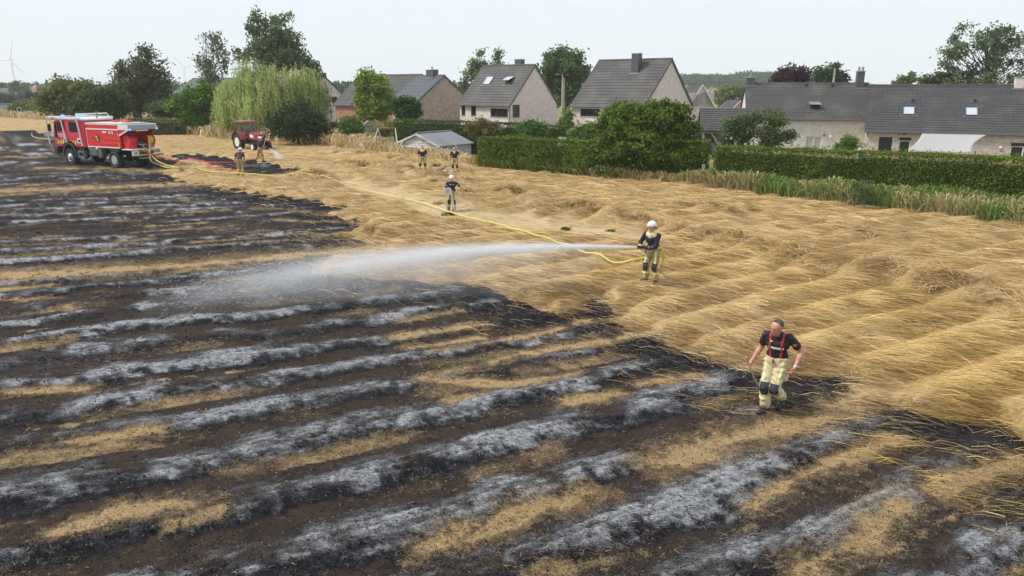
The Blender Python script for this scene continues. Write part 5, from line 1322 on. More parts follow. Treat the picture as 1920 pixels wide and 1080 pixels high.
def tyre_wheel(parent, c, r, w, rim_r, dish, name='wheel', tread=26, rim_mat=None):
    """c: hub centre in the parent's space, axle along local y, outer side +y for y>0"""
    sg = 1 if c[1] >= 0 else -1
    pr = [(rim_r, -w * .42), (r * .86, -w * .5), (r * .97, -w * .40), (r, -w * .2), (r, w * .2), (r * .97, w * .40), (r * .86, w * .5), (rim_r, w * .42)]
    m = MB().lathe(pr, c, (0, sg, 0), 36)
    for k in range(tread):
        a = 2 * pi * k / tread
        for q in (-1, 1):
            p = Vector(c) + Vector((cos(a + q * .06) * r, q * w * .24, sin(a + q * .06) * r))
            m.box(p, (.05, w * .40, .075), M=Matrix.Rotation(-a, 3, 'Y') @ Matrix.Rotation(q * .5, 3, 'X'))
    t = m.build(name, M_TYRE, parent, smooth=True)
    if dish: rp = [(rim_r, w * .44), (rim_r * .93, w * .46), (rim_r * .80, w * .05), (rim_r * .46, w * .02), (rim_r * .42, w * .30), (rim_r * .30, w * .36), (.02, w * .36)]
    else: rp = [(rim_r, w * .44), (rim_r * .94, w * .47), (rim_r * .80, w * .38), (rim_r * .72, w * .50), (rim_r * .45, w * .60), (rim_r * .40, w * .66), (.02, w * .68)]
    rp = [(a, h) for a, h in rp] 
    rm = MB().lathe(rp, c, (0, sg, 0), 30)
    rm.build('rim', rim_mat or M_RIM, t, smooth=True)
    nt = MB()
    for k in range(10):
        a = 2 * pi * k / 10; h = (w * (.05 if dish else .46)) * sg
        p = Vector(c) + Vector((cos(a) * rim_r * .60, h, sin(a) * rim_r * .60)); nt.cyl(p, p + Vector((0, sg * .03, 0)), .018, n=6)
    nt.build('wheel_nuts', M_TGREY, t)['kind'] = 'stuff'
    return t
def fire_truck():
    r = empty('fire_truck', (-26.94, 52.11, .02), radians(153.4), 'red and white double cab fire truck with an open rear hose reel bay', 'fire truck')
    # chassis and wheels
    MB().box((2.1, 0, 1.02), (8.1, .95, .30)).build('chassis', M_CHAS, r, .02)
    for x, dish in ((4.8, False), (0, True)):
        for y in (1.0, -1.0): tyre_wheel(r, (x, y, .575), .575, .44, .30, dish)
        MB().cyl((x, -.9, .60), (x, .9, .60), .12, n=10).lathe([(.05, -.3), (.26, -.1), (.26, .1), (.05, .3)], (x, 0, .60), (0, 1, 0), 14).build('axle', M_CHAS, r)
    # cab
    prof = [(2.86, 1.32), (4.05, 1.32), (4.20, 1.52), (4.5, 1.72), (5.1, 1.72), (5.4, 1.52), (5.56, 1.30), (6.36, 1.30), (6.44, 1.95), (6.14, 3.08), (5.95, 3.17), (2.86, 3.17)]
    cab = MB().prism(prof, -1.13, 1.13, 'y').build('cab', M_REDCAB, r, .05)
    MB().prism([(2.80, 3.172), (6.0, 3.172), (6.02, 3.25), (5.85, 3.31), (2.80, 3.31)], -1.16, 1.16, 'y').build('cab_roof', M_TWHITE, r, .04)
    for sg in (1, -1):
        y = 1.134 * sg
        dr = MB().prism([(4.98, 1.78), (5.12, 1.74), (6.33, 1.40), (6.37, 1.95), (6.13, 3.10), (4.98, 3.10)], y, y + .016 * sg, 'y').build('door', M_REDCAB, r, .006)
        MB().prism([(5.06, 2.46), (5.84, 2.34), (5.84, 3.04), (5.06, 3.04)], y + .0165 * sg, y + .026 * sg, 'y').build('window', M_GLASS, dr)
        MB().prism([(5.90, 2.30), (6.20, 2.30), (6.10, 3.02), (5.90, 3.04)], y + .0165 * sg, y + .026 * sg, 'y').build('quarter_window', M_GLASS, dr)
        MB().prism([(5.94, 1.90), (6.28, 1.90), (6.22, 2.28), (5.94, 2.28)], y + .0165 * sg, y + .024 * sg, 'y').build('black_panel', M_CHAS, dr)
        MB().box((5.10, y + .03 * sg, 1.77), (.34, .04, .30)).build('handle_recess', M_TWHITE, dr, .01); MB().box((5.10, y + .052 * sg, 1.77), (.17, .02, .17)).build('handle', M_CHAS, dr)
        d2 = MB().prism([(3.22, 1.40), (4.05, 1.40), (4.30, 1.72), (4.86, 1.80), (4.86, 3.10), (3.22, 3.10)], y, y + .016 * sg, 'y').build('door', M_REDCAB, r, .006)
        MB().prism([(3.52, 2.36), (4.48, 2.36), (4.48, 3.04), (3.52, 3.04)], y + .0165 * sg, y + .026 * sg, 'y').build('window', M_GLASS, d2)
        MB().box((3.52, y + .03 * sg, 1.77), (.40, .04, .36)).build('handle_recess', M_TWHITE, d2, .01); MB().box((3.50, y + .052 * sg, 1.77), (.24, .02, .17)).build('handle', M_CHAS, d2)
        for x0, n, par in ((5.32, 3, dr), (3.92, 3, d2)):
            for k in range(n):
                x = x0 + k * .27
                if x0 > 5: zb = 1.50 - .0 * k
                else: zb = 1.50 if k < 1 else 1.62 + .1 * (k - 1)
                MB().prism([(x + .20, zb), (x + .05, zb), (x - .07, 1.76), (x + .10, 1.76)], y + .017 * sg, y + .021 * sg, 'y').build('yellow_chevron', M_CHEV, par)
                MB().prism([(x + .055, 1.768), (x - .03, 1.768), (x - .09, 1.92), (x - .01, 1.92)], y + .017 * sg, y + .021 * sg, 'y').build('blue_chevron', M_CHEVB, par)
        t1 = text_part('lettering', 'BRANDWEER' if sg > 0 else 'POMPIERS', .155, (5.47, y + .02 * sg, 2.16), (pi / 2, 0, pi if sg > 0 else 0), M_TWHITE, dr)
        text_part('lettering', 'POMPIERS' if sg > 0 else 'BRANDWEER', .155, (5.47, y + .02 * sg, 2.02), (pi / 2, 0, pi if sg > 0 else 0), M_TWHITE, dr)
        text_part('lettering', '112', .16, (6.12, y + .02 * sg, 1.82), (pi / 2, 0, pi if sg > 0 else 0), M_TWHITE, dr)
        ar = MB()
        A_ = np.linspace(0, pi, 12)
        outer = [(4.8 + .78 * cos(a), .62 + .98 * sin(a)) for a in A_]; inner = [(4.8 + .68 * cos(a), .62 + .88 * sin(a)) for a in A_[::-1]]
        V = [(x, y - .16 * sg, z) for x, z in outer + inner] + [(x, y + .07 * sg, z) for x, z in outer + inner]
        n = 24; ar.add(V, [(i, (i + 1) % n, n + (i + 1) % n, n + i) for i in range(n)] + [(i, i + 1, n - 2 - i, n - 1 - i) for i in range(11)] + [(n + i, n + n - 1 - i, n + n - 2 - i, n + i + 1) for i in range(11)])
        ar.build('mudguard', mat_once('mudguard_grey', (.055, .055, .06), .6), r)
        st = MB().box((3.62, y - .12 * sg, .98), (.52, .26, .05)).box((3.62, y - .12 * sg, .62), (.52, .26, .05)).box((3.9, y - .12 * sg, .80), (.05, .26, .5)).box((3.34, y - .12 * sg, .80), (.05, .26, .5))
        st.build('step', M_TGREY, r, .01); MB().box((3.62, y - .22 * sg, 1.05), (.60, .28, .62)).build('step_back', M_CHAS, r)
        MB().cyl((2.72, y - .1 * sg, 1.38), (2.72, y - .45 * sg, 1.38), .20, n=16).build('air_filter', M_TGREY, r)
        MB().box((2.15, y - .2 * sg, 1.02), (.85, .5, .52)).build('fuel_tank', mat_once('tank_grey', (.10, .105, .11), .5), r, .06); MB().box((1.45, y - .15 * sg, .98), (.42, .4, .62)).build('tool_box', mat_once('tank_grey', (.10, .105, .11), .5), r, .03)
        MB().ball((1.75, y - .02 * sg, 1.28), .10, 12, 8).build('side_lamp', M_TWHITE, r)
        MB().box((-.05, y - .18 * sg, 1.24), (1.0, .34, .22)).build('mudguard', M_CHAS, r, .03)
        MB().tube([(5.95, y + .02 * sg, 3.0), (6.35, y + .22 * sg, 2.92), (6.36, y + .24 * sg, 2.2)], .02, 6).box((6.36, y + .26 * sg, 2.62), (.06, .22, .50)).build('mirror', M_CHAS, r)
    # windscreen, grille, bumper
    MB().add([(6.475, -1.0, 2.0), (6.475, 1.0, 2.0), (6.195, .96, 3.02), (6.195, -.96, 3.02), (6.455, -1.0, 1.98), (6.455, 1.0, 1.98), (6.15, .96, 3.04), (6.15, -.96, 3.04)], [(0, 1, 2, 3), (4, 7, 6, 5), (0, 4, 5, 1), (2, 6, 7, 3), (1, 5, 6, 2), (0, 3, 7, 4)]).build('windscreen', M_GLASS, r)
    MB().box((6.45, 0, 1.62), (.05, 1.5, .42)).build('grille', M_CHAS, r, .02)
    bm = MB().box((6.40, 0, 1.02), (.45, 2.3, .52)).build('bumper', M_CHAS, r, .06); MB().box((6.62, 0, 1.06), (.10, 2.24, .34)).build('bumper_face', M_TWHITE, bm, .03)
    for y in (.85, -.85): MB().cyl((6.66, y, 1.10), (6.70, y, 1.10), .11, n=14).build('headlight', M_GLASS, r)
    MB().tube([(6.6, -.9, .72), (6.85, -.7, .62), (6.85, .7, .62), (6.6, .9, .72)], .035, 6).build('tow_bar', M_CHAS, r)
    # protective cage
    for sg in (1, -1):
        y = 1.24 * sg
        MB().tube([(6.62, y, 1.18), (6.78, y, 1.38), (6.86, y, 1.75), (6.80, y, 3.30), (6.74, y, 3.36), (3.45, y, 3.36), (2.95, y, 3.36)], .042, 8).build('cage_rail', M_TWHITE, r, smooth=True)
        MB().tube([(5.20, y, 3.35), (5.06, y, 2.6), (4.84, y, 1.72), (4.84, y - .1 * sg, 1.62)], .045, 8).build('cage_bar', M_TWHITE, r, smooth=True)
    MB().tube([(3.10, 1.26, 1.42), (3.16, 1.26, 1.7), (3.42, 1.26, 3.45), (3.42, 1.16, 3.60), (3.42, -1.16, 3.60), (3.42, -1.26, 3.45), (3.16, -1.26, 1.7), (3.10, -1.26, 1.42)], .05, 8).build('roll_hoop', M_TWHITE, r, smooth=True)
    MB().tube([(6.80, 1.24, 3.2), (6.83, .6, 3.36), (6.83, -.6, 3.36), (6.80, -1.24, 3.2)], .04, 8).build('cage_rail', M_TWHITE, r, smooth=True)
    for z in (1.75, 2.2): MB().tube([(6.84, 1.24, z), (6.86, -1.24, z)], .03, 6).build('cage_rail', M_TWHITE, r)
    MB().tube([(2.92, 0, 2.6), (2.92, 0, 3.75)], .06, 10).build('exhaust_stack', M_TGREY, r, smooth=True)
    for x, y in ((5.6, .75), (4.1, .6), (5.6, -.75)):
        b = MB().lathe([(.15, 0), (.15, .05), (.13, .06), (.13, .17), (.07, .22)], (x, y, 3.31), (0, 0, 1), 14).build('beacon', M_BLUE, r, smooth=True)
    # tank body
    body = MB().prism([(-.72, 1.40), (2.66, 1.40), (2.66, 2.96), (2.50, 3.0), (-.72, 3.0)], -1.14, 1.14, 'y').build('tank_body', M_RED, r, .025)
    MB().box((.95, 0, 3.02), (3.42, 2.34, .05)).build('tank_top', M_CREAM, body, .01)
    for sg in (1, -1):
        y = 1.148 * sg
        MB().box((.97, y, 2.63), (3.38, .025, .085)).build('white_band', M_TWHITE, body); MB().box((.97, y, 1.41), (3.38, .03, .075)).build('white_band', M_TWHITE, body); MB().box((.97, y, 2.965), (3.40, .025, .07)).build('white_band', M_TWHITE, body)
        MB().box((2.665, y - .03 * sg, 2.0), (.03, .06, 1.2)).build('white_band', M_TWHITE, body)
        for z in (1.66, 1.98, 2.04): MB().cyl((-.62, y + .01 * sg, z), (.85, y + .01 * sg, z), .018, n=6).build('pressed_rib', M_RED, body)
        MB().box((.02, y + .006 * sg, 2.42), (.44, .014, .15)).build('label_plate', M_TWHITE, body); MB().box((.70, y + .006 * sg, 2.44), (.40, .014, .11)).build('label_plate', M_TWHITE, body)
        text_part('lettering', '4000', .12, (.0, y + .015 * sg, 2.42), (pi / 2, 0, pi if sg > 0 else 0), M_CHAS, body)
        em = MB().cyl((1.55, y - .002 * sg, 2.02), (1.55, y + .010 * sg, 2.02), .25, n=26).build('emblem', M_CHAS, body)
        MB().cyl((1.55, y + .010 * sg, 2.02), (1.55, y + .013 * sg, 2.02), .215, n=24).build('emblem_ring', mat_once('emblem_dark', (.05, .03, .035), .5), em)
        MB().prism([(1.62, 2.00), (1.46, 1.98), (1.43, 1.86), (1.54, 1.83), (1.60, 1.90)], y + .0135 * sg, y + .017 * sg, 'y').build('emblem_yellow', M_CHEV, em)
        MB().prism([(1.68, 2.16), (1.58, 2.20), (1.54, 2.08), (1.62, 2.02), (1.70, 2.08)], y + .0135 * sg, y + .017 * sg, 'y').build('emblem_white', M_TWHITE, em)
        MB().prism([(1.53, 2.20), (1.44, 2.14), (1.46, 2.01), (1.53, 2.05)], y + .0135 * sg, y + .017 * sg, 'y').build('emblem_red', M_RED, em)
        MB().box((1.98, y + .004 * sg, 2.0), (.12, .012, .10)).build('lock', M_CHAS, body)
        for z, h in ((2.32, .28), (1.98, .09), (1.60, .26)): MB().box((-.69, y + .012 * sg, z), (.07, .014, h)).build('yellow_marker', M_CHEV, body, .02)
    MB().box((.4, -.5, 3.10), (.6, .5, .12)).build('hatch', M_RED, body, .02); MB().box((1.6, -.45, 3.09), (.4, .4, .1)).build('hatch', M_RED, body, .02)
    # rear reel bay
    MB().box((-.74, 0, 2.0), (.04, 2.2, 1.3)).build('bay_back', mat_once('bay_red', (.30, .012, .012), .5), r)
    for sg in (1, -1):
        y = 1.12 * sg
        MB().prism([(-.72, 2.62), (-1.78, 2.62), (-1.72, 2.98), (-.72, 3.0)], y - .05 * sg, y + .022 * sg, 'y').build('bay_side', M_TWHITE, r, .01)
        MB().prism([(-.72, 1.40), (-.86, 1.40), (-.86, 2.20), (-1.68, 2.60), (-.72, 2.60)], y - .03 * sg, y + .012 * sg, 'y').build('bay_cheek', M_RED, r)
        MB().prism([(-.80, 2.20), (-.80, 2.31), (-1.70, 2.66), (-1.78, 2.60)], y + .013 * sg, y + .03 * sg, 'y').build('bay_trim', M_TWHITE, r)
    MB().prism([(-.72, 2.98), (-1.74, 2.96), (-1.82, 2.64), (-1.74, 2.60), (-1.66, 2.9), (-.72, 2.92)], -1.06, 1.06, 'y').build('roller_cover', M_TGREY, r, .02)
    for y in (1.05, -1.05): MB().box((-1.84, y, 2.66), (.06, .14, .12)).build('blue_lamp', M_BLUE, r, .015)
    MB().box((-1.80, .1, 2.57), (.07, .9, .06)).build('light_bar', M_TWHITE, r)
    for k in range(6): MB().box((-1.79, .85 - k * .16, 2.60), (.03, .09, .05), M=Matrix.Rotation(.5, 3, 'X')).build('yellow_stripe', M_CHEV, r)
    for y0, hosem in ((.70, M_PINKH), (-.70, M_YEL)):
        reel = MB()
        for yy in (y0 - .27, y0 + .27): reel.cyl((-1.22, yy - .02, 1.86), (-1.22, yy + .02, 1.86), .42, n=28)
        rl = reel.build('hose_reel', M_RED, r, .008)
        dm = MB()
        for k in range(7): dm.lathe([(.2, -.034), (.30, -.034), (.325, 0), (.30, .034), (.2, .034)], (-1.22, y0 - .21 + k * .07, 1.86), (0, 1, 0), 22)
        dm.build('wound_hose', hosem, rl, smooth=True)
        MB().box((-1.20, y0, 1.52), (.52, .60, .32)).build('reel_stand', M_RED, r, .02)
        MB().cyl((-1.22, y0 - .31, 1.86), (-1.22, y0 + .31, 1.86), .05, n=10).build('reel_axle', M_CHAS, rl)
    pm = MB().box((-1.25, 0, 1.62), (.5, .45, .5)).build('pump', M_CHAS, r, .04)
    for k in range(4): MB().cyl((-1.50, -.3 + k * .2, 1.55 + .1 * (k % 2)), (-1.74, -.3 + k * .2, 1.52 + .1 * (k % 2)), .06, n=10).build('outlet', M_TGREY, r)
    MB().tube([(-1.55, .35, 1.62), (-1.8, .42, 1.66), (-1.86, .2, 1.60), (-1.7, 0, 1.58)], .035, 6).build('pipe', M_RIM, r)
    MB().cyl((-1.62, -.55, 1.38), (-1.62, -.55, 1.66), .08, .05, 10).build('bottle', M_TGREY, r)
    pf = MB().box((-1.40, .62, 1.32), (1.0, 1.06, .07)).box((-1.40, -.78, 1.32), (1.0, .76, .07))
    MB().box((-1.40, .64, 1.32), (1.02, 1.04, .075)).build('platform', M_TWHITE, r, .01); MB().box((-1.40, -.78, 1.32), (1.02, .78, .075)).build('platform', M_TWHITE, r, .01)
    MB().box((-1.30, 0, 1.30), (.7, 2.0, .04)).build('platform_floor', M_CHAS, r)
    MB().box((-1.86, .22, 1.12), (.05, .62, .24)).build('rear_panel', M_TGREY, r, .01); MB().box((-1.86, -.74, 1.14), (.05, .66, .24)).build('rear_panel', M_TGREY, r, .01)
    for y in (.48, .25, .02, -.55, -.85): MB().box((-1.90, y, 1.25), (.03, .10, .08)).build('yellow_marker', M_CHEV, r)
    pl = MB().box((-1.87, .88, 1.08), (.05, .52, .34)).build('number_plate', M_TWHITE, r, .01)
    for y in (.82, .94): MB().box((-1.905, y, 1.09), (.02, .05, .18)).build('numeral', M_CHAS, pl)
    MB().box((-1.5, 0, .98), (.6, .9, .3)).build('tow_hitch', M_CHAS, r, .03); MB().box((-1.75, .1, .72), (.3, .7, .10)).build('hitch_plate', M_TGREY, r)
    MB().cyl((-1.98, 1.0, .93), (-2.02, -1.15, .95), .045, n=10).build('safety_bar', M_YEL, r)
    return r
FT = fire_truck()

# ================================================================== TRACTOR
def tractor():
    M_TR = mat('tractor_red', (.24, .040, .032), .6, .15, 4, dirt=(.22, .13, .09), dirt_amt=.6)
    M_CAB = mat('tractor_glass', (.10, .12, .13), .12, .1, 2, spec=.6)
    f = np.array([.74, -.672]); ang = atan2(f[1], f[0])
    rw = np.array([-24.15, 66.0]); left = np.array([-f[1], f[0]])
    o = rw + left * .72
    r = empty('tractor', (o[0], o[1], 0), ang, 'faded red tractor with a closed cab and white rear wheel rims at the field edge', 'tractor')
    MB().box((1.1, 0, .82), (2.9, .42, .5)).build('chassis', M_CHAS, r, .03)
    for y in (-.80, .80): tyre_wheel(r, (0, y, .76), .76, .44, .40, True, tread=22, rim_mat=M_TWHITE)
    for y in (-.72, .72): tyre_wheel(r, (2.25, y, .42), .42, .26, .23, True, tread=16, rim_mat=M_TWHITE)
    MB().cyl((2.25, -.7, .45), (2.25, .7, .45), .06, n=8).cyl((0, -.7, .76), (0, .7, .76), .12, n=10).build('axle', M_CHAS, r)
    MB().prism([(.75, .95), (2.65, .95), (2.72, 1.02), (2.72, 1.46), (2.62, 1.54), (.75, 1.62)], -.34, .34, 'y').build('bonnet', M_TR, r, .04)
    MB().box((2.735, 0, 1.22), (.03, .52, .44)).build('grille', M_CHAS, r)
    MB().prism([(1.15, 1.18), (1.75, 1.15), (1.75, 1.40), (1.15, 1.45)], -.352, .352, 'y').build('side_plate', M_TWHITE, r)
    for y in (-.24, .24): MB().cyl((2.74, y, 1.08), (2.77, y, 1.08), .08, n=12).build('headlight', M_TWHITE, r)
    MB().cyl((2.752, 0, 1.34), (2.765, 0, 1.34), .06, n=12).build('emblem', M_RIM, r)
    MB().prism([(-.72, 1.18), (.8, 1.18), (.8, 1.55), (-.72, 1.55)], -.60, .60, 'y').build('cab_base', M_TR, r, .03)
    M_CABG = M_CAB
    M_CABG.node_tree.nodes['Principled BSDF'].inputs['Alpha'].default_value = .42
    for P_ in ([(.775, -.55, 1.56), (.775, .55, 1.56), (.665, .55, 2.37), (.665, -.55, 2.37)], [(-.655, -.55, 1.56), (-.655, .55, 1.56), (-.605, .55, 2.37), (-.605, -.55, 2.37)],
               [(-.66, .575, 1.56), (.77, .575, 1.56), (.66, .575, 2.37), (-.60, .575, 2.37)], [(-.66, -.575, 1.56), (.77, -.575, 1.56), (.66, -.575, 2.37), (-.60, -.575, 2.37)]):
        MB().add(P_, [(0, 1, 2, 3)]).build('pane', M_CABG, r)
    MB().box((-.25, 0, 1.40), (.5, .5, .5)).box((-.5, 0, 1.75), (.1, .5, .5)).build('seat', M_CHAS, r, .03)
    rf = MB().prism([(-.80, 2.38), (.82, 2.38), (.74, 2.54), (-.70, 2.54)], -.70, .70, 'y').build('cab_roof', M_TR, r, .05); MB().box((0, 0, 2.555), (1.3, 1.2, .03)).build('roof_panel', mat_once('dusty_roof', (.22, .17, .14), .8), rf)
    for x0, x1, y in ((.80, .68, .585), (.80, .68, -.585), (-.68, -.62, .585), (-.68, -.62, -.585), (.10, .08, .59), (.10, .08, -.59)):
        MB().tube([(x0, y, 1.5), (x1, y, 2.42)], .04, 6).build('cab_post', M_TR, r)
    MB().tube([(.79, 0, 1.5), (.68, 0, 2.42)], .02, 6).build('cab_post', M_TR, r)
    for y in (-.80, .80):
        A_ = np.linspace(radians(15), radians(165), 10)
        V = [(.88 * cos(a), yy, .76 + .88 * sin(a)) for yy in (y - .26, y + .26) for a in A_] + [(.84 * cos(a), yy, .76 + .84 * sin(a)) for yy in (y - .26, y + .26) for a in A_]
        F = [(i, i + 1, 10 + i + 1, 10 + i) for i in range(9)] + [(20 + i, 30 + i, 30 + i + 1, 20 + i + 1) for i in range(9)]
        MB().add(V, F).build('mudguard', M_TR, r); 
        MB().box((.72, y * .82, .72), (.30, .24, .05)).build('step', M_TR, r); MB().tube([(.86, y * .80, .6), (.84, y * .80, 1.5)], .035, 6).build('step_post', M_TR, r)
    MB().lathe([(.07, 0), (.08, .03), (.055, .12), (.02, .15)], (-.1, .45, 2.57), (0, 0, 1), 10).build('orange_beacon', mat_once('amber', (.75, .20, .02), .3), r)
    MB().cyl((1.9, .2, 1.5), (1.9, .2, 2.0), .03, n=8).build('exhaust_pipe', M_CHAS, r)
    rake = MB().box((-1.0, 0, .78), (1.2, .10, .10)).box((-1.9, .0, .98), (2.4, .12, .12)).box((-1.6, .28, .98), (2.0, .09, .09)).build('hay_rake', mat_once('old_rake', (.40, .28, .18), .8), r)
    tn = MB()
    for k in range(9):
        x = -1.3 - k * .2; tn.tube([(x, .1, .95), (x - .05, .12, .6), (x + .12, .14, .32)], .022, 5)
    q = tn.build('tines', M_CHAS, rake); q['kind'] = 'stuff'
    MB().tube([(-.7, 0, .5), (-1.2, 0, .78)], .05, 6).build('drawbar', M_CHAS, r)
tractor()

_bn = M_BLUE.node_tree.nodes['Principled BSDF']; _bn.inputs['Emission Color'].default_value = (.25, .55, 1, 1); _bn.inputs['Emission Strength'].default_value = .9
# ================================================================== PEOPLE (one continuous body each, clothes grown over it)
def _grid_sdf(prims, lo, hi, h, k0=.03):
    """smooth union of tapered capsules / ellipsoids on a grid; prims: dicts a,b,ra,rb,k, optional flat=(axis vec, factor), cut"""
    n = np.maximum(4, np.ceil((np.array(hi) - lo) / h).astype(int) + 1)
    f = np.full(n, .25, np.float32)
    for p in prims:
        a, b = np.array(p['a'], float), np.array(p['b'], float); ra, rb = p['ra'], p['rb']; k = p.get('k', k0)
        m = max(ra, rb) * max(1.0, p.get('fat', 1.0)) + k + 3 * h
        i0 = np.maximum(0, np.floor((np.minimum(a, b) - m - lo) / h).astype(int)); i1 = np.minimum(n, np.ceil((np.maximum(a, b) + m - lo) / h).astype(int) + 1)
        if (i1 <= i0).any(): continue
        X = [lo[d] + h * np.arange(i0[d], i1[d]) for d in range(3)]
        P = np.stack(np.meshgrid(*X, indexing='ij'), -1)
        if 'flat' in p:                                   # squeeze along an axis
            ax, fc = np.array(p['flat'][0], float), p['flat'][1]; ax /= np.linalg.norm(ax)
            c = (a + b) / 2
            P = P + ((P - c) @ ax)[..., None] * ax * (fc - 1); a = a + ((a - c) @ ax) * ax * (fc - 1); b = b + ((b - c) @ ax) * ax * (fc - 1)
        ba = b - a; L2 = ba @ ba
        t = np.clip(((P - a) @ ba) / L2, 0, 1) if L2 > 1e-9 else np.zeros(P.shape[:3])
        d = np.linalg.norm(P - a - t[..., None] * ba, axis=-1) - (ra + (rb - ra) * t)
        s = f[i0[0]:i1[0], i0[1]:i1[1], i0[2]:i1[2]]
        if p.get('sub'):
            q = np.clip(.5 - .5 * (s + d) / k, 0, 1); s[...] = s * (1 - q) - d * q + k * q * (1 - q)
        else:
            q = np.clip(.5 + .5 * (s - d) / k, 0, 1); s[...] = s * (1 - q) + d * q - k * q * (1 - q)
    return f, n
def _surface_nets(f, lo, h):
    ins = f < 0
    c = np.zeros(tuple(s - 1 for s in f.shape), np.uint8)
    for dx in (0, 1):
        for dy in (0, 1):
            for dz in (0, 1):
                c += ins[dx:f.shape[0] - 1 + dx, dy:f.shape[1] - 1 + dy, dz:f.shape[2] - 1 + dz]
    idx = np.argwhere((c > 0) & (c < 8))
    if not len(idx): return np.zeros((0, 3)), np.zeros((0, 4), int)
    lookup = np.full(c.shape, -1, np.int64); lookup[tuple(idx.T)] = np.arange(len(idx))
    acc = np.zeros((len(idx), 3)); cnt = np.zeros(len(idx))
    for ax in range(3):
        o = [q for q in range(3) if q != ax]
        for u in (0, 1):
            for v in (0, 1):
                p0 = idx.copy(); p0[:, o[0]] += u; p0[:, o[1]] += v; p1 = p0.copy(); p1[:, ax] += 1
                f0, f1 = f[tuple(p0.T)], f[tuple(p1.T)]
                m = (f0 < 0) != (f1 < 0)
                t = np.where(m, f0 / (f0 - f1 + 1e-12), 0)
                q = p0.astype(float); q[:, ax] += t
                acc[m] += q[m]; cnt[m] += 1
    V = np.array(lo) + h * acc / np.maximum(cnt, 1)[:, None]
    Fs = []
    for ax in range(3):
        o = [q for q in range(3) if q != ax]
        sl0 = [slice(None)] * 3; sl1 = [slice(None)] * 3; sl0[ax] = slice(0, -1); sl1[ax] = slice(1, None)
        e = ins[tuple(sl0)] != ins[tuple(sl1)]
        E = np.argwhere(e)
        E = E[(E[:, o[0]] > 0) & (E[:, o[1]] > 0) & (E[:, o[0]] < f.shape[o[0]] - 1) & (E[:, o[1]] < f.shape[o[1]] - 1)]
        if not len(E): continue
        q = []
        for du, dv in ((-1, -1), (0, -1), (0, 0), (-1, 0)):
            p = E.copy(); p[:, o[0]] += du; p[:, o[1]] += dv; q.append(lookup[tuple(p.T)])
        Q = np.stack(q, 1)
        flip = ins[tuple(E.T)] == (ax != 1)
        Q[~flip] = Q[~flip][:, ::-1]
        Fs.append(Q)
    return V, np.vstack(Fs)
def cap(a, b, ra, rb=None, **k): return dict(a=a, b=b, ra=ra, rb=ra if rb is None else rb, **k)
class Fig:
    """a figure in its own space: x to its right, y ahead, z up"""
    def __init__(s, name, label, loc, face, scale=1.0, h=.012):
        s.h = h; s.prims = {}
        s.ang = atan2(face[1], face[0]) - pi / 2; s.loc = loc; s.scale = scale; s.name, s.label = name, label; s.obj = None
    def make(s, name, prims, material, post=None, parent=True, h=None, smooth=True, tint_=None):
        h = h or s.h
        A_ = np.array([p['a'] for p in prims] + [p['b'] for p in prims], float); R = max(max(p['ra'], p['rb']) * max(1, p.get('fat', 1)) for p in prims) + .05
        lo, hi = A_.min(0) - R, A_.max(0) + R
        f, n = _grid_sdf(prims, lo, hi, h)
        if post is not None:
            X, Y, Z = np.meshgrid(*[lo[d] + h * np.arange(n[d]) for d in range(3)], indexing='ij', sparse=True)
            f = post(f, X, Y, Z).astype(np.float32)
        V, F = _surface_nets(f, lo, h)
        if not len(V): return None
        o = np_mesh(name, V, F, material, s.obj if parent else None, smooth=smooth)
        return o
def P3(*a): return np.array(a, float)
def lerp(a, b, t): return np.array(a) * (1 - t) + np.array(b) * t
SKIN = mat('skin', (.52, .29, .21), .5, .10, 9, bump=.15, bscale=90)
SKIN_R = mat('sunburnt_skin', (.50, .235, .165), .5, .12, 9, bump=.15, bscale=90)
NAVY = mat('navy_cloth', (.014, .016, .034), .8, .25, 9, bump=.35, bscale=60)
BLACKC = mat('black_cloth', (.011, .010, .013), .8, .3, 9, bump=.35, bscale=60)
SANDP = mat('sand_trousers', (.55, .455, .28), .8, .14, 7, dirt=(.20, .16, .10), dirt_amt=.35, bump=.4, bscale=45)
OLIVEP = mat('khaki_trousers', (.34, .26, .125), .8, .14, 7, dirt=(.16, .125, .075), dirt_amt=.35, bump=.4, bscale=45)
REFL = mat('lime_reflective', (.62, .66, .10), .35, .08, 30)
SILV = mat('silver_reflective', (.66, .67, .66), .3, .08, 30)
BOOT = mat('black_boot_leather', (.016, .016, .018), .5, .3, 10)
PADM = mat('knee_pad', (.022, .024, .030), .75, .2, 12)
HELM = mat('white_helmet', (.76, .76, .74), .3, .04, 6, coat=.3)
HAIR = mat('brown_hair', (.075, .045, .032), .7, .3, 30)
DARKHAIR = mat('dark_hair', (.018, .013, .011), .7, .3, 30)
CREAMC = mat('cream_hood', (.62, .54, .33), .85, .12, 8, bump=.3, bscale=40)
GLOVE = mat('sand_glove', (.42, .33, .19), .75, .18, 12)
BRACE = mat('red_braces', (.44, .022, .045), .65, .08, 8)
EYE = mat('dark_eye', (.02, .015, .012), .3, .1, 9)
STEEL = mat('steel', (.40, .41, .43), .35, .1, 6, metal=.8)
WOODH = mat('ash_handle', (.45, .34, .20), .6, .15, 8)

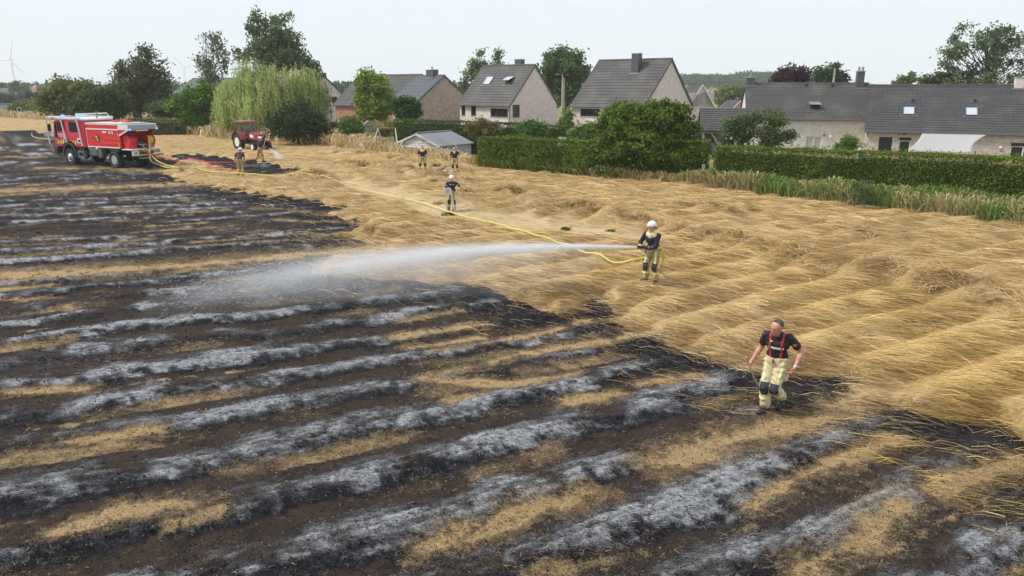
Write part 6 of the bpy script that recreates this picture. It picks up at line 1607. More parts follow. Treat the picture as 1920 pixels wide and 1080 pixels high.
def person(label, loc, face, J, outfit, scale=1.0, h=.012, group=None):
    """J: joints in the figure's space: pelvis chest neck head, sh/el/wr/hip/kn/an per side (R is +x), look = direction of the face"""
    F = Fig('person', label, loc, face, scale, h)
    J = {k: np.array(v, float) for k, v in J.items()}
    look = J['look'] / np.linalg.norm(J['look']); hd = J['head']; nk = J['neck']
    right = np.cross(look, [0, 0, 1.0]); right /= np.linalg.norm(right); upv = np.cross(right, look)
    def H(x, y, z): return hd + right * x + look * y + upv * z
    body = [cap(J['pelvis'] + [.06, 0, .02], J['pelvis'] + [-.06, 0, .02], .11, flat=((0, 1, 0), 1.15)), cap(J['pelvis'] + [0, 0, .06], J['chest'], .105, .125, flat=((0, 1, 0), 1.25), k=.06),
            cap(J['chest'] + [.07, 0, .02], J['chest'] + [-.07, 0, .02], .115, flat=((0, 1, 0), 1.2), k=.05), cap(J['neck'] + [0, -.01, -.06], hd + [0, -.02, -.08], .060, .055, k=.03)]
    body += [cap(J['shR'], J['shL'], .062, k=.05)]
    for s in 'RL':
        body += [cap(J['sh' + s], J['el' + s], .054, .043), cap(J['el' + s], lerp(J['el' + s], J['wr' + s], .35), .044, .045), cap(lerp(J['el' + s], J['wr' + s], .3), J['wr' + s], .045, .029)]
        body += [cap(J['hip' + s], J['kn' + s], .082, .055, k=.05), cap(J['kn' + s], lerp(J['kn' + s], J['an' + s], .35), .055, .056), cap(lerp(J['kn' + s], J['an' + s], .3), J['an' + s], .055, .037), cap(J['an' + s], J['an' + s] + J['toe' + s] * .11 + [0, 0, -.055], .034, .024)]
    # head with brow, nose, jaw, ears, eye hollows
    body += [cap(H(0, -.015, .035), H(0, .0, .03), .088, .084, k=.02), cap(H(0, .02, -.01), H(0, .045, -.075), .066, .042, k=.035), cap(H(-.035, .03, -.055), H(.035, .03, -.055), .036, k=.03)]
    body += [cap(H(-.03, .078, .022), H(.03, .078, .022), .013, k=.014), cap(H(0, .086, .012), H(0, .104, -.024), .010, .014, k=.012), cap(H(-.014, .092, -.028), H(.014, .092, -.028), .009, k=.01), cap(H(-.018, .078, -.056), H(.018, .078, -.056), .009, k=.012), cap(H(0, .072, -.088), H(0, .072, -.09), .016, k=.02)]
    for sx in (-1, 1):
        body += [cap(H(sx * .083, -.01, -.018), H(sx * .086, -.02, .022), .011, .017, k=.008), cap(H(sx * .032, .092, .004), H(sx * .034, .092, .004), .011, k=.012, sub=True), cap(H(sx * .045, .062, -.022), H(sx * .05, .05, -.028), .016, k=.02)]
    # hands: palm, four unequal curled fingers, a thumb from the side
    for s in 'RL':
        w = J['wr' + s]; d = w - J['el' + s]; d /= np.linalg.norm(d); d = J.get('hd' + s, d); d = d / np.linalg.norm(d)
        pal = J['pl' + s] if 'pl' + s in J else (np.array([-1., .2, 0]) if s == 'R' else np.array([1., .2, 0]))     # the way the palm faces
        pal = pal - d * (pal @ d); pal /= np.linalg.norm(pal); ac = np.cross(d, pal)
        th = ac if ac @ J.get('th' + s, np.array([0, 1., 0.2])) > 0 else -ac
        curl = J.get('curl' + s, np.array([.5]))[0]
        body += [cap(w, w + d * .035, .027, .03, k=.02), cap(w + d * .03 - th * .018, w + d * .085 - th * .022, .022, .019, k=.015, flat=(pal, 1.25), fat=1), cap(w + d * .03 + th * .014, w + d * .088 + th * .02, .022, .019, k=.015, flat=(pal, 1.25))]
        for i, (off, ln) in enumerate(((.031, .92), (.011, 1.05), (-.010, .98), (-.030, .78))):
            b0 = w + d * .085 + th * off; a0 = curl * .9; b1 = b0 + (d * cos(a0) + pal * sin(a0)) * .038 * ln
            a1 = curl * 2.1; b2 = b1 + (d * cos(a1) + pal * sin(a1)) * .027 * ln; a2 = curl * 3.0; b3 = b2 + (d * cos(a2) + pal * sin(a2)) * .020 * ln
            body += [cap(b0, b1, .0105, .0095, k=.006), cap(b1, b2, .0095, .0085, k=.005), cap(b2, b3, .0085, .0075, k=.005)]
        t0 = w + d * .03 + th * .028; t1 = t0 + (d * .7 + th * .65 + pal * .25) * .038; t2 = t1 + (d * .8 + pal * .55 - th * .1 * curl) * .032
        body += [cap(t0, t1, .0135, .012, k=.012), cap(t1, t2, .0115, .009, k=.005)]
    b = F.make('person', body, outfit.get('skin', SKIN), parent=False)
    F.obj = b
    b.location = (loc[0], loc[1], loc[2] if len(loc) > 2 else 0); b.rotation_euler = (0, 0, F.ang); b.scale = (scale,) * 3
    tag(b, label, 'person', group)
    # eyes, brows
    if h < .011:
        e = MB()
        for sx in (-1, 1): e.ball(tuple(H(sx * .032, .083, .004)), .011, 8, 6)
        e.build('eyes', EYE, b, smooth=True)
    # shirt
    fold = lambda X, Y, Z, a, sc: a * (np.sin(Z * 62 * sc + 3 * np.sin(X * 21 * sc + Y * 17) + 2 * np.sin(Y * 26)) * np.sin(X * 31 * sc - Z * 13 + Y * 8))
    tors = [cap(J['pelvis'] + [.055, 0, .10], J['pelvis'] + [-.055, 0, .10], .128, flat=((0, 1, 0), 1.18), k=.05), cap(J['pelvis'] + [0, 0, .10], J['chest'], .128, .142, flat=((0, 1, 0), 1.22), k=.06),
            cap(J['chest'] + [.075, 0, .03], J['chest'] + [-.075, 0, .03], .130, flat=((0, 1, 0), 1.17), k=.05), cap(J['shR'] * [.93, 1, 1], J['shL'] * [.93, 1, 1], .070, k=.05), cap(J['neck'] + [0, -.005, -.05], J['neck'] + [0, 0, .0], .075, .072, k=.03)]
    arms = []
    slv = outfit.get('sleeve', .62)
    for s in 'RL':
        if slv <= 1: arms += [cap(J['sh' + s], lerp(J['sh' + s], J['el' + s], slv), .064, .066, k=.03)]
        else: arms += [cap(J['sh' + s], J['el' + s], .064, .057, k=.03), cap(J['el' + s], lerp(J['el' + s], J['wr' + s], slv - 1), .062, .048, k=.03)]
    zw = J['pelvis'][2] + .055
    def shirt_post(f, X, Y, Z): return np.maximum(f + fold(X, Y, Z, .006, 1.), zw - Z + 0 * X)
    o = F.make('shirt', tors + arms, outfit['shirt'], shirt_post)
    # trousers
    tr = [cap(J['pelvis'] + [.06, 0, .02], J['pelvis'] + [-.06, 0, .02], .140, flat=((0, 1, 0), 1.12), k=.05), cap(J['pelvis'] + [.05, 0, .10], J['pelvis'] + [-.05, 0, .10], .128, flat=((0, 1, 0), 1.12), k=.04)]
    for s in 'RL':
        tr += [cap(J['hip' + s], J['kn' + s], .112, .088, k=.03), cap(J['kn' + s], lerp(J['kn' + s], J['an' + s], .82), .088, .090, k=.03)]
    def tr_post(f, X, Y, Z): return np.maximum(f + fold(X, Y, Z, .009, .8), Z - (zw + .045) + 0 * X)
    F.make('trousers', tr, outfit['trousers'], tr_post)
    # boots
    for s in 'RL':
        an, t = J['an' + s], J['toe' + s] / np.linalg.norm(J['toe' + s])
        bt = [cap(lerp(J['kn' + s], an, .75), an, .066, .058, k=.03), cap(an + [0, 0, -.045], an + t * .10 + [0, 0, -.05], .050, .050, k=.03), cap(an + t * .09 + [0, 0, -.05], an + t * .17 + [0, 0, -.055], .050, .042, k=.03), cap(an - t * .045 + [0, 0, -.05], an + [0, 0, -.045], .044, .046, k=.03)]
        F.make('boot', bt, BOOT, lambda f, X, Y, Z: f)
    # stripes and pads are thin shells over the trouser legs
    def shell(name, src, off, material, region, amp=.009, sc=.8):
        F.make(name, src, material, lambda f, X, Y, Z: np.maximum(f + fold(X, Y, Z, amp, sc) - off, region(X, Y, Z)))
    for s in 'RL':
        hp, kn, an = J['hip' + s], J['kn' + s], J['an' + s]; sx = 1 if s == 'R' else -1
        legs = [q for q in tr[2:]][(0 if s == 'R' else 2):(2 if s == 'R' else 4)]
        lf = lambda p, a_, b_: None
        ax = (kn - hp) / np.linalg.norm(kn - hp)
        fw = np.array([0, 1., 0]) - ax * ax[1]; fw /= np.linalg.norm(fw); sd = np.cross(fw, ax) * 1.0
        so = sx * np.sign(sd[0]) if abs(sd[0]) > .1 else sx
        c0 = hp + fw * .06 + sd * so * .055
        def reg_long(X, Y, Z, hp=hp, kn=kn, sd=sd, so=so, fw=fw, ax=ax, s0=outfit.get('stripe_side', .055)):
            x, y, z = X - hp[0], Y - hp[1], Z - hp[2]
            u = x * sd[0] * so + y * sd[1] * so + z * sd[2] * so; v = x * fw[0] + y * fw[1] + z * fw[2]; l = x * ax[0] + y * ax[1] + z * ax[2]
            L = np.linalg.norm(kn - hp)
            return np.maximum(np.maximum(np.abs(u - s0) - .026, .0 - v), np.maximum(-.03 - l, l - L * .86))
        shell('reflective_stripe', legs[:1] + [cap(hp, hp, .112)], .004, outfit.get('stripe', REFL), reg_long)
        if h < .016:
            def reg_in(X, Y, Z, r=reg_long, hp=hp, sd=sd, so=so, s0=outfit.get('stripe_side', .055)):
                u = (X - hp[0]) * sd[0] * so + (Y - hp[1]) * sd[1] * so + (Z - hp[2]) * sd[2] * so
                return np.maximum(r(X, Y, Z), np.abs(u - s0) - .011)
            shell('silver_stripe', legs[:1] + [cap(hp, hp, .112)], .008, SILV, reg_in)
        a2 = (an - kn) / np.linalg.norm(an - kn); L2 = np.linalg.norm(an - kn)
        def reg_band(X, Y, Z, kn=kn, a2=a2, L2=L2):
            l = (X - kn[0]) * a2[0] + (Y - kn[1]) * a2[1] + (Z - kn[2]) * a2[2]
            return np.abs(l - L2 * .46) - .034
        shell('reflective_band', legs[1:], .004, outfit.get('stripe', REFL), reg_band)
        if h < .016: shell('silver_band', legs[1:], .008, SILV, lambda X, Y, Z, kn=kn, a2=a2, L2=L2: np.abs((X - kn[0]) * a2[0] + (Y - kn[1]) * a2[1] + (Z - kn[2]) * a2[2] - L2 * .46) - .013)
        if outfit.get('low_stripe', True):
            fw2 = np.array([0, 1., 0]) - a2 * a2[1]; fw2 /= np.linalg.norm(fw2)
            def reg_low(X, Y, Z, kn=kn, a2=a2, L2=L2, fw2=fw2):
                l = (X - kn[0]) * a2[0] + (Y - kn[1]) * a2[1] + (Z - kn[2]) * a2[2]; v = (X - kn[0]) * fw2[0] + (Y - kn[1]) * fw2[1] + (Z - kn[2]) * fw2[2]
                return np.maximum(np.maximum(np.abs(X - kn[0] - a2[0] * l) - .024, .01 - v), np.maximum(L2 * .5 - l, l - L2 * .83))
            if outfit.get('low_shown', False): shell('reflective_stripe', legs[1:], .004, outfit.get('stripe', REFL), reg_low)
        if outfit.get('pads', True):
            fwk = np.array([0, 1., 0])
            def reg_pad(X, Y, Z, kn=kn, fw=fw):
                x, y, z = X - kn[0], Y - kn[1], Z - kn[2]
                v = x * fw[0] + y * fw[1] + z * fw[2]
                return np.maximum(np.maximum(np.abs(z + .01) - .115, .005 - v), np.abs(x) - .075)
            shell('knee_pad', legs, .010, PADM, reg_pad)
    # headgear or hair
    if outfit.get('helmet'):
        hc = [cap(H(0, -.03, .07), H(0, .0, .07), .128, .120, k=.02)]
        rx, lk, uv = right, look, upv
        def helm_post(f, X, Y, Z):
            z = (X - hd[0]) * uv[0] + (Y - hd[1]) * uv[1] + (Z - hd[2]) * uv[2]; y = (X - hd[0]) * lk[0] + (Y - hd[1]) * lk[1] + (Z - hd[2]) * lk[2]
            return np.maximum(np.maximum(f, .052 - z + .45 * np.minimum(0, y)), -(f + .02))
        F.make('helmet', hc + [cap(H(0, -.12, .07), H(0, .10, .09), .035, .05, k=.05), cap(H(-.04, .12, .045), H(.04, .12, .045), .02, k=.02)], outfit.get('helmet_mat', HELM), helm_post)
        F.make('chin_strap', [cap(H(.088, .0, .04), H(.06, .03, -.08), .009), cap(H(-.088, .0, .04), H(-.06, .03, -.08), .009), cap(H(.06, .03, -.08), H(-.06, .03, -.08), .009)], PADM)
        if h < .016: 
            F.make('helmet_badge', [cap(H(-.022, .128, .085), H(.022, .128, .085), .016), cap(H(0, .128, .085), H(0, .122, .115), .014, .008)], PADM)
            for sx in (-1, 1): F.make('visor_hinge', [cap(H(sx * .125, .0, .04), H(sx * .135, .0, .04), .018)], PADM)
    elif outfit.get('hair') is not None:
        hairp = [cap(H(0, -.03, .045), H(0, .005, .05), .097, .088, k=.02)]
        def hair_post(f, X, Y, Z):
            z = (X - hd[0]) * upv[0] + (Y - hd[1]) * upv[1] + (Z - hd[2]) * upv[2]; y = (X - hd[0]) * look[0] + (Y - hd[1]) * look[1] + (Z - hd[2]) * look[2]
            x = (X - hd[0]) * right[0] + (Y - hd[1]) * right[1] + (Z - hd[2]) * right[2]
            return np.maximum(f + .002 * np.sin(X * 400) * np.sin(Y * 380), np.maximum(y - .030 + outfit.get('recede', 0) * np.abs(x), np.where(y > -.01, .045 - z, -.045 - z)))
        F.make('hair', hairp, outfit['hair'], hair_post)
    if outfit.get('hood'):
        F.make('neck_hood', [cap(nk + [0, .0, -.03], nk + [0, .02, .02], .098, .085, k=.03), cap(nk + [.09, .02, -.06], nk + [-.09, .02, -.06], .075, k=.05), cap(nk + [0, .06, -.07], nk + [0, .085, -.10], .075, .05, k=.05), cap(nk + [.07, -.02, -.05], nk + [-.07, -.02, -.05], .08, k=.05)], CREAMC,
               lambda f, X, Y, Z: f + fold(X, Y, Z, .008, 1.3))
    if outfit.get('gloves'):
        for s in outfit['gloves']:
            w = J['wr' + s]; d = J.get('hd' + s, w - J['el' + s]); d = d / np.linalg.norm(d)
            F.make('glove_cuff', [cap(w - d * .07, w + d * .015, .048, .040)], GLOVE)
            gl = [q for q in body if np.linalg.norm((np.array(q['a']) + q['b']) / 2 - (w + d * .09)) < .12 and max(q['ra'], q['rb']) < .034]
            gl = [dict(q, ra=q['ra'] + .006, rb=q['rb'] + .006) for q in gl]
            F.make('glove', gl, outfit.get('glove_mat', GLOVE), h=min(h, .008))
    if outfit.get('braces'):
        ch = J['chest']
        for sx in (-1, 1):
            def reg_br(X, Y, Z, sx=sx):
                back = Y < J['chest'][1] + (Z - J['chest'][2]) * .0 - .02
                w = np.where(back, outfit.get('cross', 1.0) * .45 * (Z - J['pelvis'][2] - .08) * sx + .012 * sx, sx * (.085 + .05 * (Z - J['pelvis'][2] - .1)))
                return np.maximum(np.abs(X - w) - .019, J['pelvis'][2] + .06 - Z)
            shell('braces_strap', tors, .006, BRACE, lambda X, Y, Z, sx=sx: np.maximum(reg_br(X, Y, Z), np.abs(X - J['neck'][0]) - .16), .006, 1.)
    if outfit.get('chest_band'):
        ch = J['chest']; zb = ch[2] - .045
        shell('chest_band', tors, .004, SILV, lambda X, Y, Z: np.maximum(np.maximum(np.abs(Z - zb - .10 * np.abs(X) * outfit['chest_band']) - .021, np.abs(X) - .135), ch[1] - .02 - Y), .006, 1.)
    if outfit.get('chest_text'):
        ch = J['chest']
        for sx in (-1, 1): shell('chest_print', tors, .004, SILV, lambda X, Y, Z, sx=sx: np.maximum(np.maximum(np.abs(Z - ch[2] - .075) - .017, np.abs(X - sx * .065) - .036), ch[1] - Y), .006, 1.)
        for s in 'RL':
            c = lerp(J['sh' + s], J['el' + s], .42); shell('sleeve_print', arms, .004, SILV, lambda X, Y, Z, c=c: np.maximum(np.sqrt((X - c[0]) ** 2 + (Z - c[2]) ** 2) - .03, c[1] - Y), .006, 1.)
    return F, b

def gz(x, y): return float(ground_z(np.array([x]), np.array([y]))[0])
def stand(u, v, dz=-.035):
    z = .1
    for _ in range(6): p = G(u, v, z); z = gz(p[0], p[1])
    return (float(p[0]), float(p[1]), z + dz)
# --- the man in shirt sleeves walking in front
MAN = dict(pelvis=(0, 0, .93), chest=(0, .05, 1.25), neck=(.0, .095, 1.44), head=(.01, .165, 1.575), look=(.42, .80, -.24),
           shR=(.195, .07, 1.385), shL=(-.195, .04, 1.395), elR=(.285, -.02, 1.125), wrR=(.385, .10, .89), elL=(-.375, -.04, 1.16), wrL=(-.335, .13, .935),
           hipR=(.095, .0, .90), knR=(.105, .17, .50), anR=(.09, .10, .10), toeR=(.25, .97, 0), hipL=(-.095, 0, .90), knL=(-.055, .155, .49), anL=(-.10, -.22, .215), toeL=(.1, .72, -.62),
           plR=(-.9, -.2, -.3), plL=(.9, .1, -.3), curlR=(.62,), curlL=(.55,), thR=(0, 1, .2), thL=(0, 1, .2))
FM, man = person('bareheaded man in black polo, red braces and sand trousers striding over the ash', stand(1447, 768), (-.58, -.81), MAN,
       dict(shirt=BLACKC, trousers=SANDP, hair=HAIR, recede=.4, braces=True, chest_band=.55, sleeve=.60, skin=SKIN_R, stripe_side=.045), 1.0, .0088)
FM.make('sleeve_badge', [cap((-.275, .055, 1.285), (-.285, .055, 1.283), .034)], mat('badge_red', (.30, .02, .03), .6), lambda f, X, Y, Z: np.maximum(f, 0 * X - 1))
FM.make('chest_badge', [cap((.085, .175, 1.325), (.060, .18, 1.325), .014)], M_CHEV)
FM.make('chest_name', [cap((-.10, .17, 1.325), (-.055, .178, 1.325), .008)], BRACE)
FM.make('belt_buckle', [cap((.02, .15, 1.0), (.02, .155, .95), .014)], PADM)
w_ = np.array(MAN['wrL']); e_ = np.array(MAN['elL']); d_ = (w_ - e_) / np.linalg.norm(w_ - e_)
FM.make('wristwatch', [cap(w_ - d_ * .02, w_ - d_ * .005, .036), cap(w_ - d_ * .012 + [-.03, .0, .0], w_ - d_ * .012 + [-.036, 0, 0], .016)], STEEL)
FM.make('pocket', [cap((-.185, -.02, .70), (-.185, .06, .66), .04)], SANDP)
def rot_pt(F, p): return F.obj.matrix_basis @ Vector(p)
def to_world(F, loc3, p):
    c, s = cos(F.ang), sin(F.ang); p = np.array(p) * F.scale
    return (loc3[0] + c * p[0] - s * p[1], loc3[1] + s * p[0] + c * p[1], (loc3[2] if len(loc3) > 2 else 0) + p[2])
def tool(name, label, cat, F, pts, r, material, blade=None):
    """a long-handled tool given in the figure's space, kept a thing of its own"""
    W_ = [np.array(to_world(F, F.loc, p)) for p in pts]; o = W_[0].copy()
    e = empty(name, tuple(o), 0, label, cat)
    MB().tube([tuple(p - o) for p in W_], r, 8).build('handle', material, e, smooth=True)
    if blade is not None: blade(e, W_, o)
    return e
def flat_blade(w0, w1, L, m_):
    def f(e, W_, o):
        d = W_[-1] - W_[-2]; d /= np.linalg.norm(d); s = np.cross(d, [0, 0, 1.]); s /= np.linalg.norm(s); nn = np.cross(s, d); p = W_[-1] - o - d * .03
        V = []
        for t, w in ((0, w0), (L, w1)):
            for q in (-.004, .004): V += [tuple(p + d * t - s * w / 2 + nn * q), tuple(p + d * t + s * w / 2 + nn * q)]
        MB().add(V, [(0, 1, 5, 4), (2, 6, 7, 3), (0, 4, 6, 2), (1, 3, 7, 5), (0, 2, 3, 1), (4, 5, 7, 6)]).build('blade', m_, e, .002)
    return f
tool('fire_shovel', 'short shovel trailing from the right hand of the man in braces', 'shovel', FM, [(.43, .30, 1.0), (.415, .13, .80), (.36, .02, .58), (.30, -.04, .44)], .013, WOODH, flat_blade(.15, .23, .30, STEEL))

# --- the firefighter with the jet
FF = dict(pelvis=(0, 0, .93), chest=(.03, .06, 1.25), neck=(.03, .09, 1.45), head=(.035, .13, 1.59), look=(.12, .95, -.02),
          shR=(.225, .09, 1.385), shL=(-.165, .06, 1.385), elR=(.36, .10, 1.14), wrR=(.285, .30, 1.10), elL=(-.13, .13, 1.09), wrL=(.115, .29, .985),
          hipR=(.10, 0, .90), knR=(.155, .09, .50), anR=(.19, .02, .10), toeR=(.5, .85, 0), hipL=(-.10, 0, .90), knL=(-.115, .10, .50), anL=(-.13, .02, .10), toeL=(-.1, 1, 0),
          hdR=(-.55, .75, .15), hdL=(.85, .5, .25), plR=(-.5, -.2, -.8), plL=(-.1, .1, .9), curlR=(.6,), curlL=(.75,))
F2, ff = person('firefighter in white helmet, cream hood and navy jumper aiming the big water jet', stand(1222, 530), (-.60, -.80), FF,
       dict(shirt=NAVY, trousers=OLIVEP, helmet=True, hood=True, sleeve=1.88, gloves='RL', low_shown=True, stripe_side=.03), .97, .0105)
def nozzle(label, F, p0, p1):
    a, b = np.array(to_world(F, F.loc, p0)), np.array(to_world(F, F.loc, p1)); e = empty('hose_nozzle', tuple(a), 0, label, 'nozzle'); d = b - a; L = np.linalg.norm(d)
    P = lambda t: tuple(d * t)
    MB().cyl(P(0), P(.30), .034, n=12).build('coupling', STEEL, e); MB().cyl(P(.30), P(.66), .030, .034, 12).build('valve_body', PADM, e); MB().cyl(P(.66), P(.93), .046, .042, 14).cyl(P(.93), P(1), .05, .05, 14).build('tip', BOOT, e)
    m = d * .45; MB().tube([tuple(m + [0, 0, -.02]), tuple(m + [.01, .0, -.15])], .02, 6).build('pistol_grip', PADM, e); MB().tube([tuple(m + [0, .04, .03]), tuple(m + [0, 0, .09]), tuple(m + [0, -.04, .03])], .011, 6).build('lever', STEEL, e)
    return a, b
NZ0, NZ1 = nozzle('black and steel hose nozzle in the hands of the firefighter spraying the big jet', F2, (-.03, .17, 1.055), (.275, .45, 1.075))

# --- the firefighter with the rolled hose
M3 = dict(pelvis=(0, 0, .92), chest=(0, .03, 1.25), neck=(0, .06, 1.45), head=(0, .095, 1.585), look=(.05, .95, -.2), shR=(.20, .04, 1.385), shL=(-.20, .04, 1.385), elR=(.305, -.02, 1.13), wrR=(.27, .17, 1.02), elL=(-.40, .04, 1.20), wrL=(-.60, .15, 1.08),
          hipR=(.10, 0, .90), knR=(.14, -.02, .50), anR=(.17, -.20, .14), toeR=(.2, .9, -.3), hipL=(-.10, 0, .90), knL=(-.09, .16, .51), anL=(-.09, .14, .10), toeL=(-.1, 1, 0), curlR=(.5,), curlL=(.4,))
F3, m3 = person('firefighter in white helmet walking towards us with a grey hose roll under one arm', stand(848, 396), (.08, -1), M3, dict(shirt=NAVY, trousers=OLIVEP, helmet=True, chest_text=True, sleeve=.68, gloves='L', glove_mat=PADM), .95, .0155)
def hose_roll():
    a = np.array(to_world(F3, F3.loc, (.17, .22, 1.02))); e = empty('hose_roll', tuple(a), F3.ang, 'grey flat hose roll with a hanging end, under the arm of the walking firefighter', 'hose')
    gm = mat('grey_hose', (.42, .42, .41), .8, .12, 10); t = np.linspace(0, 6 * 2 * pi, 150)
    q = MB()
    for k in range(5): q.lathe([(.035 + k * .029, -.04), (.062 + k * .029, -.042), (.062 + k * .029, .042), (.035 + k * .029, .04)], (0, 0, 0), (.15, 1, .1), 22)
    q.build('roll', gm, e, smooth=True)
    MB().tube([(-.13, .06, .02), (-.17, .10, -.25), (-.23, .13, -.6), (-.31, .17, -.98)], .034, 8).build('hanging_end', gm, e, smooth=True)
    MB().cyl((-.31, .17, -.98), (-.32, .18, -1.06), .05, n=10).build('coupling', STEEL, e)
    MB().tube([(.12, .0, -.05), (.13, .0, -.5), (.06, -.05, -.98)], .02, 6).build('strap', gm, e)
hose_roll()
# --- two firefighters resting by the shed
ST = dict(pelvis=(0, 0, .93), chest=(0, .02, 1.25), neck=(0, .03, 1.45), head=(0, .06, 1.59), look=(0, 1, -.05), shR=(.20, .02, 1.39), shL=(-.20, .02, 1.39), elR=(.27, -.03, 1.12), wrR=(.28, .04, .86), elL=(-.27, -.03, 1.12), wrL=(-.27, .05, .87),
          hipR=(.10, 0, .90), knR=(.17, .05, .50), anR=(.24, .0, .10), toeR=(.4, .9, 0), hipL=(-.10, 0, .90), knL=(-.15, .05, .50), anL=(-.22, 0, .10), toeL=(-.5, .9, 0), curlR=(.4,), curlL=(.4,))
F4, m4 = person('bareheaded dark haired firefighter with cream hood round the neck, standing left of the shed corner', stand(793, 320), (.1, -1), ST, dict(shirt=NAVY, trousers=OLIVEP, hair=DARKHAIR, hood=True, sleeve=.65, stripe_side=.03, low_shown=True), .98, .020)
S2 = dict(ST); S2.update(elL=(-.34, .0, 1.24), wrL=(-.36, .10, 1.40), elR=(.30, -.02, 1.12), wrR=(.36, .05, .88), chest=(-.02, .02, 1.24), anR=(.12, .0, .10), knR=(.13, .05, .5), look=(-.1, 1, -.1))
F5, m5 = person('balding firefighter standing with a long pole over the shoulder before the shed', stand(853, 322), (-.05, -1), S2, dict(shirt=NAVY, trousers=OLIVEP, hair=None, skin=SKIN_R, chest_text=True, sleeve=.62, stripe_side=.02, low_shown=True), .98, .020)
F5.make('neck_cloth', [cap((.05, .08, 1.42), (-.05, .08, 1.42), .05, k=.04), cap((0, .12, 1.40), (0, .13, 1.33), .03)], CREAMC)
tool('fire_beater', 'long pale pole with a black rubber flap held by the balding firefighter', 'fire beater', F5, [(-.02, .10, 1.92), (-.36, .16, 1.42), (-.98, .10, .48)], .019, mat('pale_handle', (.55, .52, .47), .6), flat_blade(.25, .40, .42, M_BLACK))
# --- two at the tractor
HP = dict(pelvis=(0, -.05, .92), chest=(.02, .16, 1.19), neck=(.02, .27, 1.36), head=(.03, .35, 1.48), look=(.05, .85, -.5), shR=(.20, .22, 1.31), shL=(-.19, .22, 1.31), elR=(.24, .24, 1.02), wrR=(.23, .36, .80), elL=(-.30, .18, 1.05), wrL=(-.33, .24, .80),
          hipR=(.10, -.05, .90), knR=(.11, .02, .50), anR=(.12, -.05, .10), toeR=(.2, .95, 0), hipL=(-.10, -.05, .90), knL=(-.11, .03, .50), anL=(-.13, -.05, .10), toeL=(-.2, .95, 0))
F6, m6 = person('firefighter seen from behind, bending over the red hose near the truck', stand(452, 329), (-.15, 1), HP, dict(shirt=NAVY, trousers=OLIVEP, helmet=True, braces=True, sleeve=.65, stripe_side=.075, pads=False), 1.0, .020)
H7 = dict(ST); H7.update(elR=(.30, .08, 1.12), wrR=(.20, .32, 1.02), elL=(-.27, .08, 1.12), wrL=(.02, .34, 1.0), knL=(-.16, -.08, .50), anL=(-.22, -.32, .16), toeL=(-.1, .9, -.4), knR=(.14, .10, .5), anR=(.16, .10, .10), chest=(0, .05, 1.25), neck=(0, .08, 1.45), head=(0, .12, 1.59))
F7, m7 = person('firefighter seen from behind, spraying in front of the red tractor', stand(489, 304), (.75, .66), H7, dict(shirt=NAVY, trousers=OLIVEP, helmet=True, braces=True, sleeve=.9, stripe_side=.07, pads=False), 1.06, .020)
NY0, NY1 = nozzle('small black nozzle of the red hose in front of the tractor', F7, (.10, .28, 1.02), (.32, .52, .99))
# --- onlooker and driver
F8, m8 = person('onlooker in dark clothes among the dry grass behind the fire truck', (A(219, 235, 84)[0], 84.0, .1), (-.3, -1), ST, dict(shirt=mat('dark_red_shirt', (.10, .03, .03), .8), trousers=mat('dark_jeans', (.03, .035, .06), .8), hair=DARKHAIR, pads=False, stripe=mat_once('denim', (.03, .035, .06), .8)), 1.0, .022)
SE = dict(ST); SE.update(pelvis=(0, 0, .12), chest=(0, .02, .44), neck=(0, .03, .64), head=(0, .06, .78), shR=(.20, .02, .58), shL=(-.20, .02, .58), elR=(.26, .08, .34), wrR=(.16, .34, .36), elL=(-.26, .08, .34), wrL=(-.16, .34, .36),
          hipR=(.10, .02, .12), knR=(.14, .42, .18), anR=(.14, .50, -.22), toeR=(0, 1, 0), hipL=(-.10, .02, .12), knL=(-.14, .42, .18), anL=(-.14, .50, -.22), toeL=(0, 1, 0))
tc_, ts_ = .74, -.672
F9, m9 = person('tractor driver in a pale shirt sitting behind the windscreen', (-24.15 + .672 * .72 - .07, 66.0 + .74 * .72 + .07, 1.52), (tc_, ts_), SE, dict(shirt=mat('pale_shirt', (.62, .62, .60), .8), trousers=mat_once('work_trousers', (.05, .055, .07), .8), hair=HAIR, pads=False, stripe=mat_once('work_trousers', (.05, .055, .07), .8)), .95, .022)

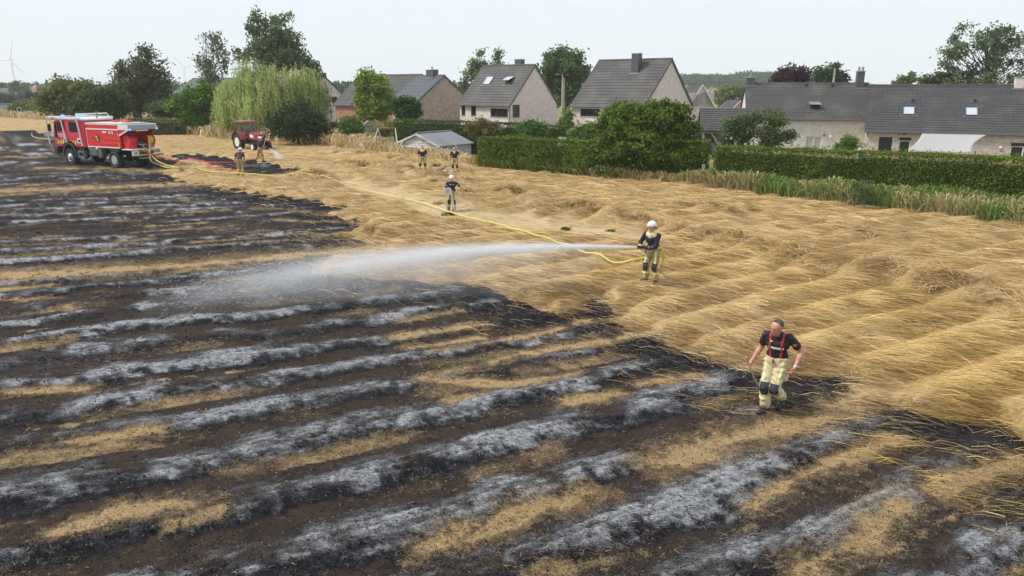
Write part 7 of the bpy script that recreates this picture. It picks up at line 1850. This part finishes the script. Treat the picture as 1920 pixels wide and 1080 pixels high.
# ================================================================== HOSES AND KIT ON THE GROUND
def gz(x, y): return float(ground_z(np.array([x]), np.array([y]))[0])
def spline(P, n):
    P = [np.array(p, float) for p in P]; P = [2 * P[0] - P[1]] + P + [2 * P[-1] - P[-2]]; out = []
    for i in range(1, len(P) - 2):
        for t in np.linspace(0, 1, n, endpoint=False):
            a, b, c, d = P[i - 1], P[i], P[i + 1], P[i + 2]
            out.append(.5 * (2 * b + (c - a) * t + (2 * a - 5 * b + 4 * c - d) * t * t + (3 * b - a - 3 * c + d) * t ** 3))
    return out + [P[-2]]
def hose(name, label, pts, r, material, n=14, wob=.05, couplings=()):
    """pts with z None lie on the ground"""
    Q = spline([(p[0], p[1], (-9 if p[2] is None else p[2])) for p in pts], n) if False else None
    R = []
    P2 = spline([(p[0], p[1], gz(p[0], p[1]) + r if p[2] is None else p[2]) for p in pts], n)
    onground = np.interp(np.linspace(0, len(pts) - 1, len(P2)), range(len(pts)), [1.0 if p[2] is None else 0.0 for p in pts])
    for q, g_ in zip(P2, onground):
        if g_ > .99: q = np.array([q[0] + RNG.normal(0, wob), q[1] + RNG.normal(0, wob), 0]); q[2] = gz(q[0], q[1]) + r * 1.4 + .09
        R.append(q)
    R = np.array(R)
    for _ in range(7): R[1:-1] = (R[:-2] + 2 * R[1:-1] + R[2:]) / 4
    o = R[0].copy(); e = MB().tube([tuple(p - o) for p in R], r, 8).build(name, material, smooth=True); e.location = o
    for k in couplings:
        i = int(k * (len(R) - 2)); a, b = R[i] - o, R[i + 1] - o; d = (b - a) / np.linalg.norm(b - a); MB().cyl(tuple(a - d * .09), tuple(a + d * .09), r * 1.5, n=10).build('coupling', STEEL, e)
    return tag(e, label, 'hose')
def g3(u, v): p = G(u, v, .12); return (p[0], p[1], None)
_back = to_world(F2, F2.loc, (-.15, .10, 1.05)); _b2 = to_world(F2, F2.loc, (-.23, -.06, 1.0)); _b3 = to_world(F2, F2.loc, (-.22, -.20, .70)); _b4 = to_world(F2, F2.loc, (-.06, -.34, .36))
TR = lambda x, y, z: (-26.94 + (-.894) * x + (-.447) * y, 52.11 + .447 * x + (-.894) * y, z)
hose('fire_hose', 'long yellow hose running from the truck along the pale path to the jet firefighter',
     [TR(-1.75, .15, 1.5), TR(-2.3, .2, 1.25), TR(-3.6, .5, .55)] + [g3(u, v) for u, v in [(345, 321), (375, 326), (450, 331), (530, 338), (600, 346), (660, 354), (720, 366), (780, 378), (840, 398), (900, 420), (960, 440), (1020, 458), (1085, 481), (1140, 500), (1185, 507), (1215, 503)]] + [_b4, _b3, _b2, _back, tuple(NZ0)], .029, M_YEL, 10, .012, (.06, .42, .80))
hose('fire_hose', 'second yellow hose hanging from the reel behind the truck', [TR(-1.25, -.55, 2.0), TR(-1.6, -.45, 1.9), TR(-2.1, -.1, 1.25), TR(-2.55, .3, .5)] + [g3(u, v) for u, v in [(316, 312), (330, 317), (312, 316), (300, 313), (322, 318)]], .036, M_YEL, 8, .02)
hose('fire_hose', 'red hose from the truck pump to the firefighter by the tractor', [TR(-1.7, .55, 1.45), TR(-2.2, .4, 1.2), TR(-4.6, -.6, .45)] + [g3(u, v) for u, v in [(345, 300), (390, 306), (430, 307), (460, 304), (478, 300)]] + [to_world(F7, F7.loc, (.30, -.1, .45)), to_world(F7, F7.loc, (.22, .12, .9)), tuple(NY0)], .034, M_PINKH, 10, .04)
hose('fire_hose', 'loose red hose loop at the feet of the bending firefighter', [g3(u, v) for u, v in [(394, 307), (388, 312), (393, 318), (410, 321), (430, 323), (446, 326)]], .03, M_PINKH, 8, .03)
hose('fire_hose', 'thin pale hose curving over the ash left of the truck cab', [g3(u, v) for u, v in [(60, 252), (61, 257), (70, 260), (84, 262), (100, 264)]], .04, mat('pale_hose', (.40, .37, .32), .8), 8, .1)
def kit():
    def helmet_on_ground(u, v, label):
        p = G(u, v, .15); e = empty('helmet', (p[0], p[1], gz(*p) - .02), RNG.uniform(0, 6), label, 'helmet')
        MB().lathe([(.15, .02), (.155, .06), (.135, .14), (.09, .20), (.02, .225)], (0, 0, 0), (0, 0, 1), 18).build('shell', HELM, e, smooth=True); MB().lathe([(.13, .015), (.185, .03), (.19, .045), (.14, .06)], (0, .02, 0), (0, 0, 1), 18).build('brim', HELM, e, smooth=True)
    helmet_on_ground(834, 327, 'white helmet lying in the straw between the two resting firefighters'); helmet_on_ground(845, 328, 'white helmet lying at the feet of the balding firefighter')
    for u, v, m_, lb in ((808, 327, GLOVE, 'yellowish work glove pile on the straw by the resting firefighter'), (826, 325, PADM, 'dark folded jacket on the straw beside the helmets')):
        p = G(u, v, .1); o = MB().ball((0, 0, .07), (.26, .16, .09), 12, 7).ball((.17, .06, .09), (.16, .12, .08), 10, 6).ball((-.18, -.05, .06), (.14, .13, .07), 10, 6).build('folded_clothing', m_, smooth=True); o.location = (p[0], p[1], gz(*p)); tag(o, lb, 'clothing')
        t = MB().tube([(.1, .1, .15), (.3, .05, .10), (.42, -.05, .02)], [.06, .05, .04], 7).build('sleeve', m_, o, smooth=True)
    a, b = G(812, 320, .15), G(836, 324, .15)
    tool_ = empty('fire_beater', (a[0], a[1], gz(*a) + .05), 0, 'fire beater lying in the straw behind the dark jacket', 'fire beater')
    d = np.array([b[0] - a[0], b[1] - a[1], 0]); MB().tube([(0, 0, .03), tuple(d + [0, 0, .05])], .02, 6).build('handle', WOODH, tool_); MB().box((-.15, .0, .03), (.42, .32, .012)).build('blade', M_BLACK, tool_)
kit()
# ================================================================== WATER JETS AND HAZE
def volume_mat(name, build, step=.12, col=(.95, .97, 1.0)):
    m = bpy.data.materials.new(name); m.use_nodes = True; nt = m.node_tree; N, L = nt.nodes, nt.links; N.clear()
    out = N.new('ShaderNodeOutputMaterial'); pv = N.new('ShaderNodeVolumePrincipled'); pv.inputs['Color'].default_value = (*col, 1); pv.inputs['Anisotropy'].default_value = .15
    tc = N.new('ShaderNodeTexCoord'); sp = N.new('ShaderNodeSeparateXYZ'); L.new(tc.outputs['Object'], sp.inputs[0])
    def M(op, *a, clamp=False):
        x = N.new('ShaderNodeMath'); x.operation = op; x.use_clamp = clamp
        for i, q in enumerate(a):
            if isinstance(q, (int, float)): x.inputs[i].default_value = q
            else: L.new(q, x.inputs[i])
        return x.outputs[0]
    def noise(scale, vec_scale, det=4):
        mp = N.new('ShaderNodeMapping'); mp.inputs['Scale'].default_value = vec_scale; L.new(tc.outputs['Object'], mp.inputs['Vector'])
        n = N.new('ShaderNodeTexNoise'); n.inputs['Scale'].default_value = scale; n.inputs['Detail'].default_value = det; L.new(mp.outputs[0], n.inputs['Vector']); return n.outputs['Fac']
    L.new(build(M, noise, sp.outputs[0], sp.outputs[1], sp.outputs[2]), pv.inputs['Density'])
    L.new(pv.outputs[0], out.inputs['Volume'])
    try: m.cycles.volume_step_rate = step
    except Exception: pass
    return m
def hull(name, xs, top, bot, wid, material, loc, rz):
    """closed tapering box along local x"""
    V, F = [], []
    for x, t, b, w in zip(xs, top, bot, wid): V += [(x, -w, b), (x, w, b), (x, w, t), (x, -w, t)]
    n = len(xs)
    for i in range(n - 1):
        for k in range(4): F.append((i * 4 + k, i * 4 + (k + 1) % 4, i * 4 + 4 + (k + 1) % 4, i * 4 + 4 + k))
    F += [(3, 2, 1, 0), tuple((n - 1) * 4 + k for k in range(4))]
    o = MB().add(V, F).build(name, material); o.location = loc; o.rotation_euler = (0, 0, rz); return o
def main_jet():
    dx, dy = -1.0, -.085; rz = atan2(dy, dx); h0 = NZ1[2]
    def dens(M, noise, X, Y, Z):
        Za = M('SUBTRACT', M('MULTIPLY', X, .040), M('MULTIPLY', M('MULTIPLY', X, X), .0102))
        dz = M('SUBTRACT', Z, Za)
        rc = M('ADD', M('MULTIPLY', M('POWER', M('MAXIMUM', X, 0), 1.15), .0285), .020)
        d2 = M('ADD', M('MULTIPLY', dz, dz), M('MULTIPLY', Y, Y))
        core = M('MULTIPLY', M('DIVIDE', 2.0, rc), M('EXPONENT', M('MULTIPLY', M('DIVIDE', d2, M('MULTIPLY', rc, rc)), -1.6)))
        core = M('MULTIPLY', core, M('POWER', M('SUBTRACT', 1.02, M('MULTIPLY', X, .088), clamp=True), 1.3))
        core = M('MULTIPLY', core, M('MAXIMUM', M('SUBTRACT', M('MULTIPLY', noise(8, (.22, 1.5, 1.5), 6), 3.4), .70), .12))
        w = M('ADD', M('MULTIPLY', X, .085), .10)
        below = M('MULTIPLY', dz, -1)
        fall = M('MULTIPLY', M('EXPONENT', M('MULTIPLY', M('MAXIMUM', below, 0), -1.15)), M('EXPONENT', M('MULTIPLY', M('MAXIMUM', dz, 0), -14)))
        lat = M('EXPONENT', M('MULTIPLY', M('DIVIDE', M('MULTIPLY', Y, Y), M('MULTIPLY', w, w)), -1.0))
        fade = M('MULTIPLY', M('MULTIPLY', X, .4, clamp=True), M('SUBTRACT', 1.0, M('MULTIPLY', M('MAXIMUM', M('SUBTRACT', X, 7.0), 0), .165), clamp=True), clamp=True)
        nz = M('MULTIPLY', M('MAXIMUM', M('SUBTRACT', noise(2.0, (.55, 1, .55), 6), .30), 0), 3.4)
        mist = M('MULTIPLY', M('MULTIPLY', M('MULTIPLY', fall, lat), M('MULTIPLY', fade, nz)), .85)
        return M('MAXIMUM', M('ADD', core, mist), 0)
    xs = [0, 1, 2.5, 4, 6, 8, 10, 12, 13.2]
    za = [.04 * x - .0102 * x * x for x in xs]
    top = [z + .05 + .075 * x for z, x in zip(za, xs)]; bot = [max(-h0 + .04, z - .06 - .55 * x) for z, x in zip(za, xs)]; top[-1] = max(top[-1], bot[-1] + .3); top[-2] = max(top[-2], bot[-2] + .5)
    o = hull('water_jet', xs, top, bot, [.06 + .15 * x for x in xs], volume_mat('water_spray', dens, .10), tuple(NZ1), rz)
    tag(o, 'long white water jet with drifting mist from the nozzle over the scorched rows', 'water jet')
    # flying drops round the jet
    n = 5200; X = 12.2 * RNG.random(n) ** .8; rc = .02 + .030 * X ** 1.15
    k = RNG.random(n) < .55
    dz = np.where(k, RNG.normal(0, .55, n) * rc * 1.2, -RNG.exponential(.28, n) * np.clip(X / 4, 0, 1.6)); Yl = RNG.normal(0, .75, n) * np.where(k, rc, .05 + .07 * X)
    Z = .04 * X - .0102 * X * X + dz; ok = Z > -h0 + .06; X, Yl, Z, k = X[ok], Yl[ok], Z[ok], k[ok]; n = len(X)
    L_ = RNG.uniform(.015, .06, n); r_ = RNG.uniform(.0022, .0045, n); sl = (.04 - .0204 * X)
    base = np.array([[-1, 0, 0], [0, 1, 0], [0, -.5, .87], [0, -.5, -.87], [1, 0, 0]])
    V = np.zeros((n, 5, 3)); V[:, :, 0] = X[:, None] + base[:, 0] * L_[:, None]; V[:, :, 1] = Yl[:, None] + base[:, 1] * r_[:, None]; V[:, :, 2] = Z[:, None] + base[:, 2] * r_[:, None] + base[:, 0] * L_[:, None] * sl[:, None]
    f = np.array([[0, 2, 1], [0, 3, 2], [0, 1, 3], [4, 1, 2], [4, 2, 3], [4, 3, 1]])
    m, nt, N, L, b = new_mat('water_drops'); b.inputs['Base Color'].default_value = (.9, .93, .96, 1); b.inputs['Roughness'].default_value = .15; b.inputs['Alpha'].default_value = .55
    q = np_mesh('water_drops', V.reshape(-1, 3), (np.arange(n)[:, None, None] * 5 + f[None]).reshape(-1, 3), m, o); q['kind'] = 'stuff'
main_jet()
def small_jet():
    end = G(527, 302); d = np.array([end[0] - NY1[0], end[1] - NY1[1]]); Ln = np.linalg.norm(d); rz = atan2(d[1], d[0]); h0 = NY1[2]
    sl = (h0 - .05) / Ln
    def dens(M, noise, X, Y, Z):
        Za = M('MULTIPLY', X, -sl * .86); dz = M('SUBTRACT', Z, Za); rc = M('ADD', M('MULTIPLY', M('MAXIMUM', X, 0), .27), .015)
        r = M('SQRT', M('ADD', M('MULTIPLY', dz, dz), M('MULTIPLY', Y, Y)))
        q = M('SUBTRACT', 1, M('POWER', M('DIVIDE', r, rc), 4), clamp=True)
        return M('MULTIPLY', M('MULTIPLY', M('DIVIDE', 1.8, rc), q), M('MULTIPLY', M('ADD', .5, noise(3, (.5, 1, 1), 4)), M('SUBTRACT', 1.25, M('DIVIDE', X, Ln * .92), clamp=True)))
    xs = [0, .5, Ln * .5, Ln * .95, Ln * 1.12]
    o = hull('water_spray', xs, [-sl * x * .86 + .03 + .29 * x for x in xs], [max(-h0 + .05, -sl * x * .86 - .03 - .29 * x) for x in xs], [.03 + .29 * x for x in xs], volume_mat('fan_spray', dens, .15), tuple(NY1), rz)
    tag(o, 'short white fan of water sprayed on the ground before the tractor', 'water jet')
small_jet()
def haze():
    m = bpy.data.materials.new('air_haze'); m.use_nodes = True; N, L = m.node_tree.nodes, m.node_tree.links; N.clear()
    out = N.new('ShaderNodeOutputMaterial'); pv = N.new('ShaderNodeVolumePrincipled'); pv.inputs['Color'].default_value = (.93, .965, 1.0, 1); pv.inputs['Density'].default_value = .00030
    L.new(pv.outputs[0], out.inputs['Volume'])
    o = MB().box((0, 0, 84.5), (6000, 6000, 181)).build('haze', m); o['kind'] = 'stuff'; o['label'] = 'thin pale summer haze in the air'
HAZE = True
if HAZE: haze()
# ================================================================== alike things share a group
_GROUPS = {'gabled_house': 'gabled houses behind the back hedge', 'long_house': 'long tiled houses on the right', 'far_house': 'far hazy houses', 'garden_hedge': 'clipped garden hedges',
           'garden_shrub': 'shrubs in the gardens', 'distant_tree': 'hazy distant trees', 'apple_tree': 'fruit trees before the shelter', 'birch_tree': 'birches behind the willow', 'poplar_tree': 'pale poplars behind the roofs',
           'bushy_tree': 'bushy trees behind the fire truck', 'weed_clump': 'green weeds in the field', 'wind_turbine': 'wind turbines on the horizon', 'overhead_wire': 'overhead wires', 'fire_hose': 'hoses laid from the fire truck',
           'helmet': 'helmets lying in the straw', 'folded_clothing': 'clothing lying in the straw', 'maple_tree': 'bright green garden trees', 'copper_beech': 'dark purple trees', 'ash_tree': 'trees behind the long tiled roof', 'street_lamp': 'pale lamp poles'}
for _o in list(COL.objects):
    if _o.parent is None and _o.get('category') and not _o.get('group'):
        _b = _o.name.split('.')[0]
        if _b in _GROUPS: _o['group'] = _GROUPS[_b]
        elif _b == 'person' and 'firefighter' in _o.get('label', ''): _o['group'] = 'firefighters on the field'
